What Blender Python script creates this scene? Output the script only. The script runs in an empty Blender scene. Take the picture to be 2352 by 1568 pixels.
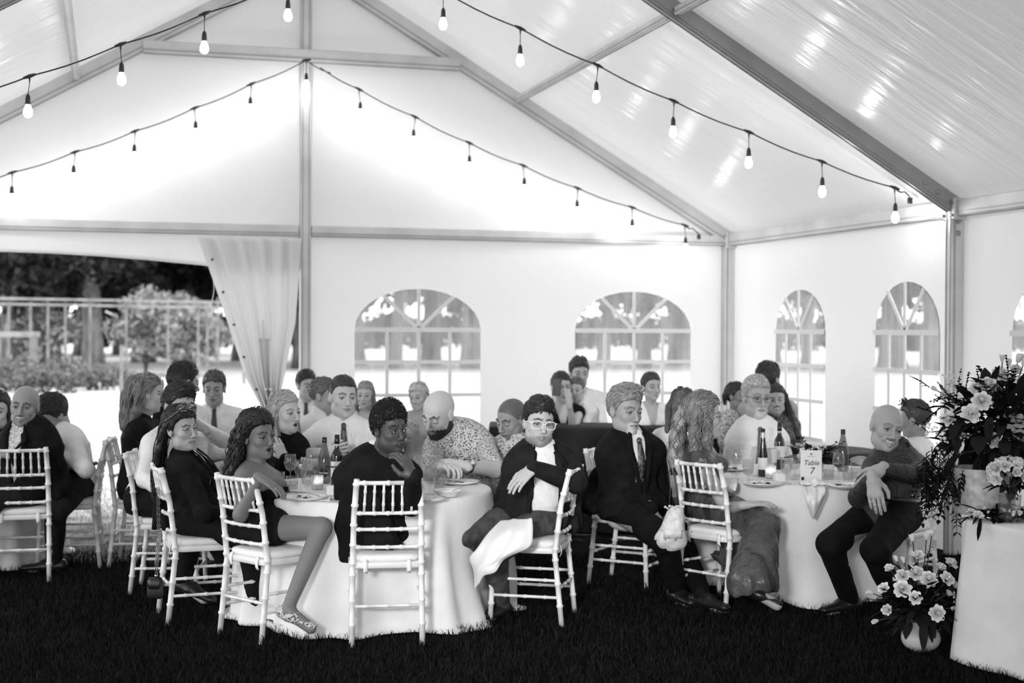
import bpy, math, random
import numpy as np
from mathutils import Vector, Matrix
rng = np.random.RandomState(7); random.seed(7)
SC = bpy.context.scene; COL = SC.collection
# ---------------------------------------------------------------- camera
CAMZ = 1.75; YAW = 0.277; PITCH = 0.009; ROLL = 0.005; FPX = 3267.0
Fd = np.array([math.sin(YAW), math.cos(YAW), 0.0]); Rt = np.array([math.cos(YAW), -math.sin(YAW), 0.0]); Up = np.array([0, 0, 1.0])
fw = Fd*math.cos(PITCH) - Up*math.sin(PITCH); up0 = Up*math.cos(PITCH) + Fd*math.sin(PITCH)
cr = Rt*math.cos(ROLL) + up0*math.sin(ROLL); cu = -Rt*math.sin(ROLL) + up0*math.cos(ROLL)
CAM = np.array([0, 0, CAMZ])
cd = bpy.data.cameras.new('camera'); cam = bpy.data.objects.new('camera', cd); COL.objects.link(cam)
cd.sensor_width = 36; cd.lens = FPX/2352*36; cd.clip_end = 400
m = Matrix(((cr[0], cu[0], -fw[0], CAM[0]), (cr[1], cu[1], -fw[1], CAM[1]), (cr[2], cu[2], -fw[2], CAM[2]), (0, 0, 0, 1)))
cam.matrix_world = m; SC.camera = cam
cd.dof.use_dof = True; cd.dof.focus_distance = 8.0; cd.dof.aperture_fstop = 1.9
# ---------------------------------------------------------------- sky, exposure
SC.view_settings.view_transform = 'Standard'; SC.view_settings.look = 'None'
SC.view_settings.exposure = 1.0; SC.view_settings.gamma = 1.0; SC.view_settings.use_curve_mapping = False
SC.cycles.max_bounces = 6; SC.cycles.diffuse_bounces = 4; SC.cycles.glossy_bounces = 2
SC.cycles.transmission_bounces = 4; SC.cycles.transparent_max_bounces = 40
SC.cycles.caustics_reflective = False; SC.cycles.caustics_refractive = False
SC.cycles.sample_clamp_indirect = 4.0; SC.cycles.use_denoising = True
W_ = bpy.data.worlds.new('sky'); SC.world = W_; W_.use_nodes = True
wn = W_.node_tree; bg = wn.nodes['Background']; bg.inputs[1].default_value = 2.2
wg = wn.nodes.new('ShaderNodeTexNoise'); wg.inputs['Scale'].default_value = 1.6; wg.inputs['Detail'].default_value = 3
wr = wn.nodes.new('ShaderNodeMapRange'); wr.inputs[1].default_value = .3; wr.inputs[2].default_value = .7; wr.inputs[3].default_value = .82; wr.inputs[4].default_value = 1.0
wc = wn.nodes.new('ShaderNodeTexCoord'); wn.links.new(wc.outputs['Generated'], wg.inputs['Vector'])
wn.links.new(wg.outputs[0], wr.inputs[0]); wn.links.new(wr.outputs[0], bg.inputs[0])
BULB_W = 38.0   # emission strength of the bulbs
# added fill light without a body, unseen at front left, brightens faces and tables
_ld = bpy.data.lights.new('fill_light', 'AREA'); _ld.shape = 'DISK'; _ld.size = 1.1; _ld.energy = 16; _ld.spread = math.radians(28)
_lo = bpy.data.objects.new('fill_light', _ld); COL.objects.link(_lo); _lo.location = (-2.2, -1.2, 2.9); _tg = Vector((3.2, 9.4, .8))
_lo.rotation_euler = (_tg-_lo.location).to_track_quat('-Z', 'Y').to_euler()
# ---------------------------------------------------------------- tent numbers (metres)
XS = 6.43; YG = 14.03; HW = 4.57; BAY = 4.226; HE = 2.68; HR = 5.36
XR = XS - HW; XL = XS - 2*HW
# ---------------------------------------------------------------- helpers
def P(px, py, Z):
    return CAM + Z*(fw + (px-1176)/FPX*cr - (py-784)/FPX*cu)
def ray(px, py):
    return fw + (px-1176)/FPX*cr - (py-784)/FPX*cu
def onZ(px, py, z=0.0):
    r = ray(px, py); return CAM + r*((z-CAMZ)/r[2])
def onY(px, py, y):
    r = ray(px, py); return CAM + r*(y/r[1])
def onX(px, py, x):
    r = ray(px, py); return CAM + r*(x/r[0])
def gpt(px, Z, z=0.0):
    """point at height z, picture column px, camera depth Z"""
    p = P(px, 784, Z); return np.array([p[0], p[1], z])
def unit(v):
    v = np.asarray(v, float); n = np.linalg.norm(v); return v/n if n > 1e-9 else v
def lerp(a, b, t): return a + (b-a)*t
MATS = {}
def mat(name, c=0.5, rough=0.6, bump=None, metal=0.0, spec=0.5, attr=False, tex=None, sheen=0, emit=0, wave=None, coat=0):
    """procedural grey material. tex=(scale, low, high, detail[,stretch]) noise colour; bump=(scale, strength, dist)"""
    if name in MATS: return MATS[name]
    M = bpy.data.materials.new(name); M.use_nodes = True; nt = M.node_tree; b = nt.nodes['Principled BSDF']
    b.inputs['Base Color'].default_value = (c, c, c, 1); b.inputs['Roughness'].default_value = rough
    b.inputs['Metallic'].default_value = metal; b.inputs['Specular IOR Level'].default_value = spec
    if coat: b.inputs['Coat Weight'].default_value = coat
    if sheen: b.inputs['Sheen Weight'].default_value = sheen
    if emit:
        b.inputs['Emission Color'].default_value = (1, 1, 1, 1); b.inputs['Emission Strength'].default_value = emit
    tc = nt.nodes.new('ShaderNodeTexCoord')
    if attr:
        a = nt.nodes.new('ShaderNodeAttribute'); a.attribute_name = 'Col'; nt.links.new(a.outputs['Color'], b.inputs['Base Color'])
    if tex:
        n = nt.nodes.new('ShaderNodeTexNoise'); n.inputs['Scale'].default_value = tex[0]; n.inputs['Detail'].default_value = tex[3]
        mp = nt.nodes.new('ShaderNodeMapping'); nt.links.new(tc.outputs['Object'], mp.inputs[0]); nt.links.new(mp.outputs[0], n.inputs['Vector'])
        if len(tex) > 4: mp.inputs['Scale'].default_value = tex[4]
        r = nt.nodes.new('ShaderNodeMapRange'); r.inputs[1].default_value = .35; r.inputs[2].default_value = .65
        r.inputs[3].default_value = tex[1]; r.inputs[4].default_value = tex[2]
        nt.links.new(n.outputs[0], r.inputs[0])
        if attr:
            mm = nt.nodes.new('ShaderNodeMixRGB'); mm.blend_type = 'MULTIPLY'; mm.inputs[0].default_value = 1
            nt.links.new(a.outputs['Color'], mm.inputs[1]); nt.links.new(r.outputs[0], mm.inputs[2]); nt.links.new(mm.outputs[0], b.inputs['Base Color'])
        else: nt.links.new(r.outputs[0], b.inputs['Base Color'])
    if bump:
        n2 = nt.nodes.new('ShaderNodeTexNoise'); n2.inputs['Scale'].default_value = bump[0]; n2.inputs['Detail'].default_value = 3
        mp2 = nt.nodes.new('ShaderNodeMapping'); nt.links.new(tc.outputs['Object'], mp2.inputs[0]); nt.links.new(mp2.outputs[0], n2.inputs['Vector'])
        if len(bump) > 3: mp2.inputs['Scale'].default_value = bump[3]
        bb = nt.nodes.new('ShaderNodeBump'); bb.inputs['Strength'].default_value = bump[1]; bb.inputs['Distance'].default_value = bump[2]
        nt.links.new(n2.outputs[0], bb.inputs['Height']); nt.links.new(bb.outputs[0], b.inputs['Normal'])
    MATS[name] = M; return M
def spots(name, base, dark, scale, thr, rough=.7):
    """printed fabric: irregular dark blots and flecks on a light ground (or the reverse)"""
    if name in MATS: return MATS[name]
    M = mat(name, base, rough, bump=(30, .25, .01)); nt = M.node_tree; b = nt.nodes['Principled BSDF']
    tc = nt.nodes.new('ShaderNodeTexCoord'); n = nt.nodes.new('ShaderNodeTexNoise'); n.inputs['Scale'].default_value = scale*.9; n.inputs['Detail'].default_value = 2.5
    v = nt.nodes.new('ShaderNodeTexVoronoi'); v.inputs['Scale'].default_value = scale
    nt.links.new(tc.outputs['Object'], n.inputs['Vector']); nt.links.new(tc.outputs['Object'], v.inputs['Vector'])
    a = nt.nodes.new('ShaderNodeMath'); a.operation = 'ADD'; nt.links.new(v.outputs['Distance'], a.inputs[0]); nt.links.new(n.outputs[0], a.inputs[1])
    r = nt.nodes.new('ShaderNodeMapRange'); r.inputs[1].default_value = thr; r.inputs[2].default_value = thr+.06; r.inputs[3].default_value = dark; r.inputs[4].default_value = base
    nt.links.new(a.outputs[0], r.inputs[0]); nt.links.new(r.outputs[0], b.inputs['Base Color'])
    return M
def clearmat(name, haze=.05, tint=.95, streak=0, rough=.03, fac=1.0):
    """thin clear glass or vinyl: see-through, reflecting, a little milky"""
    if name in MATS: return MATS[name]
    M = bpy.data.materials.new(name); M.use_nodes = True; nt = M.node_tree; nt.nodes.clear()
    o = nt.nodes.new('ShaderNodeOutputMaterial'); t = nt.nodes.new('ShaderNodeBsdfTransparent'); t.inputs[0].default_value = (tint, tint, tint, 1)
    g = nt.nodes.new('ShaderNodeBsdfGlossy'); g.inputs['Roughness'].default_value = rough
    lf_ = nt.nodes.new('ShaderNodeLayerWeight'); lf_.inputs[0].default_value = .5; lp = nt.nodes.new('ShaderNodeMath'); lp.operation = 'POWER'; lp.inputs[1].default_value = 5; nt.links.new(lf_.outputs['Facing'], lp.inputs[0]); lw = nt.nodes.new('ShaderNodeMapRange'); lw.inputs[3].default_value = .035; lw.inputs[4].default_value = .75; nt.links.new(lp.outputs[0], lw.inputs[0])
    d = nt.nodes.new('ShaderNodeBsdfTranslucent'); d.inputs[0].default_value = (.9, .9, .9, 1)
    d2 = nt.nodes.new('ShaderNodeBsdfDiffuse'); d2.inputs[0].default_value = (.85, .85, .85, 1)
    dm = nt.nodes.new('ShaderNodeMixShader'); nt.links.new(d.outputs[0], dm.inputs[1]); nt.links.new(d2.outputs[0], dm.inputs[2])
    m1 = nt.nodes.new('ShaderNodeMixShader'); m1.inputs[0].default_value = haze
    if streak:
        tc = nt.nodes.new('ShaderNodeTexCoord'); mp = nt.nodes.new('ShaderNodeMapping'); mp.inputs['Scale'].default_value = (6, 6, .8)
        n = nt.nodes.new('ShaderNodeTexNoise'); n.inputs['Scale'].default_value = 1.2; n.inputs['Detail'].default_value = 4
        r = nt.nodes.new('ShaderNodeMapRange'); r.inputs[1].default_value = .35; r.inputs[2].default_value = .7; r.inputs[3].default_value = haze; r.inputs[4].default_value = haze+streak
        nt.links.new(tc.outputs['Object'], mp.inputs[0]); nt.links.new(mp.outputs[0], n.inputs['Vector']); nt.links.new(n.outputs[0], r.inputs[0]); nt.links.new(r.outputs[0], m1.inputs[0])
    m2 = nt.nodes.new('ShaderNodeMixShader')
    nt.links.new(t.outputs[0], m1.inputs[1]); nt.links.new(dm.outputs[0], m1.inputs[2])
    nt.links.new(lw.outputs[0], m2.inputs[0]); nt.links.new(m1.outputs[0], m2.inputs[1]); nt.links.new(g.outputs[0], m2.inputs[2]); nt.links.new(m2.outputs[0], o.inputs[0])
    MATS[name] = M; return M
def fabric_translucent(name, c, trans, rough=.35, gloss=.12, bump=None, stretch=(1, 1, 1), bs=.3):
    """vinyl tent cloth: white, lets part of the daylight through"""
    M = bpy.data.materials.new(name); M.use_nodes = True; nt = M.node_tree; nt.nodes.clear()
    o = nt.nodes.new('ShaderNodeOutputMaterial'); d = nt.nodes.new('ShaderNodeBsdfDiffuse'); d.inputs[0].default_value = (c, c, c, 1)
    t = nt.nodes.new('ShaderNodeBsdfTranslucent'); t.inputs[0].default_value = (c, c, c, 1)
    g = nt.nodes.new('ShaderNodeBsdfGlossy'); g.inputs['Roughness'].default_value = rough
    mx = nt.nodes.new('ShaderNodeMixShader'); mx.inputs[0].default_value = trans; m2 = nt.nodes.new('ShaderNodeMixShader'); m2.inputs[0].default_value = gloss
    nt.links.new(d.outputs[0], mx.inputs[1]); nt.links.new(t.outputs[0], mx.inputs[2]); nt.links.new(mx.outputs[0], m2.inputs[1]); nt.links.new(g.outputs[0], m2.inputs[2]); nt.links.new(m2.outputs[0], o.inputs[0])
    if bump:
        tc = nt.nodes.new('ShaderNodeTexCoord'); mp = nt.nodes.new('ShaderNodeMapping'); mp.inputs['Scale'].default_value = stretch
        n = nt.nodes.new('ShaderNodeTexNoise'); n.inputs['Scale'].default_value = bump; n.inputs['Detail'].default_value = 4; n.inputs['Distortion'].default_value = .6
        b = nt.nodes.new('ShaderNodeBump'); b.inputs['Strength'].default_value = bs; b.inputs['Distance'].default_value = .05
        nt.links.new(tc.outputs['Object'], mp.inputs[0]); nt.links.new(mp.outputs[0], n.inputs['Vector']); nt.links.new(n.outputs[0], b.inputs['Height'])
        for x in (d, g): nt.links.new(b.outputs[0], x.inputs['Normal'])
    MATS[name] = M; return M
def tag(o, label=None, cat=None, group=None, kind=None):
    if label: o['label'] = label
    if cat: o['category'] = cat
    if group: o['group'] = group
    if kind: o['kind'] = kind
    return o
def empty(name, loc, rz=0, label=None, cat=None, group=None):
    o = bpy.data.objects.new(name, None); COL.objects.link(o); o.location = tuple(loc); o.rotation_euler = (0, 0, rz); o.empty_display_size = .1
    return tag(o, label, cat, group)
def mk(name, V, F, material, parent=None, smooth=True, color=None):
    """V (n,3); F list of index tuples or (n,4)/(n,3) array"""
    V = np.asarray(V, np.float32); me = bpy.data.meshes.new(name)
    if isinstance(F, np.ndarray):
        k = F.shape[1]; nf = len(F); me.vertices.add(len(V)); me.vertices.foreach_set('co', V.ravel())
        me.loops.add(nf*k); me.loops.foreach_set('vertex_index', F.astype(np.int32).ravel())
        me.polygons.add(nf); me.polygons.foreach_set('loop_start', np.arange(0, nf*k, k, dtype=np.int32)); me.polygons.foreach_set('loop_total', np.full(nf, k, np.int32))
        me.update(calc_edges=True); me.validate()
    else:
        me.from_pydata(V.tolist(), [], F); me.update()
    if smooth: me.polygons.foreach_set('use_smooth', [True]*len(me.polygons))
    if color is not None:
        a = me.color_attributes.new('Col', 'FLOAT_COLOR', 'POINT'); c = np.ones((len(V), 4), np.float32); c[:, :3] = np.asarray(color, np.float32).reshape(-1, 1); a.data.foreach_set('color', c.ravel())
    me.materials.append(material)
    o = bpy.data.objects.new(name, me); COL.objects.link(o)
    if parent: o.parent = parent
    return o
class MB:
    """collects simple shapes, links them as one mesh"""
    def __init__(s): s.V = []; s.F = []
    def add(s, V, F):
        n = len(s.V); s.V += [tuple(v) for v in V]; s.F += [tuple(i+n for i in f) for f in F]; return s
    def box(s, c, sz, R=None):
        c = np.array(c, float); h = np.array(sz)/2.0; v = np.array([(x, y, z) for x in (-1, 1) for y in (-1, 1) for z in (-1, 1)])*h
        if R is not None: v = v @ np.array(R).T
        return s.add(v+c, [(0, 1, 3, 2), (4, 6, 7, 5), (0, 4, 5, 1), (2, 3, 7, 6), (0, 2, 6, 4), (1, 5, 7, 3)])
    def beam(s, a, b, w, h, upv=(0, 0, 1)):
        a = np.array(a, float); b = np.array(b, float); d = unit(b-a); x = unit(np.cross(d, upv)); z = np.cross(x, d)
        return s.box((a+b)/2, (w, np.linalg.norm(b-a), h), np.stack([x, d, z], 1))
    def tube(s, pts, r, n=8, cap=True, flat=1.0):
        pts = [np.array(p, float) for p in pts]; k = len(pts); rr = r if hasattr(r, '__len__') else [r]*k
        V = []; prev = None
        for i, p in enumerate(pts):
            d = unit(pts[min(i+1, k-1)]-pts[max(i-1, 0)])
            if prev is None: a = unit(np.cross(d, (0, 0, 1) if abs(d[2]) < .9 else (1, 0, 0)))
            else: a = unit(prev - d*np.dot(prev, d))
            prev = a; b = np.cross(d, a)
            for j in range(n):
                t = 2*math.pi*j/n; V.append(p + rr[i]*(a*math.cos(t) + b*math.sin(t)*flat))
        F = [(i*n+j, i*n+(j+1) % n, (i+1)*n+(j+1) % n, (i+1)*n+j) for i in range(k-1) for j in range(n)]
        if cap: F += [tuple(range(n-1, -1, -1)), tuple((k-1)*n+j for j in range(n))]
        return s.add(V, F)
    def lathe(s, prof, n=20, c=(0, 0, 0), cap=False, fn=None):
        V = []; F = []; k = len(prof)
        for i, (r, z) in enumerate(prof):
            for j in range(n):
                t = 2*math.pi*j/n; q = r*(fn(t, i) if fn else 1); V.append((c[0]+q*math.cos(t), c[1]+q*math.sin(t), c[2]+z))
        F = [(i*n+j, i*n+(j+1) % n, (i+1)*n+(j+1) % n, (i+1)*n+j) for i in range(k-1) for j in range(n)]
        if cap: F += [tuple(range(n-1, -1, -1)), tuple((k-1)*n+j for j in range(n))]
        return s.add(V, F)
    def ell(s, c, r, R=None, n=12, m=8):
        V = []; F = []
        for i in range(m+1):
            a = math.pi*i/m
            for j in range(n):
                t = 2*math.pi*j/n; V.append((math.sin(a)*math.cos(t)*r[0], math.sin(a)*math.sin(t)*r[1], math.cos(a)*r[2]))
        V = np.array(V)
        if R is not None: V = V @ np.array(R).T
        F = [(i*n+j, (i+1)*n+j, (i+1)*n+(j+1) % n, i*n+(j+1) % n) for i in range(m) for j in range(n)]
        return s.add(V+np.array(c), F)
    def sheet(s, G):
        """G (a,b,3) grid"""
        a, b = G.shape[:2]
        return s.add(G.reshape(-1, 3), [(i*b+j, i*b+j+1, (i+1)*b+j+1, (i+1)*b+j) for i in range(a-1) for j in range(b-1)])
    def build(s, name, material, parent=None, smooth=True, off=None):
        V = np.array(s.V) if off is None else np.array(s.V)-np.array(off)
        return mk(name, V, s.F, material, parent, smooth)
def solid(o, t, off=-1):
    md = o.modifiers.new('thick', 'SOLIDIFY'); md.thickness = t; md.offset = off; return o
def sharp(o, w=.004, seg=2):
    md = o.modifiers.new('bevel', 'BEVEL'); md.width = w; md.segments = seg; md.limit_method = 'ANGLE'; return o
def copy_tree(o, parent=None):
    c = o.copy(); COL.objects.link(c)
    if parent is not None: c.parent = parent
    for ch in list(o.children): copy_tree(ch, c)
    return c
# ================================================================ TENT
wallM = fabric_translucent('white_vinyl_wall', .90, .32, gloss=.05, bump=.9, stretch=(1, 1, .35), bs=.35)
sideM = fabric_translucent('white_vinyl_side', .90, .11, gloss=.05, bump=.9, stretch=(1, 1, .35), bs=.35)
gableM = fabric_translucent('white_vinyl_gable', .86, .07, gloss=.05, bump=.9, stretch=(.35, 1, 1), bs=.35)
roofM = fabric_translucent('white_vinyl_roof', .78, .11, rough=.24, gloss=.16, bump=2.2, stretch=(.32, 2.2, .32), bs=.5)
alu = mat('brushed_aluminium', .66, .42, metal=.2, tex=(3, .60, .72, 3), bump=(90, .1, .002, (1, 1, 30)))
aluD = mat('dull_aluminium', .40, .42, metal=.3, tex=(3, .36, .44, 3))
paneM = clearmat('clear_vinyl_pane', haze=.16, tint=.88, streak=.16, rough=.12)
strapM = mat('white_webbing', .8, .6)
floorM = mat('lawn_soil', .02, 1.0, tex=(9, .008, .022, 6), bump=(60, .8, .03))
# ground: one grass, tent shade and outdoor daylight put into its colour
def ground_mesh(x0, x1, y0, y1, n):
    g = np.zeros((n+1, n+1, 3)); xs = np.linspace(x0, x1, n+1); ys = np.linspace(y0, y1, n+1)
    g[..., 0] = xs[None, :]; g[..., 1] = ys[:, None]; return g
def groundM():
    M = mat('grass_shade_ramp', .1, 1.0, bump=(50, .7, .03)); nt = M.node_tree; b = nt.nodes['Principled BSDF']; b.inputs['Specular IOR Level'].default_value = .1
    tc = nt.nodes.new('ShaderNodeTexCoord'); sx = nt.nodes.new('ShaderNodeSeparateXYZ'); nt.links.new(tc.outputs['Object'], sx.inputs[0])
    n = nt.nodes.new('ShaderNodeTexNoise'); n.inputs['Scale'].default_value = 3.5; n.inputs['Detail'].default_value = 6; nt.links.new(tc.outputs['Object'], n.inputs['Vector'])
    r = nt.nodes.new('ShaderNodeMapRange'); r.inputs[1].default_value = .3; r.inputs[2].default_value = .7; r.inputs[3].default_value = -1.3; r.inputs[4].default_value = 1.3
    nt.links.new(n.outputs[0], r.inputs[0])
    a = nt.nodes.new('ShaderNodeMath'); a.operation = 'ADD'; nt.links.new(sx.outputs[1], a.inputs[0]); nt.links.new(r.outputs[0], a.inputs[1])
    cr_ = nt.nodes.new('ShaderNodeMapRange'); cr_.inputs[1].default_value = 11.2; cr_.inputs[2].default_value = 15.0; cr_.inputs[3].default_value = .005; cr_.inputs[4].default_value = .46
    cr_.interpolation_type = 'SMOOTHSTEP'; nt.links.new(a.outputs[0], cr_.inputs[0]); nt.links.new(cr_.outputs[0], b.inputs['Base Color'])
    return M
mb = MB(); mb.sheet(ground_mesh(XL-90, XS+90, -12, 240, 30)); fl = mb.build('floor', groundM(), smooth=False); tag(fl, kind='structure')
# gable wall right half, gable triangle, right side wall
def arch(cx, zs, a, rise, n=14):
    return [(cx + a*math.cos(math.pi*i/n), zs + rise*math.sin(math.pi*i/n)) for i in range(n+1)]
def wall_with_windows(name, to3, u0, u1, z0, z1, wins, topfn=None):
    """cloth wall in the plane to3(u,z); wins: (uc, half, sill, spring, top). Built in vertical strips around arched holes."""
    V = []; F = []
    def q(*pts):
        n = len(V); V.extend([to3(u, z) for u, z in pts]); F.append(tuple(range(n, n+len(pts))))
    u = u0
    for (uc, a, sill, spr, top) in wins:
        q((u, z0), (uc-a, z0), (uc-a, z1), (u, z1))
        q((uc-a, z0), (uc+a, z0), (uc+a, sill), (uc-a, sill))
        pts = arch(uc, spr, a, top-spr)
        for i in range(len(pts)-1):
            q((pts[i][0], pts[i][1]), (pts[i][0], z1), (pts[i+1][0], z1), (pts[i+1][0], pts[i+1][1]))
        u = uc+a
    q((u, z0), (u1, z0), (u1, z1), (u, z1))
    o = mk(name, V, F, sideM, smooth=False); tag(o, kind='structure'); return o
def arched_window(idx, to3, nrm, uc, a, sill, spr, top, b2, fan=.62):
    w = bpy.data.objects.new('window_%d' % idx, None); COL.objects.link(w); tag(w, kind='structure')
    pts = [(uc-a, sill)] + [(uc+a, sill)] + arch(uc, spr, a, top-spr)
    n_ = np.array(nrm)
    k = len(pts); V = [to3(u, z)+n_*.006 for u, z in pts]
    o = mk('pane', V, [tuple(range(k))], paneM, w, smooth=False)
    def strip(p, q, wd=.034):
        o_ = n_*(.016 if abs(p[1]-q[1]) > 1e-6 else .021); mbx = MB(); mbx.beam(np.array(to3(*p))+o_, np.array(to3(*q))+o_, wd, .008, n_); mbx.build('glazing_bar', strapM, w, smooth=False)
    strip((uc-a, spr), (uc+a, spr), .044); strip((uc-a, b2), (uc+a, b2), .036)
    b3 = b2-(spr-b2)*1.02; strip((uc-a, b3), (uc+a, b3), .036); strip((uc-a, sill), (uc+a, sill), .04)
    for f in (-.5, 0, .5): strip((uc+f*a, sill), (uc+f*a, spr), .036)
    strip((uc, spr), (uc, top), .036)
    for s_ in (-1, 1):
        t = math.acos(.56); strip((uc, spr), (uc+s_*a*math.cos(t), spr+(top-spr)*math.sin(t)), .036)
    return w
T3g = lambda u, z: np.array([u, YG, z]); T3s = lambda u, z: np.array([XS, u, z])
ww = [(onY(961, 760, YG)[0], .645, .72, 1.735, 2.145), (onY(1455, 760, YG)[0], .645, .72, 1.735, 2.145)]
wall_with_windows('wall_back', T3g, XR, XS, 0, HE, ww)
sw = [(onX(2082, 768, XS)[1], .50, .72, 1.735, 2.16), (onX(1837, 763, XS)[1], .51, .72, 1.735, 2.14)]
sw3 = (onX(2325, 768, XS)[1]-.50, .50, .72, 1.735, 2.16)
wins = [(2.9, .5, .72, 1.735, 2.16), (5.0, .5, .72, 1.735, 2.16)] + [sw3] + sw
wall_with_windows('wall_right', T3s, -2.0, YG, 0, HE, wins)
for i, (uc, a, si, sp, tp) in enumerate(ww): arched_window(i+1, T3g, (0, -1, 0), uc, a, si, sp, tp, 1.41)
for i, (uc, a, si, sp, tp) in enumerate(sw[::-1] + [sw3] + wins[:2]): arched_window(i+3, T3s, (-1, 0, 0), uc, a, si, sp, tp, 1.41)
# unseen left and front walls, cut to shape the daylight; gable triangle
o = mk('wall_left', [(XL, YG-BAY, 0), (XL, YG, 0), (XL, YG, HE), (XL, YG-BAY, HE), (XL, -2, 0), (XL, 4.2, 0), (XL, 4.2, HE), (XL, -2, HE)], [(0, 1, 2, 3), (4, 5, 6, 7)], wallM); tag(o, kind='structure')
o = mk('wall_light_block', [(XR-1, -2, 0), (XS, -2, 0), (XS, -2, HE), (XR, -2, HR), (XR-1, -2, HR-.6)], [(0, 1, 2, 3, 4)], wallM, smooth=False); tag(o, kind='structure')  # unseen, put in to keep daylight off the near right side
n = 40; gt = []
for i in range(n+1):
    x = XL+(XS-XL)*i/n; zt = HE + .09 + (HR-HE-.03)*(1-abs(x-XR)/HW)
    gt.append([(x, YG+.012*math.sin(i*2.1)*0+.0, lerp(HE, zt, k/10)) for k in range(11)])
G = np.array(gt); sag = np.sin(G[..., 2]*9+G[..., 0]*3.1)*.006*np.clip((G[..., 2]-HE)*2, 0, 1); G[..., 1] += sag
mb = MB(); mb.sheet(G); o = mb.build('wall_gable', gableM); tag(o, kind='structure')
# roof, two slopes with soft sagging wrinkles between the rafters
def roof(side, name):
    ny, nx = 190, 46; g = np.zeros((ny, nx, 3)); ys = np.linspace(-2.0, YG, ny); t = np.linspace(0, 1, nx)
    g[..., 1] = ys[:, None]; xs = XR + side*HW*t; zz = HR+.06-(HR-HE-.03)*t
    g[..., 0] = xs[None, :]; fr = ((YG-ys) % BAY)/BAY; sagv = np.sin(np.pi*fr)**.8*.05
    wr_ = .0035*np.sin(ys[:, None]*19+4*np.sin(t[None, :]*4+ys[:, None]*1.3)) + .0018*np.sin(ys[:, None]*37+t[None, :]*9+3*np.sin(ys[:, None]*2.1))
    amp = (.35+.65*np.sin(np.pi*fr))[:, None]*np.clip(1.3-t[None, :], .25, 1)
    g[..., 2] = zz[None, :] - sagv[:, None]*np.sin(np.pi*t)[None, :] + wr_*amp
    mbr = MB(); mbr.sheet(g); o = mbr.build(name, roofM); tag(o, kind='structure'); return o
roof(1, 'ceiling_right'); roof(-1, 'ceiling_left')
# ---- frame: trim_n = aluminium members of the tent
tn = [0]
def member(a, b, w, h, upv=(0, 0, 1), m=alu, ribs=True, bolts=()):
    tn[0] += 1; mb = MB(); mb.beam(a, b, w, h, upv); o = mb.build('trim_%d' % tn[0], m, smooth=False); tag(o, kind='structure'); sharp(o, .008)
    a = np.array(a, float); b = np.array(b, float); d = unit(b-a); x = unit(np.cross(d, upv)); z = np.cross(x, d)
    if ribs:
        for s_ in (-1, 1):
            mbb = MB(); mbb.beam(a - z*h/2 + x*s_*w*.33, b - z*h/2 + x*s_*w*.33, w*.12, .012, upv); mbb.build('track', aluD, o, smooth=False)
        for s_ in (-1, 1):
            mbb = MB(); mbb.beam(a + x*s_*w/2 - z*h*.25, b + x*s_*w/2 - z*h*.25, .010, .014, upv); mbb.build('track', aluD, o, smooth=False)
    for t in bolts:
        mbb = MB(); p = lerp(a, b, t); mbb.tube([p-x*(w/2+.006), p+x*(w/2+.006)], .022, 12); mbb.build('bolt', strapM if t < .5 else aluD, o)
    return o
for k in (0, 1, 2, 3):
    y = YG - .04 - k*BAY
    if y < 0: break
    for s_ in (1, -1):
        member((XR, y, HR-.02), (XR+s_*(HW-.03), y, HE+.03), .075, .13, bolts=(.93, .955) if k else (), m=alu if k == 0 else aluD)
        member((XR+s_*(HW-.055), y, 0), (XR+s_*(HW-.055), y, HE+.02), .085, .115, upv=(1, 0, 0), bolts=(.93, .965) if (k and s_ > 0) else ())
# centre pole of the gable, collar tie, king rod, eave beams, purlins
member((XR, YG-.05, 0), (XR, YG-.05, HR-.1), .10, .10, upv=(0, 1, 0))
ca = onY(365, 116, YG-.08); cb = onY(1025, 140, YG-.08); zc = (ca[2]+cb[2])/2
hx = HW*(HR-.02-zc)/(HR-HE); member((XR-hx+.05, YG-.09, zc), (XR+hx-.05, YG-.09, zc), .06, .12)
member((XR, YG-.09, zc), (XR, YG-.09, HR), .012, .012, ribs=False)
for (x0, x1) in ((XL, XR-.06), (XR+.06, XS-.1)): member((x0, YG-.045, HE+.02), (x1, YG-.045, HE+.02), .06, .105)
for s_ in (1, -1):
    x = XR+s_*(HW-.05)
    for k in range(3): member((x, YG-.1-k*BAY, HE+.03), (x, YG-k*BAY-BAY+.03, HE+.03), .07, .125)
    px_ = XR + s_*HW*.47; pz = HR+.02-(HR-HE)*.47
    for k in range(3): member((px_, YG-.1-k*BAY, pz-.04), (px_, YG-k*BAY-BAY+.05, pz-.04), .06, .06)
member((XR, YG, HR-.02), (XR, -1, HR-.02), .07, .07)
# corner gusset boxes where the eave beams meet the posts
for (x, y) in ((XS-.05, YG-.05), (XS-.05, YG-.04-BAY)):
    tn[0] += 1; mb = MB(); mb.box((x-.005, y, HE+.02), (.12, .16, .17)); o = mb.build('trim_%d' % tn[0], alu, smooth=False); tag(o, kind='structure'); sharp(o, .01)
    for dy in (-.06, .06):
        for dz in (-.05, .05):
            b_ = MB(); b_.tube([(x-.062, y+dy, HE+.02+dz), (x-.078, y+dy, HE+.02+dz)], .012, 8); b_.build('bolt', aluD, o)
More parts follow.
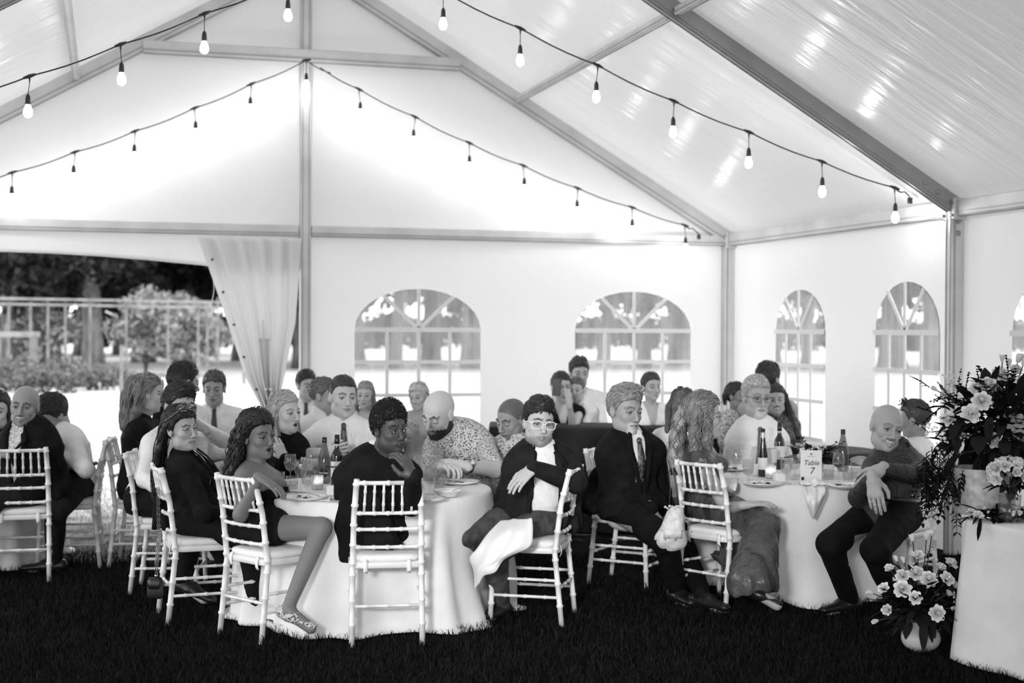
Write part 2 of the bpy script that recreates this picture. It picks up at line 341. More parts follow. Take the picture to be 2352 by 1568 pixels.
# ---- opening in the left half: valance and gathered curtain
xa, xb = XL, XR-.05
n = 40; g = np.zeros((2+6, n+1, 3))
xe = onY(530, 590, YG)[0]
for j in range(n+1):
    x = lerp(xa, xb, j/n)
    if x < xe: t = (x-xa)/(xe-xa); zb = 2.37+.08*math.sin(math.pi*t)-.05*t*t
    else: zb = 2.32
    for i in range(8): g[i, j] = (x, YG-.01+.012*math.sin(x*14)*(i/7)**2, lerp(HE, zb, i/7))
mb = MB(); mb.sheet(g); o = mb.build('wall_valance', wallM); tag(o, kind='structure'); solid(o, .004, 0)
def curtain():
    nz, nu = 60, 90; g = np.zeros((nz, nu, 3))
    ze = [2.62, 1.8, 1.25, .95, .7, 0]; le = [onY(452, 560, YG)[0], onY(520, 720, YG)[0], onY(562, 845, YG)[0], onY(598, 905, YG)[0], onY(600, 960, YG)[0], onY(575, 1150, YG)[0]]
    re = [XR-.04, XR-.10, XR-.22, XR-.30, XR-.28, XR-.14]
    for i in range(nz):
        z = lerp(2.62, 0.0, i/(nz-1)); l = np.interp(-z, [-a for a in ze], le); r = np.interp(-z, [-a for a in ze], re)
        w = np.linspace(0, 1, nu); x = lerp(l, r, w**.9); sq = (re[0]-le[0])/(r-l)
        amp = .020*(sq**.9)
        y = YG-.12 - amp*(np.sin(w*34+z*.6)+.5*np.sin(w*61+2+z)) - .12*np.exp(-((z-.95)/.35)**2)
        g[i, :, 0] = x; g[i, :, 1] = y; g[i, :, 2] = z
    return g
root = empty('tent_curtain', (0, 0, 0), 0, 'white vinyl tent flap gathered beside the centre pole', 'curtain')
cg = curtain(); mb = MB(); mb.sheet(cg); o = mb.build('curtain_cloth', wallM, root); solid(o, .004, 0)
mb = MB(); mb.sheet(cg[22:44, 34:52] + np.array([0, -.02, 0])); mb.build('clear_pane', paneM, root)
for i in (22, 33, 43):
    mb = MB(); mb.tube([cg[i, j] + np.array([0, -.03, 0]) for j in range(34, 53, 2)], .014, 6); mb.build('glazing_bar', strapM, root)
mb = MB(); mb.tube([cg[i, 43] + np.array([0, -.03, 0]) for i in range(18, 48, 2)], .012, 6); mb.build('glazing_bar', strapM, root)
for i in range(5, 40, 7):
    mb = MB(); p = cg[i, 2]+np.array([.03, -.02, 0]); mb.tube([p, p-np.array([0, .01, 0])], .013, 10); mb.build('grommet', mat('dark_metal', .05, .4), root)
for i, L in ((8, .35), (20, .3), (28, .45)):
    p = cg[i, 0]; mb = MB(); mb.tube([p+np.array([.01+.02*math.sin(t*4), -.03, -L*t]) for t in np.linspace(0, 1, 8)], .008, 5, flat=.4); mb.build('tie', strapM, root)
mb = MB(); zt = 41; mb.tube([cg[zt, j] + np.array([0, -.05, .02]) for j in range(0, 90, 6)], .016, 6); mb.build('tieback', strapM, root)
# ---- string lights
cordM = mat('black_rubber_cord', .012, .5); sockM = mat('black_socket', .03, .45)
bulbM = mat('glowing_bulb', .9, .3, emit=BULB_W)
def string_lights(pts, y, label, extra=(), tip=None):
    base = pts[len(pts)//2][2]
    root = empty('string_light', (0, 0, 0), 0, label, 'string lights', 'festoon strings of bare bulbs across the tent')
    path = []
    for a, b in zip(pts[:-1], pts[1:]):
        for t in np.linspace(0, 1, 6)[:-1]: q = lerp(a, b, t); path.append(q-np.array([0, 0, .018*math.sin(math.pi*t)]))
    path.append(pts[-1])
    if tip is not None: path.append(tip)
    mb = MB(); mb.tube(path, .0055, 6); mb.build('cord', cordM, root)
    if tip is not None: mb = MB(); mb.box(tip-np.array([0, 0, .03]), (.03, .03, .05)); mb.build('plug', sockM, root)
    for k, p in enumerate(pts[1:-1] if len(pts) > 2 else pts):
        d = unit(pts[min(k+2, len(pts)-1)]-pts[k]); sw_ = rng.uniform(-.012, .012)
        mb = MB(); mb.tube([p-d*.045, p-d*.02, p, p+d*.02, p+d*.045], [.008, .012, .015, .012, .008], 6)
        mb.tube([p, p-np.array([0, 0, .05]), p+np.array([sw_, 0, -.12])], [.009, .003, .003], 6)
        s0 = p+np.array([sw_, 0, -.12]); mb.lathe([(.004, 0), (.013, -.012), (.017, -.03), (.019, -.07), (.017, -.075)], 10, s0, cap=True)
        mb.build('socket', sockM, root)
        mb = MB(); mb.lathe([(.014, -.072), (.018, -.085), (.026, -.105), (.030, -.125), (.027, -.145), (.016, -.158), (.002, -.163)], 8, s0, cap=True); mb.build('bulb', bulbM, root)
def spx(L, y): return [onY(a, b, y) for a, b in L]
ys1 = YG-BAY+.40
L1 = spx([(-110, 225), (68, 175), (277, 102), (470, 31), (660, -42), (840, -118), (1018, -20), (1195, 65), (1373, 150), (1548, 232), (1720, 303), (1888, 371), (2055, 431), (2078, 440)], ys1)
string_lights(L1, ys1, 'long string of bulbs on a thick black cord swagged across the near bay', tip=onY(2090, 452, ys1))
ys2 = YG-.36
L2a = spx([(-100, 432), (28, 396), (172, 349), (310, 301), (447, 248), (577, 193), (704, 138), (760, 168)], ys2)
L2b = spx([(735, 155), (825, 205), (953, 268), (1078, 328), (1202, 380), (1327, 432), (1452, 476), (1573, 517), (1590, 524)], ys2)
string_lights(L2a, ys2, 'string of bulbs rising along the left half of the back gable')
string_lights(L2b, ys2, 'string of bulbs falling along the right half of the back gable', tip=onY(1605, 537, ys2))

# ================================================================ soft solids: distance fields meshed with surface nets
class Fld:
    def __init__(s, h): s.h = h; s.pr = []
    def cone(s, a, b, r1, r2, k=.02, n=None, fl=1.0, op='u'):
        a = np.array(a, float); b = np.array(b, float); s.pr.append(('c', a, b, r1, r2, k, n, fl, op)); return s
    def ell(s, c, r, k=.015, R=None, op='u'):
        s.pr.append(('e', np.array(c, float), np.array(r, float), k, R, op)); return s
    def fn(s, f): s.pr.append(('f', f)); return s
    def chain(s, pts, rs, k=.02, n=None, fl=1.0):
        for i in range(len(pts)-1): s.cone(pts[i], pts[i+1], rs[i], rs[i+1], k, n, fl)
        return s
    def mesh(s, disp=0.0, seed=0, df=(9, 15)):
        h = s.h; lo = np.full(3, 1e9); hi = -lo
        for p in s.pr:
            if p[0] == 'c' and p[8] == 'u': r = max(p[3], p[4])+.03; lo = np.minimum(lo, np.minimum(p[1], p[2])-r); hi = np.maximum(hi, np.maximum(p[1], p[2])+r)
            if p[0] == 'e' and p[5] == 'u': r = p[2].max()+.03; lo = np.minimum(lo, p[1]-r); hi = np.maximum(hi, p[1]+r)
        n = np.ceil((hi-lo)/h).astype(int)+2
        ax = [(lo[i]+h*np.arange(n[i])).astype(np.float32) for i in range(3)]
        F = np.full(tuple(n), .3, np.float32)
        for p in s.pr:
            if p[0] == 'f': F = p[1](F, ax[0][:, None, None], ax[1][None, :, None], ax[2][None, None, :]); continue
            if p[0] == 'c': r = max(p[3], p[4])+p[5]+3*h; l = np.minimum(p[1], p[2])-r; u = np.maximum(p[1], p[2])+r; k = p[5]; op = p[8]
            else: r = p[2].max()+p[3]+3*h; l = p[1]-r; u = p[1]+r; k = p[3]; op = p[5]
            i0 = np.clip(((l-lo)/h).astype(int), 0, n-1); i1 = np.clip(((u-lo)/h).astype(int)+2, 1, n)
            if (i1 <= i0).any(): continue
            sl = tuple(slice(i0[i], i1[i]) for i in range(3))
            X = ax[0][sl[0]][:, None, None]; Y = ax[1][sl[1]][None, :, None]; Z = ax[2][sl[2]][None, None, :]
            if p[0] == 'c':
                _, a, b, r1, r2, _, nn, fl, _ = p; ab = b-a; L = max(1e-9, float(ab@ab))
                vx = X-a[0]; vy = Y-a[1]; vz = Z-a[2]; t = np.clip((vx*ab[0]+vy*ab[1]+vz*ab[2])/L, 0, 1)
                vx = vx-t*ab[0]; vy = vy-t*ab[1]; vz = vz-t*ab[2]
                if nn is not None and fl != 1.0:
                    q = (vx*nn[0]+vy*nn[1]+vz*nn[2])*(1/fl-1); vx = vx+q*nn[0]; vy = vy+q*nn[1]; vz = vz+q*nn[2]
                    d = (np.sqrt(vx*vx+vy*vy+vz*vz)-(r1+(r2-r1)*t))*min(1, fl*1.15)
                else: d = np.sqrt(vx*vx+vy*vy+vz*vz)-(r1+(r2-r1)*t)
            else:
                _, c, rr, _, R, _ = p; vx = X-c[0]; vy = Y-c[1]; vz = Z-c[2]
                if R is not None: vx, vy, vz = [vx*R[0][i]+vy*R[1][i]+vz*R[2][i] for i in range(3)]
                ax_, ay, az = vx/rr[0], vy/rr[1], vz/rr[2]; k0 = np.sqrt(ax_*ax_+ay*ay+az*az)
                k1 = np.sqrt((ax_/rr[0])**2+(ay/rr[1])**2+(az/rr[2])**2)+1e-6; d = np.maximum(k0*(k0-1)/k1, -float(rr.min()))
            A = F[sl]; d = d.astype(np.float32)
            if op == 'u':
                hh = np.maximum(k-np.abs(A-d), 0)/max(k, 1e-6); F[sl] = np.minimum(A, d)-hh*hh*k*.25
            else:
                d = -d; hh = np.maximum(k-np.abs(A-d), 0)/max(k, 1e-6); F[sl] = np.maximum(A, d)+hh*hh*k*.25
        V, Q = nets(F, lo, h)
        if disp and len(V):
            N = vnorm(V, Q); r_ = np.random.RandomState(seed); dd = np.zeros(len(V))
            for i in range(7):
                K = r_.normal(size=3)*r_.uniform(df[0], df[1])*(1 if i < 4 else 2); dd += np.sin(V@K+r_.uniform(0, 6)+1.5*np.sin(V@(K[[1, 2, 0]]*.6)))*(1 if i < 4 else .5)
            V = V+N*(dd*disp/3)[:, None]
        return V, Q
def nets(F, lo, h):
    S = F < 0; n = F.shape
    c = [S[a:n[0]-1+a, b:n[1]-1+b, d:n[2]-1+d] for a in (0, 1) for b in (0, 1) for d in (0, 1)]
    sm = sum(x.astype(np.int8) for x in c); act = (sm > 0) & (sm < 8)
    I = np.argwhere(act)
    if not len(I): return np.zeros((0, 3)), np.zeros((0, 4), int)
    idx = np.full(act.shape, -1, np.int64); idx[act] = np.arange(len(I))
    cf = [F[I[:, 0]+a, I[:, 1]+b, I[:, 2]+d] for a in (0, 1) for b in (0, 1) for d in (0, 1)]
    off = [(a, b, d) for a in (0, 1) for b in (0, 1) for d in (0, 1)]
    acc = np.zeros((len(I), 3)); cnt = np.zeros(len(I))
    for i in range(8):
        for j in range(i+1, 8):
            df = np.array(off[j])-np.array(off[i])
            if abs(df).sum() != 1: continue
            a, b = cf[i], cf[j]; mk_ = (a < 0) != (b < 0); t = np.where(mk_, a/np.where(mk_, a-b, 1), 0)
            acc += np.where(mk_[:, None], np.array(off[i])+t[:, None]*df, 0); cnt += mk_
    V = (I+acc/cnt[:, None])*h+lo
    Q = []
    for d in range(3):
        o1, o2 = (d+1) % 3, (d+2) % 3
        sl0 = [slice(1, n[k]-1) for k in range(3)]; sl1 = list(sl0); sl0[d] = slice(0, n[d]-1); sl1[d] = slice(1, n[d])
        A = S[tuple(sl0)]; B = S[tuple(sl1)]; E = np.argwhere(A != B)
        if not len(E): continue
        sg = A[tuple(E.T)]; b = E.copy()
        for k in range(3):
            if k != d: b[:, k] += 1
        def g(u, v):
            q = b.copy(); q[:, o1] -= u; q[:, o2] -= v; return idx[tuple(q.T)]
        q = np.stack([g(1, 1), g(0, 1), g(0, 0), g(1, 0)], 1); q[~sg] = q[~sg][:, ::-1]; Q.append(q)
    Q = np.concatenate(Q); return V, Q[(Q >= 0).all(1)]
def vnorm(V, Q):
    n = np.cross(V[Q[:, 2]]-V[Q[:, 0]], V[Q[:, 3]]-V[Q[:, 1]]); N = np.zeros_like(V)
    for k in range(4): np.add.at(N, Q[:, k], n)
    return N/(np.linalg.norm(N, axis=1, keepdims=True)+1e-12)
def join(parts):
    V = []; Q = []; C = []; n = 0
    for p in parts:
        if not len(p[0]): continue
        V.append(p[0]); Q.append(p[1]+n); n += len(p[0])
        if len(p) > 2: C.append(p[2])
    return np.concatenate(V), np.concatenate(Q), (np.concatenate(C) if C else None)
# ---------------------------------------------------------------- heads (local: x = the person's right, y = forward, z = up; 0.23 high)
def head_mesh(h, fem=0, mouth='closed', nose=1.0, jaw=1.0, ears=True, beard=0, brow=.1, skin=.5, lips=.55, eyes='open', neckp=None, neckr=.055, buzz=None, age=0, fat=0):
    F = Fld(h); f = fem; jaw = jaw*(1-.10*fem)
    F.ell((0, -.014, .030), (.0735, .094, .084), 0)
    F.ell((0, .020, -.030), (.0570-.002*f+fat*.008, .064, .080), .02)
    F.ell((0, .038, -.078), ((.043-.005*f)*jaw+fat*.01, .040, .033), .03)
    F.ell((0, .070, -.099), (.018*jaw, .014, .013), .018)
    for s in (-1, 1):
        F.ell((s*.036, .056, -.024), (.022+fat*.004, .020, .020), .02)
        F.ell((s*.046, .012, -.070), (.016*jaw+fat*.006, .028, .024), .025)
        F.cone((s*.012, .084, .021), (s*.042, .072, .021), .0085-.002*f, .008-.002*f, .012)
        F.ell((s*.031, .094, .001), (.0185, .016, .0125), .010, op='s')
    F.cone((0, .084, .010), (0, .105*nose+.004*(nose-1), -.030), .0075, .0105, .010)
    F.ell((0, .104*nose, -.034), (.0105, .010, .009), .006)
    for s in (-1, 1): F.ell((s*.011, .096, -.037), (.0075, .009, .0065), .005)
    # eyeballs' lids
    for s in (-1, 1):
        F.ell((s*.031, .0735, .001), (.0135, .0125, .0125), .003)
        if eyes == 'open':
            F.ell((s*.031, .0885, .000), (.0125, .0058, .0048), .003, op='s')
            F.cone((s*.0195, .084, .0055), (s*.031, .0875, .0078), .0022, .0028, .003); F.cone((s*.031, .0875, .0078), (s*.0425, .081, .0035), .0028, .002, .003)
        else:
            F.cone((s*.020, .085, -.003), (s*.042, .081, -.004), .0024, .0022, .004)
    my = -.060; w = .023
    if mouth == 'open':
        F.cone((-.014, .085, my+.007), (.014, .085, my+.007), .0058, .0058, .006); F.cone((-.012, .082, my-.020), (.012, .082, my-.020), .0065, .0065, .008)
        F.ell((0, .097, my-.006), (.0125, .022, .0095), .004, op='s')
    elif mouth == 'smile':
        for s in (-1, 1):
            F.cone((0, .0925, my+.003), (s*.028, .078, my+.010), .0055, .003, .006); F.cone((0, .089, my-.015), (s*.027, .077, my+.004), .0065, .003, .007)
            F.cone((s*.020, .088, -.034), (s*.036, .072, -.056), .003, .003, .012)
            F.cone((s*.005, .098, my-.003), (s*.021, .089, my+.004), .0052, .003, .004, op='s')
    else:
        u = .004 if mouth == 'slight' else (-.002 if mouth == 'frown' else 0); w += .002*(mouth == 'slight')
        for s in (-1, 1):
            F.cone((0, .0905, my+.001), (s*w, .079, my-.001+u), .0052, .0026, .006); F.cone((0, .088, my-.010), (s*w*.85, .0775, my-.005+u), .0062, .003, .006)
            F.cone((0, .098, my-.0045), (s*w, .085, my-.003+u), .0016, .001, .003, op='s')
    if ears:
        for s in (-1, 1):
            F.ell((s*.0745, -.008, -.004), (.0085, .019, .031), .008, R=np.array([[1, 0, 0], [0, .97, -.25*1], [0, .25, .97]]))
            F.ell((s*.084, -.004, .000), (.006, .010, .018), .004, op='s')
    if neckp is not None:
        F.cone((0, -.018, -.050), neckp, neckr, neckr*1.02, .03)
        F.cone((0, .020, -.095), (neckp[0], neckp[1]+.02, neckp[2]), neckr*.55, neckr*.8, .03)
    if beard > .6:
        F.ell((0, .046, -.096), (.040*jaw, .040, .030), .02)
    V, Q = F.mesh()
    x, y, z = V.T; ax = abs(x); c = np.full(len(V), skin)
    def seg(ax0, z0, ax1, z1, r, ymin=.03):
        dx, dz = ax1-ax0, z1-z0; t = np.clip(((ax-ax0)*dx+(z-z0)*dz)/(dx*dx+dz*dz), 0, 1); d = np.hypot(ax-ax0-t*dx, z-z0-t*dz)
        return np.clip((r-d)/.0018+.5, 0, 1)*(y > ymin)
    def mix(mask, col):
        nonlocal c; c = c*(1-mask)+col*mask
    if buzz is not None:
        zl = np.interp(y, [-.12, -.06, -.02, .02, .045, .075, .1], [-.085, -.07, -.01, .008, .045, .070, .08]); mix(np.clip((z-zl)/.006, 0, 1)*buzz[1], buzz[0])
    if beard:
        bz = np.interp(y, [-.03, .0, .04, .075, .12], [-.02, -.02, -.055, -.047, -.047]); mk_ = np.clip((bz-z+.004*np.sin(x*240)*np.sin(y*210+1))/(.007 if beard > .34 else .020), 0, 1)*np.clip((z+.125)/.01, 0, 1)*(y > -.02)
        if beard in (.35, .36): mk_ = mk_*np.clip((.034-ax)/.006, 0, 1)*(y > .05)
        mix(mk_*min(1, beard*1.6 if beard < .34 or beard > .37 else .75), brow*1.1 if beard != .36 else .62)
    mix(seg(.013, .0235, .030, .0285, .0036+.001*(1-f), .05)*.85, brow); mix(seg(.030, .0285, .046, .0225, .0030+.0006*(1-f), .05)*.85, brow)
    if eyes == 'open':
        mix(seg(.019, .0035, .031, .0075, .0022+.0006*f, .06), .02); mix(seg(.031, .0075, .043, .0025, .0022+.0006*f, .06), .02)
        mix(seg(.020, -.004, .041, -.0045, .0012, .06)*.5, skin*.4)
    else: mix(seg(.020, -.0035, .043, -.0045, .0022, .06), .03)
    mix(np.clip((.0032-np.hypot(ax-.0065, z+.0425))/.002+.5, 0, 1)*(y > .085), skin*.15)
    if mouth == 'open':
        d = np.hypot(x/1.5, (z-my+.006)); mix(np.clip((.0135-d)/.002, 0, 1)*(y > .05), skin*lips)
        mix(np.clip((.0088-np.hypot(x/1.35, (z-my+.006)))/.0015, 0, 1)*(y > .05), .02)
    elif mouth == 'smile':
        zz = my+.002+np.clip(ax/.028, 0, 1)**1.6*.008; up = (abs(z-zz) < np.interp(ax, [0, .026, .028], [.0125, .004, 0])); mix(up*(y > .06)*1.0, skin*lips)
        t_ = (abs(z-zz+.0005) < np.interp(ax, [0, .021, .023], [.0052, .0025, 0])); mix(t_*(y > .06)*1.0, .75)
    else:
        zz = my-.0035+(.004 if mouth == 'slight' else -.001)*np.clip(ax/.025, 0, 1)**2; mix(np.clip((np.interp(ax, [0, .006, .022, .026], [.0075, .0082, .003, 0])-abs(z-zz))/.0015+.3, 0, 1)*(y > .06)*.9, skin*lips)
        mix(np.clip((.0013-abs(z-zz))/.001+.4, 0, 1)*(ax < .023)*(y > .06), skin*.18)
    if age:
        for a, b, c_, d in ((.014, -.036, .030, -.060), (.008, .016, .009, .030)): mix(seg(a, b, c_, d, .0012, .05)*.5*age, skin*.5)
        for zq in (.048, .058): mix(np.clip((.001-abs(z-zq-.002*np.cos(x*60)))/.001, 0, 1)*(y > .06)*.3*age, skin*.5)
    return V, Q, c
def eyes_mesh(parent, M, gx=0, gz=0, iris=.05, n=14):
    for s in (-1, 1):
        mb = MB(); c0 = np.array([s*.031, .0735, .001]); g = unit((gx, 1, gz)); r = .0118
        a = unit(np.cross(g, (0, 0, 1))); b = np.cross(a, g); V = []; F = []; m = 12
        for i in range(m+1):
            t = math.pi*i/m*.6
            for j in range(n): p = 2*math.pi*j/n; V.append(c0+r*(g*math.cos(t)+math.sin(t)*(a*math.cos(p)+b*math.sin(p))))
        for i in range(m):
            for j in range(n): F.append((i*n+j, i*n+(j+1) % n, (i+1)*n+(j+1) % n, (i+1)*n+j))
        V = np.array(V); rings = np.repeat(np.arange(m+1), n); col = np.where(rings <= 1, .005, np.where(rings <= 3, iris, .62))
        o = mk('eyeball', V@M[:3, :3].T+M[:3, 3], F, mat('wet_eye', .6, .12, attr=True), parent, True, col)
def hairline(y, low=0):
    return np.interp(y, [-.13, -.08, -.045, -.01, .012, .030, .050, .070, .085], [-.085-low, -.082-low, -.050-low, -.012, -.004, .028, .056, .066, .070])
def hair_cap(h, t=.010, top=.018, quiff=0, low=0, rough=.002, seed=1, curly=0, part=0, recede=0):
    F = Fld(h); F.ell((0, -.016, .032), (.0745+t*.8, .095+t, .085+t), 0)
    F.ell((0, -.004, .060), (.060+top*.4, .080+top*.3, .060+top), .02)
    if quiff: F.ell((part*.02, .056, .098+quiff*.3), (.042, .028, .018+quiff), .02); F.ell((part*-.01, .020, .110+quiff*.2), (.045, .045, .014+quiff), .02)
    def cut(F_, X, Y, Z):
        g = hairline(Y-recede, low)+.0035*np.sin(X*95+1)+.0025*np.sin(X*230+Y*90)+.008*np.clip(np.abs(X)/.05-.2, 0, 1)*np.clip(Y/.05, 0, 1); d = (g-Z)*.75; n = (np.sin(X*110+Y*60+2*np.sin(Z*50))+np.sin(Y*90+Z*80))*rough*.5
        if curly: n = n+curly*.5*(np.sin(X*190+3*np.sin(Z*90))*np.sin(Y*200+2)*np.sin(Z*185+1))
        F2 = F_+n; d = d+0*F2; kk = .006; hh = np.maximum(kk-np.abs(F2-d), 0)/kk
        return (np.maximum(F2, d)+hh*hh*kk*.25).astype(np.float32)
    F.fn(cut); return F.mesh()
def strands(tress, n, wave=.0, wf=3.0, r=.0035, seed=0, k=22):
    """locks: many thin tubes strewn about each guide line ([points], radius at root, radius at tip)"""
    R = np.random.RandomState(seed); Vs = []; Fs = []; base = 0
    for pts, r0, r1 in tress:
        pts = np.array(pts, float); s = np.linspace(0, 1, len(pts)); u = np.linspace(0, 1, k)
        c = np.stack([np.interp(u, s, pts[:, i]) for i in range(3)], 1)
        for _ in range(2): c[1:-1] = (c[:-2]+2*c[1:-1]+c[2:])/4
        for j in range(n):
            a = R.uniform(0, 2*math.pi); q = math.sqrt(R.uniform(.25, 1)); rad = r0+(r1-r0)*u
            o = np.stack([np.cos(a)*q*rad, np.sin(a)*q*rad*.8, 0*u], 1)
            ph = R.uniform(0, 6.3, 3); w = wave*np.clip(u*2.5, 0, 1); ff = wf*R.uniform(.8, 1.25)
            o += np.stack([w*np.sin(u*ff*6.28+ph[0]), w*np.sin(u*ff*6.28+ph[1]), .4*w*np.sin(u*ff*6.28+ph[2])], 1)
            L = R.uniform(.82, 1.03); p = c[0]+(c-c[0])*L+o; rr = r*R.uniform(.6, 1.3)*np.interp(u, [0, .1, .8, 1], [.6, 1, .9, .15])
            d = np.gradient(p, axis=0); d /= np.linalg.norm(d, axis=1, keepdims=True)+1e-9
            e1 = np.cross(d, (0.3, .9, .2)); e1 /= np.linalg.norm(e1, axis=1, keepdims=True)+1e-9; e2 = np.cross(d, e1)
            ring = np.stack([p+rr[:, None]*(e1*math.cos(t)+e2*math.sin(t)) for t in (0, 2.09, 4.19)], 1).reshape(-1, 3)
            i = np.arange(k-1)[:, None]*3; q0 = np.array([[0, 1, 4, 3], [1, 2, 5, 4], [2, 0, 3, 5]])
            Vs.append(ring); Fs.append((i[:, :, None]+q0[None]).reshape(-1, 4)+base); base += len(ring)
    return np.concatenate(Vs), np.concatenate(Fs)
def combed(V, Q, hair, n, longh, seed, thick=1):
    """short locks lying along the scalp, combed back from the brow and down at the sides"""
    R = np.random.RandomState(seed+100); N = vnorm(V, Q); ok = np.where(V[:, 2] > hairline(V[:, 1], hair.get('low', 0))+.002)[0]; I = ok[R.randint(0, len(ok), n)]; p = V[I]; N = N[I]
    fl = hair.get('flow', 0)   # 0 swept back, 1 forward, 2 to the side
    y = p[:, 1]; side = np.sign(p[:, 0]+1e-4)
    d = np.stack([side*.25+0*y, (-.9 if fl == 0 else .8)+0*y, -.25-1.6*np.clip(-y*8, 0, 1)-1.2*(np.abs(p[:, 0]) > .06)], 1) if fl < 2 else np.stack([.9+0*y, -.5+0*y, -.2-1.2*(p[:, 2] < .06)], 1)
    if longh: tq = ((p[:, 2] > .045) & (y > -.03)); d = np.stack([side*np.where(tq, 1.3, .6), np.where(tq, -.9, -.35), np.where(tq, .15, -1.2)], 1)
    d += R.normal(size=d.shape)*.16; d -= N*(d*N).sum(1, keepdims=True); d /= np.linalg.norm(d, axis=1, keepdims=True)+1e-9
    top = np.clip((p[:, 2]-.03)/.08, 0, 1); L = (hair.get('L', .030 if hair.get('top', .01) > .012 else .014)*(.45+.75*top)*R.uniform(.7, 1.2, n))[:, None]; lift = (.10+.16*top)[:, None]
    r = .0019*thick*R.uniform(.7, 1.4, n)[:, None]; ts = (0, .35, .7, 1.0); rings = []
    for t in ts:
        c = p+d*L*t-N*(.001+.35*L*t*t*t*0+.0)+N*(L*lift*np.sin(t*2.2))-N*L*L*t*t*4.5
        e = np.cross(d, N); rr = r*(1 if t < .9 else .25); rings.append(np.stack([c+e*rr, c+N*rr, c-e*rr], 1))
    W = np.stack(rings, 1).reshape(-1, 3); b = np.arange(n)[:, None]*12; q0 = []
    for k in range(3): q0 += [[k*3, k*3+1, k*3+4, k*3+3], [k*3+1, k*3+2, k*3+5, k*3+4]]
    return W, (b[:, :, None]+np.array(q0)[None]).reshape(-1, 4)
def curls(V, Q, hair, n, seed):
    """tight coils standing off the scalp"""
    R = np.random.RandomState(seed+100); N = vnorm(V, Q); ok = np.where((V[:, 2] > hairline(V[:, 1], hair.get('low', 0))-.001))[0]; I = ok[R.randint(0, len(ok), n)]; p = V[I]; N = N[I]
    a = np.cross(N, R.normal(size=N.shape)); a /= np.linalg.norm(a, axis=1, keepdims=True)+1e-9; b = np.cross(N, a); rings = []; m = 9; rad = R.uniform(.0016, .0032, n)[:, None]; ph = R.uniform(0, 6.28, n)[:, None]; rr = .0012
    for k in range(m):
        t = k/(m-1); w = ph+t*9.5; c = p+N*(-.003+.014*t)+rad*(a*np.cos(w)+b*np.sin(w)); e = -a*np.sin(w)+b*np.cos(w); u = np.cross(e, N); rings.append(np.stack([c+N*rr, c-N*rr*.5+u*rr, c-N*rr*.5-u*rr], 1))
    W = np.stack(rings, 1).reshape(-1, 3); bb = np.arange(n)[:, None]*3*m; q0 = []
    for k in range(m-1): q0 += [[k*3+i, k*3+(i+1) % 3, k*3+3+(i+1) % 3, k*3+3+i] for i in range(3)]
    return W, (bb[:, :, None]+np.array(q0)[None]).reshape(-1, 4)
# ---------------------------------------------------------------- hands (local: wrist at 0, y to the fingers, palm faces -z, thumb on side +x)
HC = {}
def hand_mesh(pose, h):
    key = (pose, h)
    if key in HC: return HC[key]
    F = Fld(h); cu = {'relaxed': .32, 'flat': .10, 'curl': .72, 'fist': 1.25, 'hang': .30, 'hold': .85}[pose]
    F.cone((0, -.016, 0), (0, .012, 0), .0265, .027, .01, (0, 0, 1), .85)
    F.cone((.010, .02, 0), (.022, .082, 0), .020, .013, .012, (0, 0, 1), .75); F.cone((-.010, .02, 0), (-.026, .074, 0), .020, .012, .012, (0, 0, 1), .75)
    F.cone((0, .02, 0), (0, .080, .002), .024, .016, .012, (0, 0, 1), .6)
    for i, (x, y, L) in enumerate(((.029, .086, .072), (.0095, .091, .080), (-.0105, .088, .074), (-.029, .079, .058))):
        p = np.array([x, y-.012, 0.]); ang = .05+cu*.35+.05*i*cu; dx = (x)*.9*(.6 if cu < .9 else .2)
        r = .0088 if i < 3 else .0078
        for sgi, fr in enumerate((.48, .29, .25)):
            d = np.array([dx*(1 if sgi == 0 else .4), math.cos(ang), -math.sin(ang)]); d[0] = dx*.8 if sgi == 0 else dx*.3; d = unit(d)
            q = p+d*(L*fr+(.012 if sgi == 0 else 0)); F.cone(p, q, r, r*.93, .0035); p = q; r *= .93; ang += cu*(1.0 if sgi == 0 else .75)
    t0 = np.array([.020, .018, -.004]); t1 = t0+np.array([.026, .026, -.012*(1+cu)]); t2 = t1+unit((.55-.5*cu, 1, -.4*cu))*.030; t3 = t2+unit((.1-.45*cu, 1, -.5*cu))*.024
    F.cone(t0, t1, .015, .0115, .012); F.cone(t1, t2, .0115, .0098, .004); F.cone(t2, t3, .0098, .0080, .004)
    HC[key] = F.mesh(); return HC[key]
# ================================================================ people
skinM = mat('skin', .5, .5, attr=True, bump=(220, .12, .002), spec=.35)
hairMs = {}
def hairM(c):
    c = round(c, 3)
    if c not in hairMs:
      hairMs[c] = mat('hair_%s' % str(c).replace('.', '_'), c, .45, tex=(140, c*.78, min(.9, c*1.22), 2))
      nt = hairMs[c].node_tree; g = nt.nodes.new('ShaderNodeNewGeometry'); r = nt.nodes.new('ShaderNodeMapRange'); r.inputs[3].default_value = c*.4; r.inputs[4].default_value = min(.95, c*1.7)
      nt.links.new(g.outputs['Random Per Island'], r.inputs[0]); nt.links.new(r.outputs[0], nt.nodes['Principled BSDF'].inputs['Base Color'])
    return hairMs[c]
blackWool = mat('black_wool', .008, .9, spec=.15, tex=(14, .005, .010, 3), bump=(16, .55, .03))
charWool = mat('charcoal_wool', .014, .9, spec=.15, tex=(14, .010, .017, 3), bump=(16, .55, .03))
blackDress = mat('black_jersey', .006, .85, spec=.15, tex=(12, .004, .008, 2), bump=(14, .5, .03))
whiteShirt = mat('white_cotton', .80, .75, tex=(6, .72, .84, 3), bump=(15, .6, .035))
greyTop = mat('grey_knit', .33, .8, bump=(18, .6, .03))
denim = mat('grey_denim', .055, .85, tex=(20, .035, .08, 4), bump=(26, .5, .02))
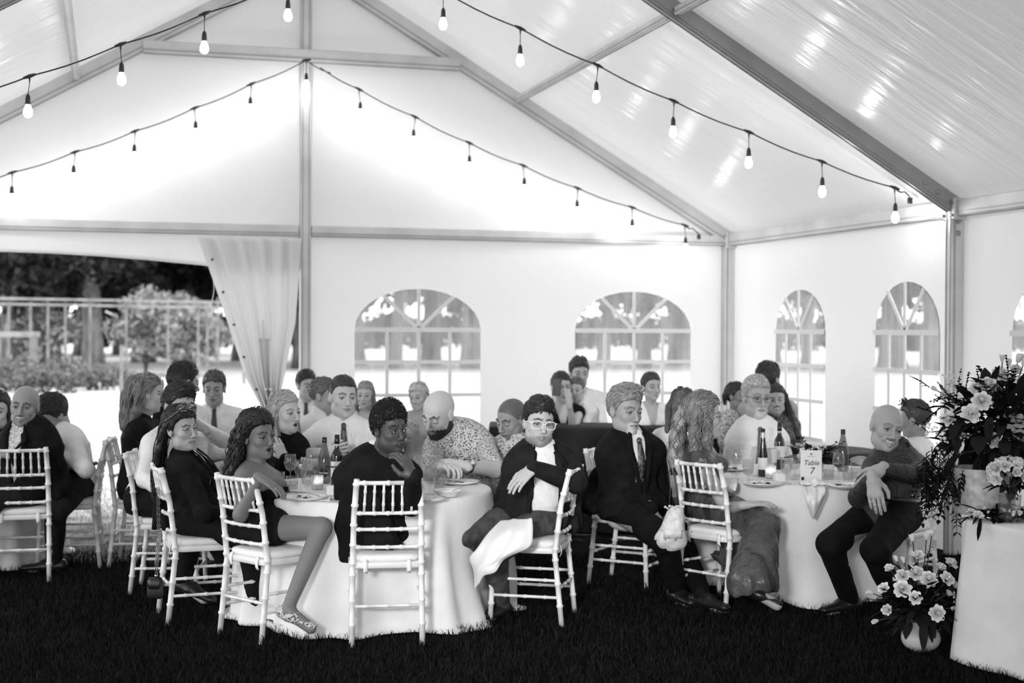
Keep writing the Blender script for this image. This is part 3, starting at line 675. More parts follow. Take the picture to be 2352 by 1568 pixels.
slacks = mat('dark_slacks', .016, .85, spec=.2, tex=(14, .012, .020, 2), bump=(14, .5, .03))
blackSlacks = mat('black_slacks', .006, .85, spec=.15, tex=(14, .004, .007, 2), bump=(14, .5, .03))
satin = mat('dark_satin', .07, .36, tex=(5, .05, .09, 3), bump=(11, .9, .05, (1, 1, .5)))
dotShirt = mat('dark_dotted_shirt', .035, .7, bump=(15, .5, .03))
_nt = dotShirt.node_tree; _v = _nt.nodes.new('ShaderNodeTexVoronoi'); _v.inputs['Scale'].default_value = 105; _v.inputs['Randomness'].default_value = .15
_tc = _nt.nodes.new('ShaderNodeTexCoord'); _r = _nt.nodes.new('ShaderNodeMapRange'); _r.inputs[1].default_value = .22; _r.inputs[2].default_value = .34; _r.inputs[3].default_value = .12; _r.inputs[4].default_value = .018
_nt.links.new(_tc.outputs['Object'], _v.inputs['Vector']); _nt.links.new(_v.outputs['Distance'], _r.inputs[0]); _nt.links.new(_r.outputs[0], _nt.nodes['Principled BSDF'].inputs['Base Color'])
floralM = spots('floral_print_cotton', .56, .05, 85, .86); floral2M = spots('floral_blouse', .5, .10, 60, .85)
tieM = spots('paisley_silk', .10, .012, 60, .95, .4); tieD = mat('dark_tie_silk', .03, .45, tex=(40, .02, .06, 3)); tieG = mat('grey_tie_silk', .10, .45)
laceM = spots('dark_lace', .09, .012, 50, .9); shoeM = mat('black_leather', .012, .35); sandalM = spots('patterned_sandal', .5, .05, 90, .9)
lensM = clearmat('glass_lens', haze=.02, tint=.93); goldM = mat('pale_metal', .7, .25, metal=1.0)
whitePl = mat('white_plastic', .8, .3); blackPl = mat('black_plastic', .012, .25)
def bone(par, px, py, L, sg):
    """point on the sight line px,py at distance L from its parent joint; sg +1 away, -1 nearer, 0 same depth"""
    r = ray(px, py); d0 = par-CAM
    if sg == 0: return CAM + r*(float(d0@fw))
    a = r@r; b = -2*(r@d0); c = d0@d0-L*L; D = b*b-4*a*c
    if D < 0: t = -b/(2*a)
    else: t = (-b+sg*math.sqrt(D))/(2*a)
    return CAM+r*t
def camdir(v): return v[0]*Rt + v[1]*Up - v[2]*Fd      # right, up, towards the camera
def basis(yaw, pitch=0, roll=0):
    y = math.radians(yaw); p = math.radians(pitch); r = math.radians(roll)
    f = math.sin(y)*Rt - math.cos(y)*Fd; x = -math.cos(y)*Rt - math.sin(y)*Fd
    f2 = f*math.cos(p)-Up*math.sin(p); u = Up*math.cos(p)+f*math.sin(p)
    x2 = x*math.cos(r)+u*math.sin(r); u2 = u*math.cos(r)-x*math.sin(r)
    return x2, f2, u2
PEOPLE = []
def person(label, hd, hp, Z, yaw=0, pitch=0, roll=0, byaw=None, skin=.42, fem=0, near=1, nb=None, pel=None, sh=(None, None), arms=({}, {}), legs=({}, {}), stand=False,
           fat=0, sw=1.0, face={}, hair=None, hairc=.02, tress=None, wear='shirt', shirt=None, top=None, trousers=None, tie=None, glasses=None, gaze=(0, 0), shoes=True, sleeve=(1, 1), vneck=(-.24, .055, .0), disp=.004, jlen=.0, iris=.05, skirt=None, collar=True, group=None, torso_skin=True, seatdrop=None, lift=0, extra=None):
    if byaw is None: byaw = yaw*.7
    k = FPX/Z; s = min(1.34, max(.8, hp/k/.23)); H = P(hd[0], hd[1], Z)
    hx, hf, hu = basis(yaw, pitch, roll); bx, bf, _ = basis(byaw)
    NB = P(nb[0], nb[1], Z+nb[2]) if nb else H-Up*.160*s-(.6*hf+.4*bf)*.028*s
    if pel is not None: PL = P(pel[0], pel[1], Z+pel[2])
    else: PL = NB-Up*.50*s; PL[2] = (.95*s if stand else .56)
    if stand and pel is None: PL[2] = min(PL[2], NB[2]-.46)
    if not stand: PL[2] = max(PL[2], .505+.092*s)
    SH = [P(sh[i][0], sh[i][1], Z+sh[i][2]) if sh[i] else NB+bx*(.165-.018*fem)*s*sw*g-Up*.045*s for i, g in ((0, 1), (1, -1))]
    cup = unit(NB-PL); cx = unit(SH[0]-SH[1]); cx = unit(cx-cup*(cx@cup)); cf = np.cross(cup, cx)
    base = np.array([PL[0], PL[1], 0.]); root = empty('person', base, 0, label, 'person', group); NP_ = (lambda V: V-base)
    Mh = np.eye(4); Mh[:3, 0] = hx*s; Mh[:3, 1] = hf*s; Mh[:3, 2] = hu*s; Mh[:3, 3] = H-base
    # arms
    A = []
    for i, g in ((0, 1), (1, -1)):
        a = arms[i] or {}
        if 'e' in a: E_ = bone(SH[i], a['e'][0], a['e'][1], .285*s, a['e'][2])
        else: E_ = SH[i]-Up*.25*s+bf*.09*s+bx*g*.03
        if 'w' in a: Wr = bone(E_, a['w'][0], a['w'][1], .25*s, a['w'][2])
        elif 'e' in a: Wr = E_+unit(bf-Up*.1)*.24*s
        else: Wr = E_+bf*.20*s-bx*g*.08*s+Up*(.02 if not stand else -.12); Wr[2] = max(Wr[2], .80) if not stand else Wr[2]
        fd = unit(camdir(a['fd'])) if 'fd' in a else unit(Wr-E_); pn = camdir(a['pn']) if 'pn' in a else -Up+.2*bx*(-g)
        A.append((E_, Wr, fd, pn, a.get('pose', 'relaxed'), a.get('hide', False)))
    Lg = []
    for i, g in ((0, 1), (1, -1)):
        l = legs[i] or {}; hip = PL+bx*g*.085*s-Up*.02
        if stand: K = hip+bf*.02; K[2] = .5; An = K-bf*.04; An[2] = .085
        else:
            K = hip+bf*.42*s+bx*g*.03; K[2] = .50; An = K+bf*.04; An[2] = .085
        if 'k' in l: K = bone(hip, l['k'][0], l['k'][1], .44*s, l['k'][2])
        if 'a' in l:
            An = bone(K, l['a'][0], l['a'][1], .42*s, l['a'][2])
        An[2] = max(An[2], .08); ft = unit(camdir(l['fd'])) if 'fd' in l else bf
        ft = unit(np.array([ft[0], ft[1], -.12 if An[2] < .12 else -.45])); Lg.append((hip, K, An, ft))
    sclow = [.31]
    def seatcut(F_, X, Y, Z_):
        if stand: return F_
        q = PL+bf*.06*s; rr = np.sqrt((X-q[0])**2+(Y-q[1])**2)
        return np.maximum(F_, np.minimum(np.minimum(.507-Z_, (.25*s-rr)), Z_-sclow[0])+0*F_).astype(np.float32)
    hB = .012 if near else .018; hG = .0085 if near == 2 else (.010 if near else .014)
    def torso(F, i, lo=True, topk=.035):
        w = 1-.10*fem; wa = lerp(PL, NB, .40); ch = lerp(PL, NB, .74); q = sw*s
        F.cone(PL, wa, (.150+.012*fem)*s+i+fat*.03, .130*w*s+i+fat*.035, .03, cf, .76) if lo else None
        F.cone(wa, ch, .130*w*s+i+fat*.035, .152*w*q+i+fat*.015, .04, cf, .72)
        F.cone(ch, NB-cup*.035*s, .152*w*q+i+fat*.015, .075*s+i*.6, .05, cf, .74)
        for S_ in SH: F.cone(lerp(NB, S_, .30)-cup*.02*s, S_, .056*s+i, .056*s*w+i, topk, None)
        F.cone(lerp(SH[0], ch, .35), lerp(SH[1], ch, .35), .075*s*w+i, .075*s*w+i, .05, cf, .9)
        if fat: F.ell(lerp(PL, NB, .32)+cf*.05*s, (.125*s*fat+i+.03,)*3, .06)
        if fem:
            for g in (-1, 1): F.ell(ch-cup*.035+cx*g*.070*s+cf*(.085)*s, ((.052)*s+i*.6,)*3, .03)
    def arm(F, j, i, t=1.0, skinr=False):
        E_, Wr = A[j][0], A[j][1]; w = 1-.15*fem
        r = (.050*w*s+i, .041*w*s+i, .0265*w*s+i)
        if t >= 1: F.cone(SH[j], E_, r[0], r[1], .02); F.cone(E_, lerp(E_, Wr, min(1, t-1+.92 if t < 2 else .99)), r[1], r[2], .02)
        elif t > 0: F.cone(SH[j], lerp(SH[j], E_, t), r[0], lerp(r[0], r[1], t)+.006, .02)
    def leg(F, j, i, t=2.0):
        hip, K, An, ft = Lg[j]; w = 1+.0*fem
        F.cone(hip, K, .082*s*w+i, .058*s+i, .03)
        if t > 1: F.cone(K, lerp(K, An, min(1, t-1)), .056*s+i, lerp(.056, .036, min(1, t-1))*s+i*1.1, .02)
    # ---- body: one skin mesh (head, trunk, limbs, hands)
    parts = []
    fk = dict(face); fk.setdefault('skin', skin); fk['fem'] = fem
    nl = (np.linalg.inv(Mh) @ np.append(NB-base, 1))[:3]
    v, q, c = head_mesh((.0026 if near == 2 else .0034) if near else .0050, neckp=tuple(nl), neckr=(.050 if not fem else .042)+fat*.007, **fk)
    parts.append((v@Mh[:3, :3].T+Mh[:3, 3], q, c))
    F = Fld(hB); torso(F, -.012); [arm(F, j, 0 if (sleeve[j] < 1.9) else -.004, 2) for j in (0, 1)]; [leg(F, j, -.006) for j in (0, 1)]
    F.cone(NB, NB-cup*.03, .052*s, .06*s, .03)
    for j in (0, 1):
        hip, K, An, ft = Lg[j]; F.cone(An+ft*.0-Up*.02, An+ft*.13*s-Up*.045, .034*s, .026*s, .02)
    v, q = F.mesh(); parts.append((NP_(v), q, np.full(len(v), fk['skin'])))
    for j in (0, 1):
        E_, Wr, fd, pn, pose, hide = A[j]
        if hide: continue
        v, q = hand_mesh(pose, .0032 if near else .0045); y = fd; z = -unit(pn-y*(pn@y)); x = np.cross(y, z); v = v.copy()
        if j == 0: v[:, 0] *= -1; q = q[:, ::-1]
        v = (v*s*(.92 if fem else 1))@np.stack([x, y, z]) + Wr - base; parts.append((v, q, np.full(len(v), fk['skin'])))
    V, Q, C_ = join(parts); mk('body', V, Q, skinM, root, True, C_)
    if fk.get('eyes', 'open') == 'open': eyes_mesh(root, Mh, gaze[0], gaze[1], iris)
    # ---- hair
    hr = [.0038 if near else .0055]
    def hadd(V, Q, nm='hair', m=None): mk(nm, V@Mh[:3, :3].T+Mh[:3, 3], Q, m or hairM(hairc), root)
    if hair is not None:
        v, q = hair_cap(hr[0], seed=len(PEOPLE), **{k_: v_ for k_, v_ in hair.items() if k_ not in ('flow', 'L')}); parts = [(v, q)]
        if not hair.get('curly'): parts.append(combed(v, q, hair, 2200 if near == 2 else (1300 if near else 600), bool(tress), len(PEOPLE), 1.1 if near else 1.7))
        else: parts.append(curls(v, q, hair, 3200, len(PEOPLE)))
        if tress:
            tl, n_, wv, wf, rr = tress
            Fh = Fld(.006 if near else .008)
            for pts, r0, r1 in tl: Fh.chain(pts, list(np.linspace(r0*.8, r1*.8, len(pts))), .015)
            Fh.ell((0, .012, -.035), (.063, .078, .088), .008, op='s')
            parts.append(Fh.mesh(.003, 3, (40, 60))); parts.append(strands(tl, n_, wv, wf, rr, seed=len(PEOPLE)))
        V, Q, _ = join(parts); hadd(V, Q)
    # ---- clothes
    sM = shirt or whiteShirt
    def surf(V, lx, lz, off=.006, ref=None):
        d = V+base-NB; a = d@cx; b = d@cf; c = d@cup; mk_ = (abs(a-lx) < .016) & (abs(c-lz) < .016) & (b > -.02) & (b < .20*s+fat*.06)
        return NB+cx*lx+cup*lz+cf*((b[mk_].max() if mk_.any() else .10*s)+off)-base
    def dim(F_):
        def d(X, Y, Z_): x = X-NB[0]; y = Y-NB[1]; z = Z_-NB[2]; return x*cx[0]+y*cx[1]+z*cx[2], x*cf[0]+y*cf[1]+z*cf[2], x*cup[0]+y*cup[1]+z*cup[2]
        return d
    loc3 = dim(None); G = {}
    if wear in ('shirt', 'jacket', 'top'):
        i = .009; F = Fld(hG); torso(F, i)
        jk = wear == 'jacket'
        for j in (0, 1): arm(F, j, .008 if not jk else .002, sleeve[j] if sleeve[j] < 1 else (sleeve[j] if not jk else 2))
        if collar:
            ct = NB+(hu*.6+cup*.4)*.052*s; F.cone(NB+cup*.008*s, ct, .060*s+fat*.008, .0595*s+fat*.008, .012)
            F.cone(NB+cf*.045*s+cup*.065*s, NB+cf*.080*s-cup*.02*s*(2 if not tie else 1), .020*s, .006, .006, op='s')
        v, q = F.mesh(disp, len(PEOPLE)); v = NP_(v); G['shirt'] = v
        o = mk({'top': 'top'}.get(wear, 'shirt'), v, q, sM, root)
        if wear == 'shirt' and near and not fem:
            for t in range(5): mb = MB(); p = surf(v, 0, -.06-.075*t, .001); mb.ell(p, (.006, .006, .006), n=6, m=4); mb.build('button', whitePl if sM is not dotShirt else goldM, root)
    if wear == 'jacket':
        i = .020; F = Fld(hG); torso(F, i)
        F.cone(NB-cup*.025*s, NB+(hu*.4+cup*.6)*.030*s, .082*s, .074*s, .014)
        for j in (0, 1): F.cone(PL, lerp(Lg[j][0], Lg[j][1], .18)+Up*.01, .150*s, .10*s+.01, .04)
        if jlen:
            F.fn(seatcut)
            hc = PL-bf*.15*s; F.cone(hc+Up*.05, hc-Up*jlen, .155*s, .185*s, .03, bf, .22)
            for g in (-1, 1): F.cone(hc+bx*g*.10*s, hc+bx*g*.17*s+bf*.10-Up*jlen*.9, .06*s, .045*s, .04, bf, .5)
            F.fn(lambda F_, X, Y, Z_: np.maximum(F_, (hc[2]-jlen*1.25)-Z_+.015*np.sin(X*22)+.012*np.sin(Y*31)+0*F_).astype(np.float32))
        if not jlen: F.fn(seatcut)
        lz0, w0, ext = vneck
        def vcut(F_, X, Y, Z_):
            a, b, c = loc3(X, Y, Z_); w = np.interp(c, [-.62, lz0-.16, lz0, .02, .10], [ext+.05*(ext > 0), ext, max(ext, .002), w0, w0+.012])
            d = np.minimum(w-np.abs(a), b-.035*s); d = np.minimum(d, .2+0*c); ok = c > (-2 if ext > 0 else lz0-.02); d = np.where(ok, d, -.1)
            return np.maximum(F_, d).astype(np.float32)
        F.fn(vcut)
        for j in (0, 1): arm(F, j, .015, 2)
        v, q = F.mesh(disp, len(PEOPLE)); v = NP_(v); G['jacket'] = v; jM = top or blackWool
        mk('jacket', v, q, jM, root)
        for g in (-1, 1):
            pts = [(.050, .055, .012), (.062, .0, .026), (.066, -.05, .040), (.046+ext*.4, -.12, .036), (.02+ext, lz0+.01, .012)]
            rows = []
            for (lx, lz, wd) in pts:
                p0 = surf(v, g*(lx-.006), lz, .006); p1 = surf(v, g*(lx+wd), lz+.012, .007); rows.append([p0, (p0+p1)/2+cf*.004, p1])
            mb = MB(); mb.sheet(np.array(rows)); o = mb.build('lapel', jM, root); solid(o, .005, 0)
        for j in (0, 1):
            E_, Wr = A[j][0], A[j][1]; mb = MB(); a = lerp(E_, Wr, .94); b = lerp(E_, Wr, 1.02); mb.tube([a-base, b-base], [.034*s, .0335*s], 14, cap=False); o = mb.build('shirt_cuff', sM, root); solid(o, .003, 1)
    if wear in ('dress', 'strapless', 'sleeveless', 'coat'):
        F = Fld(hG); torso(F, .009 if wear != 'coat' else .018)
        for j in (0, 1):
            if sleeve[j] > 0 and wear != 'strapless': arm(F, j, .010, sleeve[j])
        if wear != 'strapless' or skirt:
            pass
        K0, K1 = Lg[0], Lg[1]; sk = skirt or {}
        tl = sk.get('t', .7)
        for j in (0, 1): F.cone(Lg[j][0], lerp(Lg[j][0], Lg[j][1], tl), .092*s+.008, .075*s+.012, .05)
        F.cone(lerp(K0[0], K0[1], .3), lerp(K1[0], K1[1], .3), .085*s, .085*s, .06)
        F.cone(lerp(K0[0], K0[1], tl*.85), lerp(K1[0], K1[1], tl*.85), .072*s, .072*s, .06)
        if sk.get('long'):
            km = (K0[1]+K1[1])/2; am = (K0[2]+K1[2])/2+Up*sk.get('hem', .12)
            hz = sk.get('hem', .12)
            for j in (0, 1): F.cone(Lg[j][1], Lg[j][2]+Up*.02, .078*s, .12*s, .05)
            F.cone(km-bf*.06, am-bf*.12, .08*s, .12*s, .06); F.cone(lerp(PL, km, .45)-Up*.02, am-bf*.16, .07*s, .09*s, .06); F.fn(lambda F_, X, Y, Z_: np.maximum(F_, hz+.02*np.sin(X*14)-Z_+0*F_).astype(np.float32)); F.fn(lambda F_, X, Y, Z_: (F_+.010*np.sin(X*46+3*np.sin(Z_*5)+Y*20)*np.clip((.62-Z_)*4, 0, 1)+.004*np.sin(Y*95+X*30)*np.clip((.62-Z_)*4, 0, 1)).astype(np.float32))
        if wear == 'strapless':
            lim = sk.get('top', -.10)
            F.fn(lambda F_, X, Y, Z_: np.maximum(F_, (loc3(X, Y, Z_)[2]-lim*s)+0*F_).astype(np.float32))
        elif wear in ('sleeveless', 'dress'):
            F.fn(lambda F_, X, Y, Z_: np.maximum(F_, np.minimum(.062*s+.3*np.clip(loc3(X, Y, Z_)[2], -.2, 0)-np.abs(loc3(X, Y, Z_)[0]), np.minimum(loc3(X, Y, Z_)[1]+.00, loc3(X, Y, Z_)[2]+.16*s))).astype(np.float32))
        sclow[0] = .31 if sk.get('long') else -9
        F.fn(seatcut); sclow[0] = .31
        v, q = F.mesh(disp*1.5 if wear != 'coat' else disp, len(PEOPLE)+9, (12, 20)); v = NP_(v); G['shirt'] = v
        mk({'coat': 'coat'}.get(wear, 'dress'), v, q, top or blackDress, root)
    if trousers is not None:
        F = Fld(hG); F.cone(PL-Up*.01, PL+cup*.075, .152*s+.008, .140*s+.008+fat*.03, .03, cf, .78)
        for j in (0, 1): leg(F, j, .012, 2.0)
        F.fn(seatcut)
        v, q = F.mesh(disp, len(PEOPLE)+3); mk('trousers', NP_(v), q, trousers, root)
        mb = MB(); c_ = PL+cup*.085-base; mb.tube([c_+(cx*math.cos(t)*(.152*s+.012+fat*.03)+cf*math.sin(t)*(.118*s+.010+fat*.03)) for t in np.linspace(0, 2*math.pi, 30)], .012, 6, flat=1.5)
        if near and wear == 'shirt': mb.build('belt', shoeM, root)
    if shoes:
        for j in (0, 1):
            hip, K, An, ft = Lg[j]; F = Fld(.007); fh = np.array([ft[0], ft[1], 0.]); fh = unit(fh) if An[2] < .13 else unit(fh+Up*-.3); b0 = An-Up*.035; b0[2] = max(b0[2], .045)
            ff = s*(.80 if fem else 1); F.cone(b0-fh*.04*ff, b0+fh*.05*ff, .040*ff, .040*ff, .02); F.cone(b0+fh*.05*ff-Up*.004, b0+fh*.165*ff-Up*.012, .041*ff, .030*ff, .02, Up, .65); F.cone(b0, An+Up*(.01 if not fem else -.01), .040*ff, .036*ff, .02)
            if An[2] < .13: F.fn(lambda F_, X, Y, Z_: np.maximum(F_, .004-Z_+0*F_).astype(np.float32))
            v, q = F.mesh(); mk('shoe', NP_(v), q, shoes if not isinstance(shoes, bool) else shoeM, root)
    if tie is not None and 'shirt' in G:
        v = G['shirt']; mb = MB(); rows = []
        bot = -.33*s
        for t in np.linspace(0, 1, 12):
            lz = lerp(.0, bot, t); wd = lerp(.012, .036, min(1, t*1.25)) if t < .93 else .012; pc = surf(v, 0, lz, .010)
            dq = float((pc+base-NB)@cf); dq_ = dq if t == 0 else min(max(dq, pq-.018), pq+.018); pc = pc+cf*(dq_-dq); pq = dq_
            rows.append([pc-cx*wd*s-cf*.004, pc, pc+cx*wd*s-cf*.004])
        mb.sheet(np.array(rows)); o = mb.build('necktie', tie, root); solid(o, .006, 0)
        mb = MB(); c_ = surf(v, 0, .010, .006); mb.ell(c_, (.015*s, .010*s, .017*s), np.stack([cx, cf, cup], 1), 10, 6); mb.build('tie_knot', tie, root)
    if glasses:
        gm = {'white': whitePl, 'thin': mat('thin_dark_metal', .08, .3, metal=.6)}[glasses]; rr = .0028 if glasses == 'white' else .0014
        g = empty('glasses', (0, 0, 0)); g.parent = root; fr = MB(); T = lambda p: Mh[:3, :3]@np.array(p)+Mh[:3, 3]
        for s_ in (-1, 1):
            w, h_ = (.027, .020) if glasses == 'white' else (.025, .016)
            ring = [T((s_*.034+w*math.copysign(abs(math.cos(t))**.7, math.cos(t)), .103-.012*abs(math.cos(t))*(1 if math.cos(t)*s_ > 0 else .3), -.001+h_*math.copysign(abs(math.sin(t))**.75, math.sin(t)))) for t in np.linspace(0, 2*math.pi, 25)]
            fr.tube(ring, rr*s, 6)
            mk('lens', ring[:-1], [tuple(range(24))], lensM, g, False)
            fr.tube([T((s_*.061, .094, .008)), T((s_*.074, .07, .010)), T((s_*.079, .0, .006)), T((s_*.079, -.02, -.008))], rr*s, 6)
        fr.tube([T((-.008, .108, .003)), T((0, .111, .005)), T((.008, .108, .003))], rr*s, 6); fr.build('frame', gm, g)
    info = dict(root=root, base=base, NB=NB, PL=PL, SH=SH, A=A, Lg=Lg, Mh=Mh, s=s, cx=cx, cf=cf, cup=cup, bx=bx, bf=bf, G=G, H=H)
    PEOPLE.append(info); return info
# ================================================================ chiavari chairs
woodW = mat('white_painted_wood', .80, .38, tex=(12, .74, .84, 3), bump=(40, .08, .003))
cushM = mat('white_seat_cushion', .84, .8, bump=(20, .4, .02))
def bamboo(pts, r, knots, n=8):
    pts = [np.array(p, float) for p in pts]; L = np.cumsum([0]+[np.linalg.norm(b-a) for a, b in zip(pts[:-1], pts[1:])]); T = L[-1]
    ts = sorted(set([0, T]+list(L)+[t for k in knots for t in (k*T-.010, k*T-.006, k*T+.006, k*T+.010)])); ts = [t for t in ts if 0 <= t <= T]
    P_ = []; R_ = []
    for t in ts:
        P_.append(np.array([np.interp(t, L, [p[i] for p in pts]) for i in range(3)])); near_k = any(abs(t-k*T) < .0075 for k in knots); R_.append(r*(1.28 if near_k else 1.0))
    mb = MB(); mb.tube(P_, R_, n); return mb
def make_chair():
    c = empty('chiavari_chair', (0, 0, 0)); w = .190; d = .185; wt = .172   # back at -y, sitter faces +y
    for s in (-1, 1):
        bamboo([(s*(w+.004), -d-.045, 0), (s*w, -d, .43), (s*(wt+.012), -d-.035, .72), (s*wt, -d-.085, .925)], .0165, (.13, .27, .42, .49, .60, .72, .84, .97)).build('rear_post', woodW, c)
        bamboo([(s*(w+.012), d+.018, 0), (s*(w+.004), d, .43)], .0165, (.28, .52, .78, .95)).build('leg', woodW, c)
        for z in (.17, .27): bamboo([(s*(w+.006), -d-.025, z), (s*(w+.006), d+.010, z)], .0095, (.2, .5, .8), 6).build('stretcher', woodW, c)
    for z in (.15, .25): bamboo([(-w-.005, d+.012, z), (w+.005, d+.012, z)], .0095, (.2, .5, .8), 6).build('stretcher', woodW, c)
    for z in (.22, ): bamboo([(-w-.003, -d-.022, z), (w+.003, -d-.022, z)], .0095, (.2, .5, .8), 6).build('stretcher', woodW, c)
    def bx(z, yy=0): t = np.interp(z, [.43, .72, .925], [0, 1, 2]); return (np.interp(t, [0, 1, 2], [w, wt+.012, wt]), np.interp(t, [0, 1, 2], [-d, -d-.035, -d-.085]))
    def arc(z, r, kn, nm, bow=.02):
        x, y = bx(z); bamboo([(-x, y, z), (-x*.5, y-bow*.75, z), (0, y-bow, z), (x*.5, y-bow*.75, z), (x, y, z)], r, kn, 7).build(nm, woodW, c)
    arc(.905, .0125, (.12, .5, .88), 'top_rail'); arc(.735, .0105, (.08, .3, .5, .7, .92), 'back_rail'); arc(.645, .0105, (.08, .3, .5, .7, .92), 'back_rail'); arc(.545, .0105, (.08, .3, .5, .7, .92), 'back_rail')
    for i in range(6):
        f = -1+2*(i+1)/7; x0, y0 = bx(.735); x1, y1 = bx(.905); b = .02*(1-abs(f)**1.6)
        bamboo([(x0*f, y0-b, .735), (x1*f, y1-b, .905)], .0078, (.3, .72), 6).build('spindle', woodW, c)
    mb = MB(); pr = []
    n = 32
    for (sc, z) in ((.98, .425), (1.0, .430), (1.0, .452), (.985, .458)):
        pr.append([(sc*.205*math.copysign(abs(math.cos(t))**.35, math.cos(t)), sc*.205*math.copysign(abs(math.sin(t))**.35, math.sin(t)), z) for t in np.linspace(0, 2*math.pi, n+1)[:-1]])
    V = [p for r_ in pr for p in r_]; F = [(i*n+j, i*n+(j+1) % n, (i+1)*n+(j+1) % n, (i+1)*n+j) for i in range(3) for j in range(n)] + [tuple(range(n-1, -1, -1)), tuple(3*n+j for j in range(n))]
    mb.add(V, F); mb.build('seat_frame', woodW, c)
    mb = MB(); V = []; m_ = 7
    prof = [(.90, .459), (1.0, .465), (1.02, .478), (1.0, .492), (.9, .500), (.6, .504), (.05, .504)]
    for (sc, z) in prof: V += [(sc*.193*math.copysign(abs(math.cos(t))**.45, math.cos(t)), sc*.193*math.copysign(abs(math.sin(t))**.45, math.sin(t)), z) for t in np.linspace(0, 2*math.pi, n+1)[:-1]]
    F = [(i*n+j, i*n+(j+1) % n, (i+1)*n+(j+1) % n, (i+1)*n+j) for i in range(m_-1) for j in range(n)] + [tuple(6*n+j for j in range(n))]
    mb.add(V, F); cu = mb.build('seat_cushion', cushM, c)
    for s in (-1, 1):
        mb = MB(); g = np.array([[(s*.12-.012+.024*a, -.20-.012*math.sin(t*3), .475-.075*t) for a in (0, 1)] for t in np.linspace(0, 1, 6)]); mb.sheet(g); solid(mb.build('cushion_tie', cushM, cu), .002, 0)
    return c
chair0 = make_chair(); CH = [0]
def chair(px, py, face, label, group='white chiavari chairs around the tables', off=(0, 0), tilt=0):
    """px,py: picture point of the middle of the chair on the ground; face: picture yaw the sitter faces"""
    o = chair0 if CH[0] == 0 else copy_tree(chair0); CH[0] += 1
    p = onZ(px, py); f = basis(face)[1]; o.location = (p[0]+off[0], p[1]+off[1], 0); o.rotation_euler = (tilt, 0, math.atan2(-f[0], f[1])); tag(o, label, 'chair', group)
    return o
# ================================================================ the guests
SH0 = dict(t=.004, top=.008); short = dict(t=.006, top=.014); quiff = dict(t=.006, top=.018, quiff=.02)
def lg(a=None, b=None): return (a or {}, b or {})
# --- centre of the near table
O_ = person('young man in a black blazer, chin on fist, looking back over his shoulder', (896, 985), 106, 8.1, 38, 4, -4, byaw=158, skin=.075, near=2, fat=.55, nb=(868, 1058, .10), pel=(862, 1262, .12),
    sh=((938, 1092, .10), (798, 1096, .08)), arms=(dict(e=(944, 1160, -1), w=(950, 1094, -1), fd=(-.45, .85, .1), pn=(-.8, 0, -.5), pose='curl'), dict(e=(792, 1185, 1), w=(880, 1230, 1), pose='relaxed')),
    legs=lg(dict(k=(965, 1290, 1), a=(900, 1415, 1)), dict(k=(800, 1290, 1), a=(845, 1430, 1))), wear='jacket', trousers=blackSlacks, jlen=.15, face=dict(mouth='frown', beard=.25, brow=.012, lips=.6, nose=1.0), hair=dict(t=.007, top=.030, curly=.006, rough=.0025, low=-.03), hairc=.008, gaze=(-.5, 0), iris=.02, sw=1.05)
I_ = person('woman with long dark curls and bare shoulders, mouth open in surprise', (592, 1000), 104, 8.32, 50, 2, -6, byaw=62, skin=.17, fem=1, near=2, nb=(583, 1078, .02), pel=(600, 1262, 0), sw=1.0,
    sh=((560, 1094, -.10), (628, 1098, .16)), arms=(dict(e=(552, 1182, -1), w=(598, 1098, -1), fd=(.85, -.45, .2), pn=(.1, -.9, -.1), pose='hang'), dict(e=(668, 1160, 1), w=(705, 1176, 1), fd=(1, -.1, 0), pose='relaxed')),
    legs=lg(dict(k=(738, 1212, -1), a=(662, 1395, -1), fd=(1, 0, .3)), dict(k=(735, 1240, 1), a=(585, 1390, -1), fd=(1, 0, .2))), wear='strapless', sleeve=(0, 0), skirt=dict(t=.35, top=-.11), shoes=sandalM, face=dict(mouth='open', brow=.02, lips=.45, nose=.95), hair=dict(t=.014, top=.020, low=.01), hairc=.010,
    tress=([([(.055, -.02, .085), (.085, -.03, .0), (.100, -.055, -.09), (.125, -.075, -.17), (.14, -.10, -.25)], .022, .040), ([(.02, -.07, .09), (.045, -.115, .0), (.06, -.13, -.10), (.085, -.13, -.20), (.10, -.13, -.28)], .030, .045), ([(-.055, -.02, .085), (-.088, -.03, .0), (-.092, -.05, -.09), (-.095, -.05, -.17), (-.09, -.04, -.24)], .022, .035), ([(-.02, -.08, .08), (-.03, -.12, 0), (-.03, -.135, -.1), (-.02, -.14, -.2)], .03, .04), ([(.03, .03, .108), (.065, .03, .085), (.083, .0, .03), (.092, -.03, -.04)], .012, .016), ([(-.02, .03, .110), (-.06, .03, .085), (-.082, .0, .03), (-.088, -.03, -.04)], .012, .016)], 85, .011, 3.4, .0031), gaze=(.35, -.1), iris=.02)
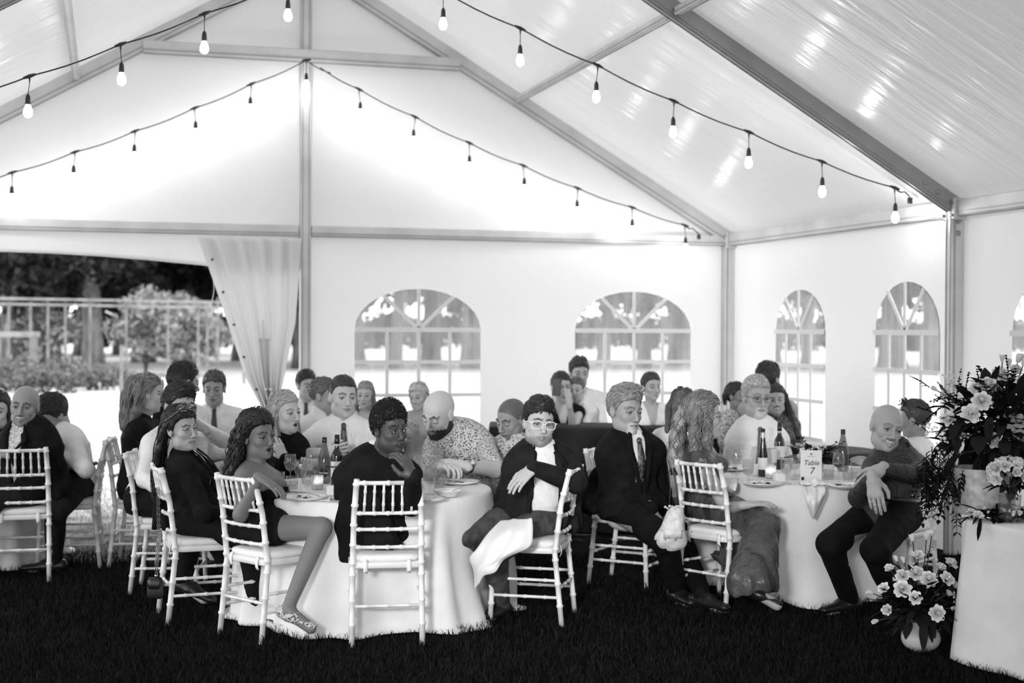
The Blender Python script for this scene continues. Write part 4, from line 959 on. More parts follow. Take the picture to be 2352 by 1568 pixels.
H_ = person('long-haired woman in a black blazer, sunglasses pushed up on her head', (417, 985), 97, 8.66, 52, 0, -4, byaw=68, skin=.44, fem=1, near=2, nb=(424, 1058, .04), pel=(450, 1232, 0),
    sh=((428, 1085, -.12), (462, 1080, .18)), arms=(dict(e=(468, 1178, -1), w=(545, 1185, 1), pose='relaxed'), dict(e=(520, 1150, 1), w=(560, 1160, 1))), wear='jacket', trousers=blackSlacks, jlen=.06, legs=lg(dict(k=(575, 1235, -1)), dict(k=(570, 1230, 1))),
    face=dict(mouth='frown', brow=.03, lips=.5), hair=dict(t=.012, top=.014, low=.01), hairc=.014, tress=([([(.05, -.03, .085), (.082, -.045, .0), (.090, -.085, -.10), (.09, -.13, -.22), (.08, -.15, -.34)], .018, .028), ([(.0, -.09, .08), (.02, -.125, .0), (.03, -.15, -.12), (.05, -.17, -.26), (.05, -.18, -.38)], .035, .040), ([(-.05, -.03, .085), (-.083, -.045, .0), (-.08, -.09, -.08), (-.05, -.13, -.20)], .018, .025), ([(.02, .035, .108), (.06, .02, .088), (.083, -.02, .03), (.088, -.06, -.03)], .010, .014)], 60, .005, 1.6, .0034), gaze=(-.75, 0), iris=.03)
S_ = person('man in white-framed glasses and dark blazer, arm hooked over his chair back', (1238, 972), 104, 8.75, 14, 2, 5, byaw=-34, skin=.46, near=2, nb=(1240, 1042, .04), pel=(1232, 1238, .02), fat=.8,
    sh=((1188, 1072, -.02), (1308, 1062, .06)), arms=(dict(e=(1150, 1170, 1), w=(1112, 1218, -1), fd=(-.2, -1, .2), pn=(.5, 0, -1), pose='relaxed'), dict(e=(1322, 1108, -1), w=(1226, 1074, -1), fd=(-.75, -.62, .3), pn=(-.3, -.8, -.2), pose='hang')),
    legs=lg(dict(k=(1056, 1236, -1), a=(1098, 1372, 1), fd=(-1, 0, .3)), dict(k=(1135, 1262, -1), a=(1150, 1405, 1), fd=(-.6, 0, 1))), wear='jacket', top=charWool, trousers=denim, vneck=(-.36, .066, .085), jlen=.08, face=dict(mouth='slight', beard=.30, brow=.02, lips=.62, fat=.9), hair=dict(t=.008, top=.016, quiff=.012), hairc=.010, glasses='white', gaze=(.35, .02))
G_ = person('man with a dark quiff in a white shirt behind the long-haired woman', (412, 936), 98, 9.5, 46, 6, 3, byaw=72, skin=.46, nb=(398, 1000, .02), pel=(345, 1165, .04), near=1,
    sh=((352, 1020, -.16), (420, 1018, .16)), arms=(dict(e=(335, 1100, -1), w=(375, 1128, -1), pose='relaxed'), dict(e=(450, 1100, 1))), legs=lg(dict(k=(452, 1190, -1), a=(420, 1330, -1)), dict(k=(460, 1180, 1))), trousers=blackSlacks, face=dict(mouth='closed', brow=.02), hair=quiff, hairc=.010, sw=1.05)
J_ = person('blonde woman with straight hair, mouth open, hand at her neck', (655, 948), 92, 9.85, 52, 0, -3, byaw=30, skin=.52, fem=1, near=1, nb=(648, 1012, .02), pel=(650, 1190, .05), sh=((622, 1032, -.02), (684, 1030, .06)),
    arms=(dict(e=(628, 1120, 0), w=(652, 1050, -1), fd=(-.45, .85, .1), pn=(-.3, .1, -.9), pose='curl'), {}), wear='coat', top=blackDress, sleeve=(2, 2), trousers=None, face=dict(mouth='open', brow=.15, lips=.5), hair=dict(t=.008, top=.012), hairc=.33,
    tress=([([(.04, .02, .10), (.078, .0, .04), (.084, -.01, -.06), (.085, .01, -.16), (.08, .03, -.26)], .014, .020), ([(-.04, .02, .10), (-.078, .0, .04), (-.084, .0, -.06), (-.085, .02, -.16), (-.09, .03, -.24)], .014, .020), ([(0, -.08, .09), (0, -.11, .0), (.03, -.11, -.12), (.04, -.10, -.24)], .04, .05)], 50, .002, 1.2, .0032), gaze=(.3, 0))
M_ = person('man in a white shirt and dark tie reaching his bare forearm across the table', (788, 912), 92, 10.2, 24, 2, 2, byaw=8, skin=.50, near=1, nb=(792, 974, .02), pel=(795, 1150, .06), fat=.3, sh=((738, 992, .0), (846, 995, .02)),
    arms=(dict(e=(660, 1046, -1), w=(745, 1038, -1), fd=(1, .15, .2), pn=(.2, .1, -.9), pose='hold'), dict(e=(858, 1080, 1))), sleeve=(.96, 2), tie=tieM, face=dict(mouth='slight', brow=.05, fat=.5), hair=dict(t=.003, top=.006, recede=-.010), hairc=.03, gaze=(.2, 0))
Q_ = person('bald bearded man in a floral short-sleeved shirt bent over his plate', (1007, 950), 108, 9.75, -34, 26, 6, byaw=-22, skin=.52, near=2, nb=(1050, 1005, .12), pel=(1065, 1170, .30), fat=.9, sw=1.12, sh=((1000, 1035, .02), (1112, 1020, .08)),
    arms=(dict(e=(985, 1100, -1), w=(1010, 1072, -1), fd=(.5, .1, .6), pn=(0, -.9, 0), pose='hold'), dict(e=(1136, 1078, -1), w=(1068, 1070, -1), fd=(-1, .12, .1), pn=(.1, -.7, -.6), pose='hold')), sleeve=(.85, .85), shirt=floralM,
    face=dict(mouth='closed', beard=.9, brow=.02, eyes='closed', fat=.6, ears=True), gaze=(0, -.4))
X_ = person('grey-haired man with a goatee, dark suit and paisley tie', (1436, 944), 104, 9.3, 32, 4, 3, byaw=34, skin=.36, near=2, nb=(1442, 1010, .03), pel=(1440, 1222, .05), sh=((1400, 1042, -.06), (1500, 1036, .10)),
    arms=(dict(e=(1412, 1150, 1), w=(1494, 1168, -1), fd=(.15, -1, .3), pn=(-.3, 0, -1), pose='relaxed'), dict(e=(1520, 1130, 1), w=(1540, 1190, 1))), legs=lg(dict(k=(1528, 1238, -1), a=(1556, 1368, 1), fd=(.3, 0, 1)), dict(k=(1560, 1225, 1))), wear='jacket', trousers=blackSlacks, tie=tieM, vneck=(-.34, .055, .0), jlen=.06,
    face=dict(mouth='closed', beard=.36, brow=.12, age=1, jaw=1.05), hair=dict(t=.008, top=.016, quiff=.014), hairc=.22, gaze=(.2, 0))
Z_ = person('woman with curly highlighted hair in a sleeveless dark satin dress, smiling in profile', (1618, 958), 98, 9.34, 80, -2, 0, byaw=96, skin=.40, fem=1, near=2, nb=(1600, 1028, .02), pel=(1622, 1228, .04), sh=((1612, 1062, -.15), (1590, 1052, .18)), sw=1.05,
    arms=(dict(e=(1668, 1168, -1), w=(1712, 1160, -1), fd=(1, .15, .1), pn=(.1, -1, -.1), pose='relaxed'), dict(e=(1660, 1140, 1), w=(1735, 1150, 1))), legs=lg(dict(k=(1752, 1205, -1), a=(1728, 1345, -1), fd=(1, 0, .2)), dict(k=(1762, 1200, 1), a=(1730, 1325, 1))), wear='sleeveless', top=satin, sleeve=(0, 0), skirt=dict(t=1.0, long=True, hem=.20), disp=.005,
    face=dict(mouth='smile', brow=.12, lips=.5), hair=dict(t=.014, top=.020, low=.01, L=.05), hairc=.20,
    tress=([([(.05, -.02, .09), (.088, -.03, .02), (.105, -.05, -.07), (.105, -.05, -.17), (.09, -.02, -.24)], .028, .040), ([(0, -.08, .09), (.03, -.125, .0), (.04, -.15, -.10), (.05, -.16, -.20), (.04, -.15, -.27)], .040, .055), ([(-.05, -.02, .09), (-.088, -.03, .02), (-.10, -.05, -.08), (-.10, -.04, -.2)], .026, .04), ([(.03, .04, .10), (.07, .035, .06), (.090, .02, -.02), (.098, .01, -.12), (.09, .02, -.20)], .012, .022)], 110, .013, 3.6, .0030), gaze=(0, 0))
AE = person('bald smiling man in a dark dotted shirt with crossed wrists', (2036, 982), 106, 8.85, 8, 6, 12, byaw=-48, skin=.40, near=2, nb=(2058, 1052, .06), pel=(2040, 1256, .05), sh=((2010, 1075, -.10), (2106, 1075, .10)), fat=.35,
    arms=(dict(e=(1972, 1142, -1), w=(2004, 1098, -1), fd=(.1, -.95, .3), pn=(.3, 0, -1), pose='relaxed'), dict(e=(2100, 1090, -1), w=(2024, 1076, -1), fd=(-.75, -.6, .25), pn=(-.1, -.6, -.7), pose='hang')), legs=lg(dict(k=(1906, 1250, -1), a=(1950, 1392, 1), fd=(-.8, 0, .5)), dict(k=(2010, 1262, -1), a=(2060, 1390, 1), fd=(-.5, 0, 1))),
    shirt=dotShirt, trousers=blackSlacks, face=dict(mouth='smile', brow=.2, age=1, lips=.6), gaze=(0, 0), tie=None)
B_ = person('bald smiling man in a black blazer twisting round at the far left table', (57, 932), 92, 10.0, 4, 4, 5, byaw=-46, skin=.30, near=2, nb=(66, 995, .05), pel=(72, 1196, .04), fat=.4, sh=((18, 1022, .10), (114, 1026, .0)), sw=1.15,
    arms=(dict(e=(10, 1100, 1), w=(-20, 1060, -1)), dict(e=(84, 1112, 0), w=(34, 1046, -1), fd=(-1, .15, .2), pn=(.1, -.8, -.4), pose='curl')), wear='jacket', shirt=mat('checked_shirt', .55, .7, tex=(60, .35, .7, 1)), trousers=slacks, jlen=.06, vneck=(-.3, .06, .03), face=dict(mouth='smile', brow=.03, beard=.12, fat=.5), gaze=(.1, 0))
C_ = person('dark-haired man in a white shirt, head bowed, far left table', (122, 952), 86, 10.5, -50, 42, 8, byaw=-74, skin=.36, near=1, nb=(152, 1004, .02), pel=(180, 1140, .02), sh=((140, 1022, .14), (170, 1022, -.14)),
    arms=(dict(e=(150, 1085, 1), w=(120, 1035, -1)), dict(e=(196, 1078, -1), w=(146, 1046, 1), fd=(-.5, .8, 0), pn=(-.5, -.5, 0), pose='curl')), legs=lg(dict(k=(118, 1174, 1), a=(122, 1290, 1)), dict(k=(128, 1176, -1), a=(124, 1308, 1), fd=(-1, 0, .2))), trousers=slacks, face=dict(mouth='closed', eyes='closed', brow=.02), hair=dict(t=.010, top=.016), hairc=.010)
A_ = person('woman with long dark hair at the left edge of the photo, dark top', (-6, 945), 84, 10.75, 8, 0, 0, byaw=-20, skin=.45, fem=1, near=1, wear='coat', top=blackDress, sleeve=(2, 2), face=dict(brow=.03, lips=.5), hair=dict(t=.010, top=.012), hairc=.012, tress=([([(.03, .03, .10), (.078, .0, .03), (.084, .0, -.08), (.08, .03, -.2)], .016, .026), ([(-.03, .03, .10), (-.078, .0, .03), (-.084, .0, -.08), (-.08, .03, -.2)], .016, .026), ([(0, -.08, .09), (0, -.11, -.02), (0, -.11, -.2)], .04, .05)], 36, .004, 1.5, .004))
# --- farther guests
D_ = person('woman with shoulder-length light hair in a dark coat, seen from behind', (337, 905), 84, 10.3, 112, 2, 0, byaw=104, skin=.5, fem=1, near=1, nb=(322, 966, .02), pel=(318, 1118, .02), wear='coat', top=blackDress, sleeve=(2, 2), trousers=None, face=dict(brow=.2), hair=dict(t=.010, top=.014, low=.02), hairc=.24,
    arms=({}, dict(e=(362, 980, 1), w=(366, 905, 1), fd=(0, 1, .2), pose='curl')), tress=([([(.05, -.03, .09), (.080, -.05, .0), (.075, -.07, -.1), (.06, -.08, -.18)], .034, .040), ([(0, -.09, .08), (0, -.12, -.02), (0, -.12, -.12), (.0, -.12, -.20)], .055, .055), ([(-.05, -.02, .09), (-.085, -.03, .0), (-.085, -.04, -.14)], .024, .030)], 44, .006, 2, .0045))
E_g = person('man with a dark fade haircut and white shirt seen from behind', (422, 880), 84, 10.1, 132, 6, 0, byaw=96, skin=.36, near=1, nb=(425, 940, .02), pel=(440, 1105, .02), sh=((430, 968, -.16), (455, 955, .14)), arms=(dict(e=(512, 1010, -1), w=(470, 985, -1), fd=(-.6, .5, 0), pose='curl'), {}), trousers=slacks, hair=dict(t=.004, top=.018), hairc=.015, face=dict(brow=.02))
person('short-haired man in white shirt and dark tie facing the camera before the meadow', (492, 893), 74, 11.6, 3, 6, 0, byaw=10, skin=.34, near=0, tie=tieD, face=dict(mouth='slight', brow=.06), hair=short, hairc=.06)
person('young dark-haired man, chin on his hand, beside the centre pole', (704, 886), 64, 12.4, 32, 4, 0, byaw=10, skin=.42, near=0, tie=tieD, arms=(dict(e=(690, 985, -1), w=(692, 938, 1), fd=(.2, .9, .1), pn=(.2, 0, -1), pose='fist'), {}), face=dict(brow=.015), hair=short, hairc=.015)
person('man with greying short hair in a white shirt turned away beside the tie wearer', (744, 908), 76, 11.0, 74, 6, -6, byaw=60, skin=.36, near=0, face=dict(brow=.06, age=1), hair=SH0, hairc=.08)
person('woman with long light-brown hair facing the camera in front of the left window', (839, 908), 60, 12.3, -6, 2, 0, byaw=0, skin=.48, fem=1, near=0, wear='dress', top=whiteShirt, sleeve=(.3, .3), face=dict(brow=.15, mouth='closed'), hair=SH0, hairc=.20, tress=([([(.03, .03, .10), (.076, .0, .03), (.082, .0, -.08), (.08, .03, -.2)], .014, .022), ([(-.03, .03, .10), (-.076, .0, .03), (-.082, .0, -.08), (-.08, .03, -.2)], .014, .022)], 26, .004, 1.5, .005))
person('blonde woman in a grey knit top behind the bald bearded man', (962, 912), 60, 12.1, -22, 6, -8, byaw=-10, skin=.45, fem=1, near=0, shirt=greyTop, wear='top', sleeve=(2, 2), collar=False, face=dict(brow=.12, mouth='smile'), hair=dict(t=.010, top=.014), hairc=.42, tress=([([(.03, .03, .10), (.078, -.01, .03), (.08, -.03, -.06), (.07, -.03, -.12)], .016, .02), ([(-.03, .03, .10), (-.078, -.01, .03), (-.08, -.03, -.06), (-.07, -.03, -.12)], .016, .02), ([(0, -.08, .09), (0, -.11, -.02), (0, -.1, -.12)], .04, .04)], 24, .005, 2, .005),
    arms=({}, dict(e=(965, 1030, -1), w=(952, 985, -1), pose='curl')))
R_g = person('man with a buzz cut and stubble grinning down, behind the man in white glasses', (1174, 962), 92, 9.9, -42, 20, 4, byaw=-30, skin=.28, near=1, shirt=floral2M, sleeve=(.9, .9), pel=(1190, 1150, .1), arms=(dict(e=(1150, 1095, -1), w=(1165, 1110, -1)), dict(e=(1215, 1090, -1), w=(1190, 1112, -1))), face=dict(mouth='slight', beard=.30, brow=.015, buzz=(.06, .8), eyes='closed'))
T_g = person('woman in a black V-neck dress raising a phone to her face', (1289, 890), 66, 12.9, 16, 2, 0, byaw=8, skin=.48, fem=1, near=0, wear='dress', top=blackDress, sleeve=(0, 0), face=dict(brow=.03), hair=dict(t=.006, top=.012), hairc=.012, nb=(1288, 934, .0),
    arms=(dict(e=(1262, 980, -1), w=(1272, 928, -1), fd=(.1, .9, 0), pn=(.8, 0, -.5), pose='curl'), dict(e=(1316, 985, -1), w=(1308, 930, -1), fd=(-.1, .9, 0), pn=(-.5, 0, -.6), pose='curl')))
U_g = person('tall dark-haired man in a pale shirt with dark braces standing behind the phone', (1330, 858), 64, 13.35, 12, 4, 0, byaw=4, skin=.40, near=0, stand=True, face=dict(mouth='slight', brow=.05), hair=quiff, hairc=.03, trousers=slacks)
person('woman with swept-back hair half hidden behind the woman holding the phone', (1323, 896), 56, 13.1, -14, 2, 0, byaw=0, skin=.46, fem=1, near=0, wear='dress', top=whiteShirt, sleeve=(0, 0), face=dict(brow=.1), hair=SH0, hairc=.08)
person('woman with pinned-up hair and white top before the second back window', (1496, 889), 62, 12.7, 22, 0, 0, byaw=10, skin=.42, fem=1, near=0, wear='dress', top=whiteShirt, sleeve=(.35, .35), face=dict(brow=.04, mouth='slight'), hair=dict(t=.008, top=.012), hairc=.03)
Y_g = person('brown-haired woman in a sleeveless white top seen from behind, head turned away', (1566, 935), 76, 10.6, 162, 4, -6, byaw=165, skin=.42, fem=1, near=1, wear='dress', top=whiteShirt, sleeve=(0, 0), hair=dict(t=.012, top=.016, low=.03), hairc=.07, tress=([([(.04, -.03, .09), (.08, -.05, .0), (.07, -.07, -.1), (.06, -.08, -.18)], .024, .028), ([(0, -.09, .08), (0, -.12, 0), (0, -.12, -.1), (0, -.12, -.2)], .045, .04), ([(-.04, -.03, .09), (-.08, -.05, .0), (-.07, -.07, -.1), (-.06, -.08, -.18)], .024, .028)], 46, .003, 1.2, .004))
person('woman with dark hair tied back in a patterned top beside the corner post', (1692, 910), 60, 12.1, 50, 0, 0, byaw=30, skin=.20, fem=1, near=0, wear='top', shirt=floral2M, sleeve=(.8, .8), collar=False, face=dict(brow=.02, mouth='smile'), hair=dict(t=.008, top=.010, low=.02), hairc=.012, tress=([([(0, -.09, .05), (0, -.125, .0), (.0, -.12, -.07)], .03, .02)], 20, .003, 1, .005))
AB = person('grey-haired man in thin glasses, white shirt and grey tie', (1737, 913), 92, 10.9, 14, 3, 2, byaw=4, skin=.38, near=2, nb=(1738, 984, .03), pel=(1738, 1145, .05), sh=((1690, 1014, .02), (1790, 1012, .02)), fat=.15, tie=tieG, face=dict(mouth='closed', beard=.36, brow=.2, age=1), hair=dict(t=.006, top=.012), hairc=.38, glasses='thin', gaze=(.1, 0), sw=1.02, arms=(dict(e=(1668, 1085, 1)), dict(e=(1812, 1085, 1))))
person('man with thick dark hair facing away behind the grey-haired man', (1766, 872), 72, 12.0, 138, 6, 4, byaw=150, skin=.3, near=0, shirt=greyTop, hair=dict(t=.010, top=.016), hairc=.012, stand=False)
person('smiling woman with long dark hair and a dark lace top', (1783, 918), 66, 11.7, -8, 2, -4, byaw=10, skin=.42, fem=1, near=0, wear='coat', top=laceM, sleeve=(2, 2), face=dict(brow=.04, mouth='smile'), hair=SH0, hairc=.014, tress=([([(.03, .03, .10), (.076, .0, .03), (.082, -.01, -.05)], .012, .016), ([(-.03, .03, .10), (-.078, .0, .03), (-.088, -.01, -.08), (-.12, .0, -.2), (-.15, .01, -.3)], .020, .034), ([(-.02, -.08, .09), (-.06, -.10, -.02), (-.10, -.08, -.15), (-.14, -.06, -.27)], .04, .045)], 34, .006, 2, .005))
AF = person('man with sunglasses on his head turned away behind the bald man', (2100, 962), 80, 9.7, -122, 6, 4, byaw=-120, skin=.34, near=1, shirt=whiteShirt, hair=dict(t=.007, top=.010), hairc=.04, nb=(2108, 1020, .02))
# --- things worn or held
def sunglasses(par, M, label, side=0):
    g = empty('sunglasses', (0, 0, 0), 0, label, 'sunglasses', None); b = par['base']; g.location = tuple(b)
    T = lambda p: M[:3, :3]@(np.array(p)+np.array([0, .012, .010]))+M[:3, 3]
    fr = MB()
    for s_ in (-1, 1):
        ring = [T((s_*.034+.029*math.cos(t), .062-.02*abs(math.cos(t))-.012*math.sin(t), .116+.020*math.sin(t)-.008*abs(math.cos(t)))) for t in np.linspace(0, 2*math.pi, 17)]
        fr.tube(ring, .0035, 6); mk('lens', ring[:-1], [tuple(range(16))], mat('dark_lens', .02, .05, spec=1), g, False)
        fr.tube([T((s_*.060, .05, .10)), T((s_*.088, .0, .06)), T((s_*.088, -.05, .04))], .0035, 6)
    fr.tube([T((-.01, .07, .118)), T((.01, .07, .118))], .004, 6); fr.build('frame', spots('tortoise_plastic', .25, .02, 120, .9, .2), g); return g
sunglasses(H_, H_['Mh'], 'patterned sunglasses pushed up on the long-haired woman in black')
Mx = AF['Mh'].copy(); sunglasses(AF, Mx, 'dark sunglasses on the head of the man turned away')
# ================================================================ chairs in place
def mid(*pts): return (sum(p[0] for p in pts)/len(pts), sum(p[1] for p in pts)/len(pts))
def chair4(bl, br, fl, fr, face, label): x, y = mid(bl, br, fl, fr); return chair(x, y, face, label)
chair4((815, 1485), (975, 1478), (795, 1455), (947, 1437), -171, 'white chiavari chair under the young man in the black blazer')
chair4((517, 1457), (636, 1473), (619, 1433), (739, 1449), 137, 'white chiavari chair under the bare-shouldered woman with dark curls')
chair4((363, 1410), (419, 1440), (508, 1390), (564, 1420), 112, 'white chiavari chair with the chain-strap bag, under the long-haired woman')
chair(392, 1352, 94, 'white chiavari chair under the man with the dark quiff, leftmost at the near table')
chair4((1252, 1442), (1322, 1422), (1118, 1417), (1188, 1397), -104, 'white chiavari chair under the man in white-framed glasses')
chair(1448, 1336, 62, 'white chiavari chair under the grey-haired man in the dark suit')
chair4((1563, 1385), (1676, 1412), (1650, 1360), (1763, 1383), 133, 'white chiavari chair with a pale handbag hung on it, under the woman in satin')
chair(50, 1325, -165, 'white chiavari chair under the bald man at the left edge')
chair(160, 1296, -78, 'white chiavari chair under the man with his head bowed')
chair(2052, 1376, -40, 'white chiavari chair almost hidden under the bald man in the dotted shirt')
chair(335, 1292, 94, 'white chiavari chair under the woman in the dark coat', )
chair(440, 1290, 96, 'white chiavari chair under the man with the fade haircut')
# ================================================================ tables
clothM = mat('white_linen', .80, .8, tex=(5, .76, .84, 3), bump=(300, .12, .002)); clothB = mat('black_linen', .010, .85, tex=(4, .008, .013, 2), bump=(9, .5, .03))
tableM = mat('folding_table_grey', .35, .5)
def round_cloth(R, z, folds, seed, mtl, spread=.10, pull=(), n=220):
    R_ = np.random.RandomState(seed); ph = R_.uniform(0, 6.3, 4); ks = folds; V = []; F = []
    zs = [z+.004]*5+[z+.002, z-.008, z-.03, z-.08, z-.16, z-.28, z-.42, z-.55, z-.66, z-.715, .022, .012]; rs = [0.001, .3*R, .6*R, .9*R, .985*R, R+.002, R+.010, R+.014]
    th = np.linspace(0, 2*math.pi, n+1)[:-1]
    for i, zz in enumerate(zs):
        if i < 8: r = np.full(n, rs[i]); f = 0
        else:
            f = (z-zz)/z; am = .012+.095*f**.8
            w = np.sin(ks[0]*th+ph[0]+.5*np.sin(2*th+ph[3]))*.55+np.sin(ks[1]*th+ph[1]+1.2*f)*.35+np.sin(ks[2]*th+ph[2])*.22
            w = np.where(w > 0, w, w*.55); r = R+.014+f*spread*.35+am*w*min(1, f*2.2)
            if i >= len(zs)-2: r = r+.03+.03*np.sin(9*th+ph[1])
        zz_ = np.full(n, zz)
        for (t0, dt, zlim, amt) in pull:
            g = np.exp(-(((th-t0+math.pi) % (2*math.pi)-math.pi)/dt)**2); r = r+g*amt*math.exp(-((zz-zlim)/.22)**2)*(i > 5)
        V += [(a*math.cos(t), a*math.sin(t), c) for a, t, c in zip(r, th, zz_)]
    k = len(zs); F = [(i*n+j, i*n+(j+1) % n, (i+1)*n+(j+1) % n, (i+1)*n+j) for i in range(k-1) for j in range(n)]
    return V, F
def round_table(cx, Z, R, label_t, label_c, seed, mtl, folds=(7, 13, 21), pull=(), z=.75, groups=('round banquet tables', 'round tablecloths')):
    p = gpt(cx, Z); t = empty('round_table', p, 0, label_t, 'table', groups[0])
    mb = MB(); mb.lathe([(.001, z-.03), (R-.01, z-.03), (R, z-.02), (R, z-.004), (R-.008, z), (.001, z)], 48); mb.build('tabletop', tableM, t)
    for a in (.6, 2.2, 3.8, 5.3): mb = MB(); mb.tube([(.35*R*math.cos(a), .35*R*math.sin(a), z-.03), (.62*R*math.cos(a), .62*R*math.sin(a), 0.0)], .016, 8); mb.build('leg', tableM, t)
    V, F = round_cloth(R, z, folds, seed, mtl, pull=pull); o = mk('tablecloth', V, F, mtl); o.location = tuple(p); tag(o, label_c, 'tablecloth', groups[1]); return p
T1 = round_table(845, 8.86, .765, 'round table under the seven nearest guests, hidden by its cloth', 'white floor-length cloth on the near round table', 3, clothM, pull=((4.2, .25, .1, .12), (5.3, .2, .0, .15), (5.9, .15, .3, .06)))
T7 = round_table(1852, 9.86, .765, 'round table with the number card, hidden by its cloth', 'white floor-length cloth pulled into deep folds on the numbered table', 8, clothM, folds=(5, 9, 17), pull=((4.45, .28, .0, .10), (5.0, .14, .35, .09), (3.45, .42, .0, -.24), (5.45, .34, .0, -.22), (3.95, .12, .2, .07)))
T0 = round_table(-120, 10.7, .765, 'round table at the left edge, hidden by its cloth', 'white cloth on the round table at the left edge', 11, clothM)
TB = round_table(1890, 11.9, .45, 'small round table behind the numbered table', 'black cloth on the small round table behind the numbered table', 21, clothB)
# long black-draped head table at the back
def drape_table(corners, z, label_t, label_c, mtl, folds=26, amp=.018, seed=1, floor=.015):
    c = [np.array(p[:2]) for p in corners]; cen = sum(c)/len(c)
    t = empty('long_table', (cen[0], cen[1], 0), 0, label_t, 'table'); mb = MB()
    V = [(p[0]-cen[0], p[1]-cen[1], z-.03) for p in c]+[(p[0]-cen[0], p[1]-cen[1], z-.002) for p in c]; mb.add(V, [(3, 2, 1, 0), (4, 5, 6, 7)]+[(i, (i+1) % 4, (i+1) % 4+4, i+4) for i in range(4)]); mb.build('tabletop', tableM, t, smooth=False)
    for p in c: q = (p-cen)*.88; mb = MB(); mb.tube([(q[0], q[1], 0), (q[0], q[1], z-.03)], .018, 8); mb.build('leg', tableM, t)
    per = []; nrm = []
    for i in range(4):
        a, b = c[i], c[(i+1) % 4]; d = b-a; L = np.linalg.norm(d); d = d/L; n_ = np.array([d[1], -d[0]]); n_ = n_ if n_@((a+b)/2-cen) > 0 else -n_
        m_ = max(8, int(L/.025))
        for j in range(m_): per.append(a+(b-a)*j/m_); nrm.append(n_)
    per = np.array(per); nrm = np.array(nrm)
    for _ in range(3): nrm = nrm+np.roll(nrm, 1, 0)+np.roll(nrm, -1, 0); nrm /= np.linalg.norm(nrm, axis=1, keepdims=True)
    n = len(per); s = np.arange(n)/n*2*math.pi; R_ = np.random.RandomState(seed); ph = R_.uniform(0, 6, 3); V = []
    rows = [(z+.004, .0, 0)]+[(z-.004, .008, 0)]+[(lerp(z-.02, floor, q), .012+.05*q, q) for q in np.linspace(0, 1, 12)]
    for (zz, o_, q) in rows:
        w = (np.sin(folds*s+ph[0])*.5+np.sin(folds*1.7*s+ph[1])*.3+np.sin(folds*.45*s+ph[2])*.4)*amp*3*q**.8; pp = per+nrm*(o_+w)[:, None]-cen
        V += [(a, b, zz) for a, b in pp]
    k = len(rows); F = [(i*n+j, i*n+(j+1) % n, (i+1)*n+(j+1) % n, (i+1)*n+j) for i in range(k-1) for j in range(n)]+[tuple(range(n-1, -1, -1))]
    o = mk('tablecloth', V, F, mtl); o.location = (cen[0], cen[1], 0); tag(o, label_c, 'tablecloth'); return cen
def g2(px, Z): return gpt(px, Z)[:2]
drape_table([g2(1128, 12.25), g2(1665, 12.1), g2(1665, 12.8), g2(1128, 12.95)], .90, 'long head table at the back under black cloth', 'black floor-length cloth on the long head table', clothB)
P0 = P(2222, 1190, 7.52)[:2]; e1 = unit((gpt(2352, 7.12)-gpt(2222, 7.52))[:2]); e2 = np.array([-e1[1], e1[0]]); e2 = e2 if e2@Rt[:2] > 0 else -e2
drape_table([P0, P0+e1*1.85, P0+e1*1.85+e2*.76, P0+e2*.76], .75, 'long table at the right edge carrying the flowers', 'white floor-length cloth on the flower table at the right edge', clothM, folds=7, amp=.012, seed=5)
# ================================================================ tableware
glassM = clearmat('clear_glass', haze=.03, tint=.95, rough=.02); waterM = clearmat('water_in_glass', haze=.10, tint=.9); redM = mat('red_wine', .006, .08, spec=.8)
dkGlass = mat('dark_bottle_glass', .010, .06, spec=.8); grGlass = clearmat('tinted_bottle_glass', haze=.05, tint=.45, rough=.03); chinaM = mat('white_china', .82, .2, spec=.6); silverM = mat('stainless_steel', .6, .2, metal=1.0)
paperM = mat('white_card', .82, .7); inkM = mat('black_ink', .01, .6); foodD = mat('dark_greens', .03, .7, bump=(90, .9, .01)); foodL = mat('pale_food', .55, .6, bump=(70, .7, .01)); labM = mat('paper_label', .65, .6)
waxM = mat('candle_flame', .9, .5, emit=25)
def goblet():
    t = empty('wine_glass', (0, 0, 0)); mb = MB(); mb.lathe([(.001, .003), (.033, .001), (.036, .003), (.012, .009), (.005, .016), (.004, .085), (.012, .094), (.030, .108), (.039, .130), (.040, .150), (.036, .175), (.0325, .198), (.0315, .198), (.035, .175), (.0385, .150), (.037, .131), (.028, .110), (.001, .098)], 20); mb.build('bowl', glassM, t)
    return t
def waterg():
    t = empty('water_goblet', (0, 0, 0)); mb = MB(); mb.lathe([(.001, .003), (.034, .002), (.034, .005), (.009, .015), (.008, .045), (.016, .055), (.032, .075), (.038, .105), (.039, .165), (.0375, .165), (.0365, .105), (.030, .078), (.001, .06)], 20); mb.build('bowl', glassM, t)
    mb = MB(); mb.lathe([(.001, .062), (.029, .079), (.0355, .105), (.036, .128), (.001, .128)], 18); mb.build('water', waterM, t); return t
def tumbler():
    t = empty('tumbler', (0, 0, 0)); mb = MB(); mb.lathe([(.001, .002), (.031, .002), (.036, .012), (.039, .095), (.0375, .095), (.034, .015), (.001, .012)], 20, fn=lambda a, i: 1+.012*math.cos(12*a) if i in (1, 2) else 1); mb.build('glass', glassM, t)
    mb = MB(); mb.lathe([(.001, .014), (.033, .016), (.036, .06), (.001, .06)], 16); mb.build('water', waterM, t); return t
def redg():
    t = goblet(); t.name = 'wine_glass'; mb = MB(); mb.lathe([(.001, .099), (.026, .110), (.035, .126), (.001, .126)], 18); mb.build('red_wine', redM, t); return t
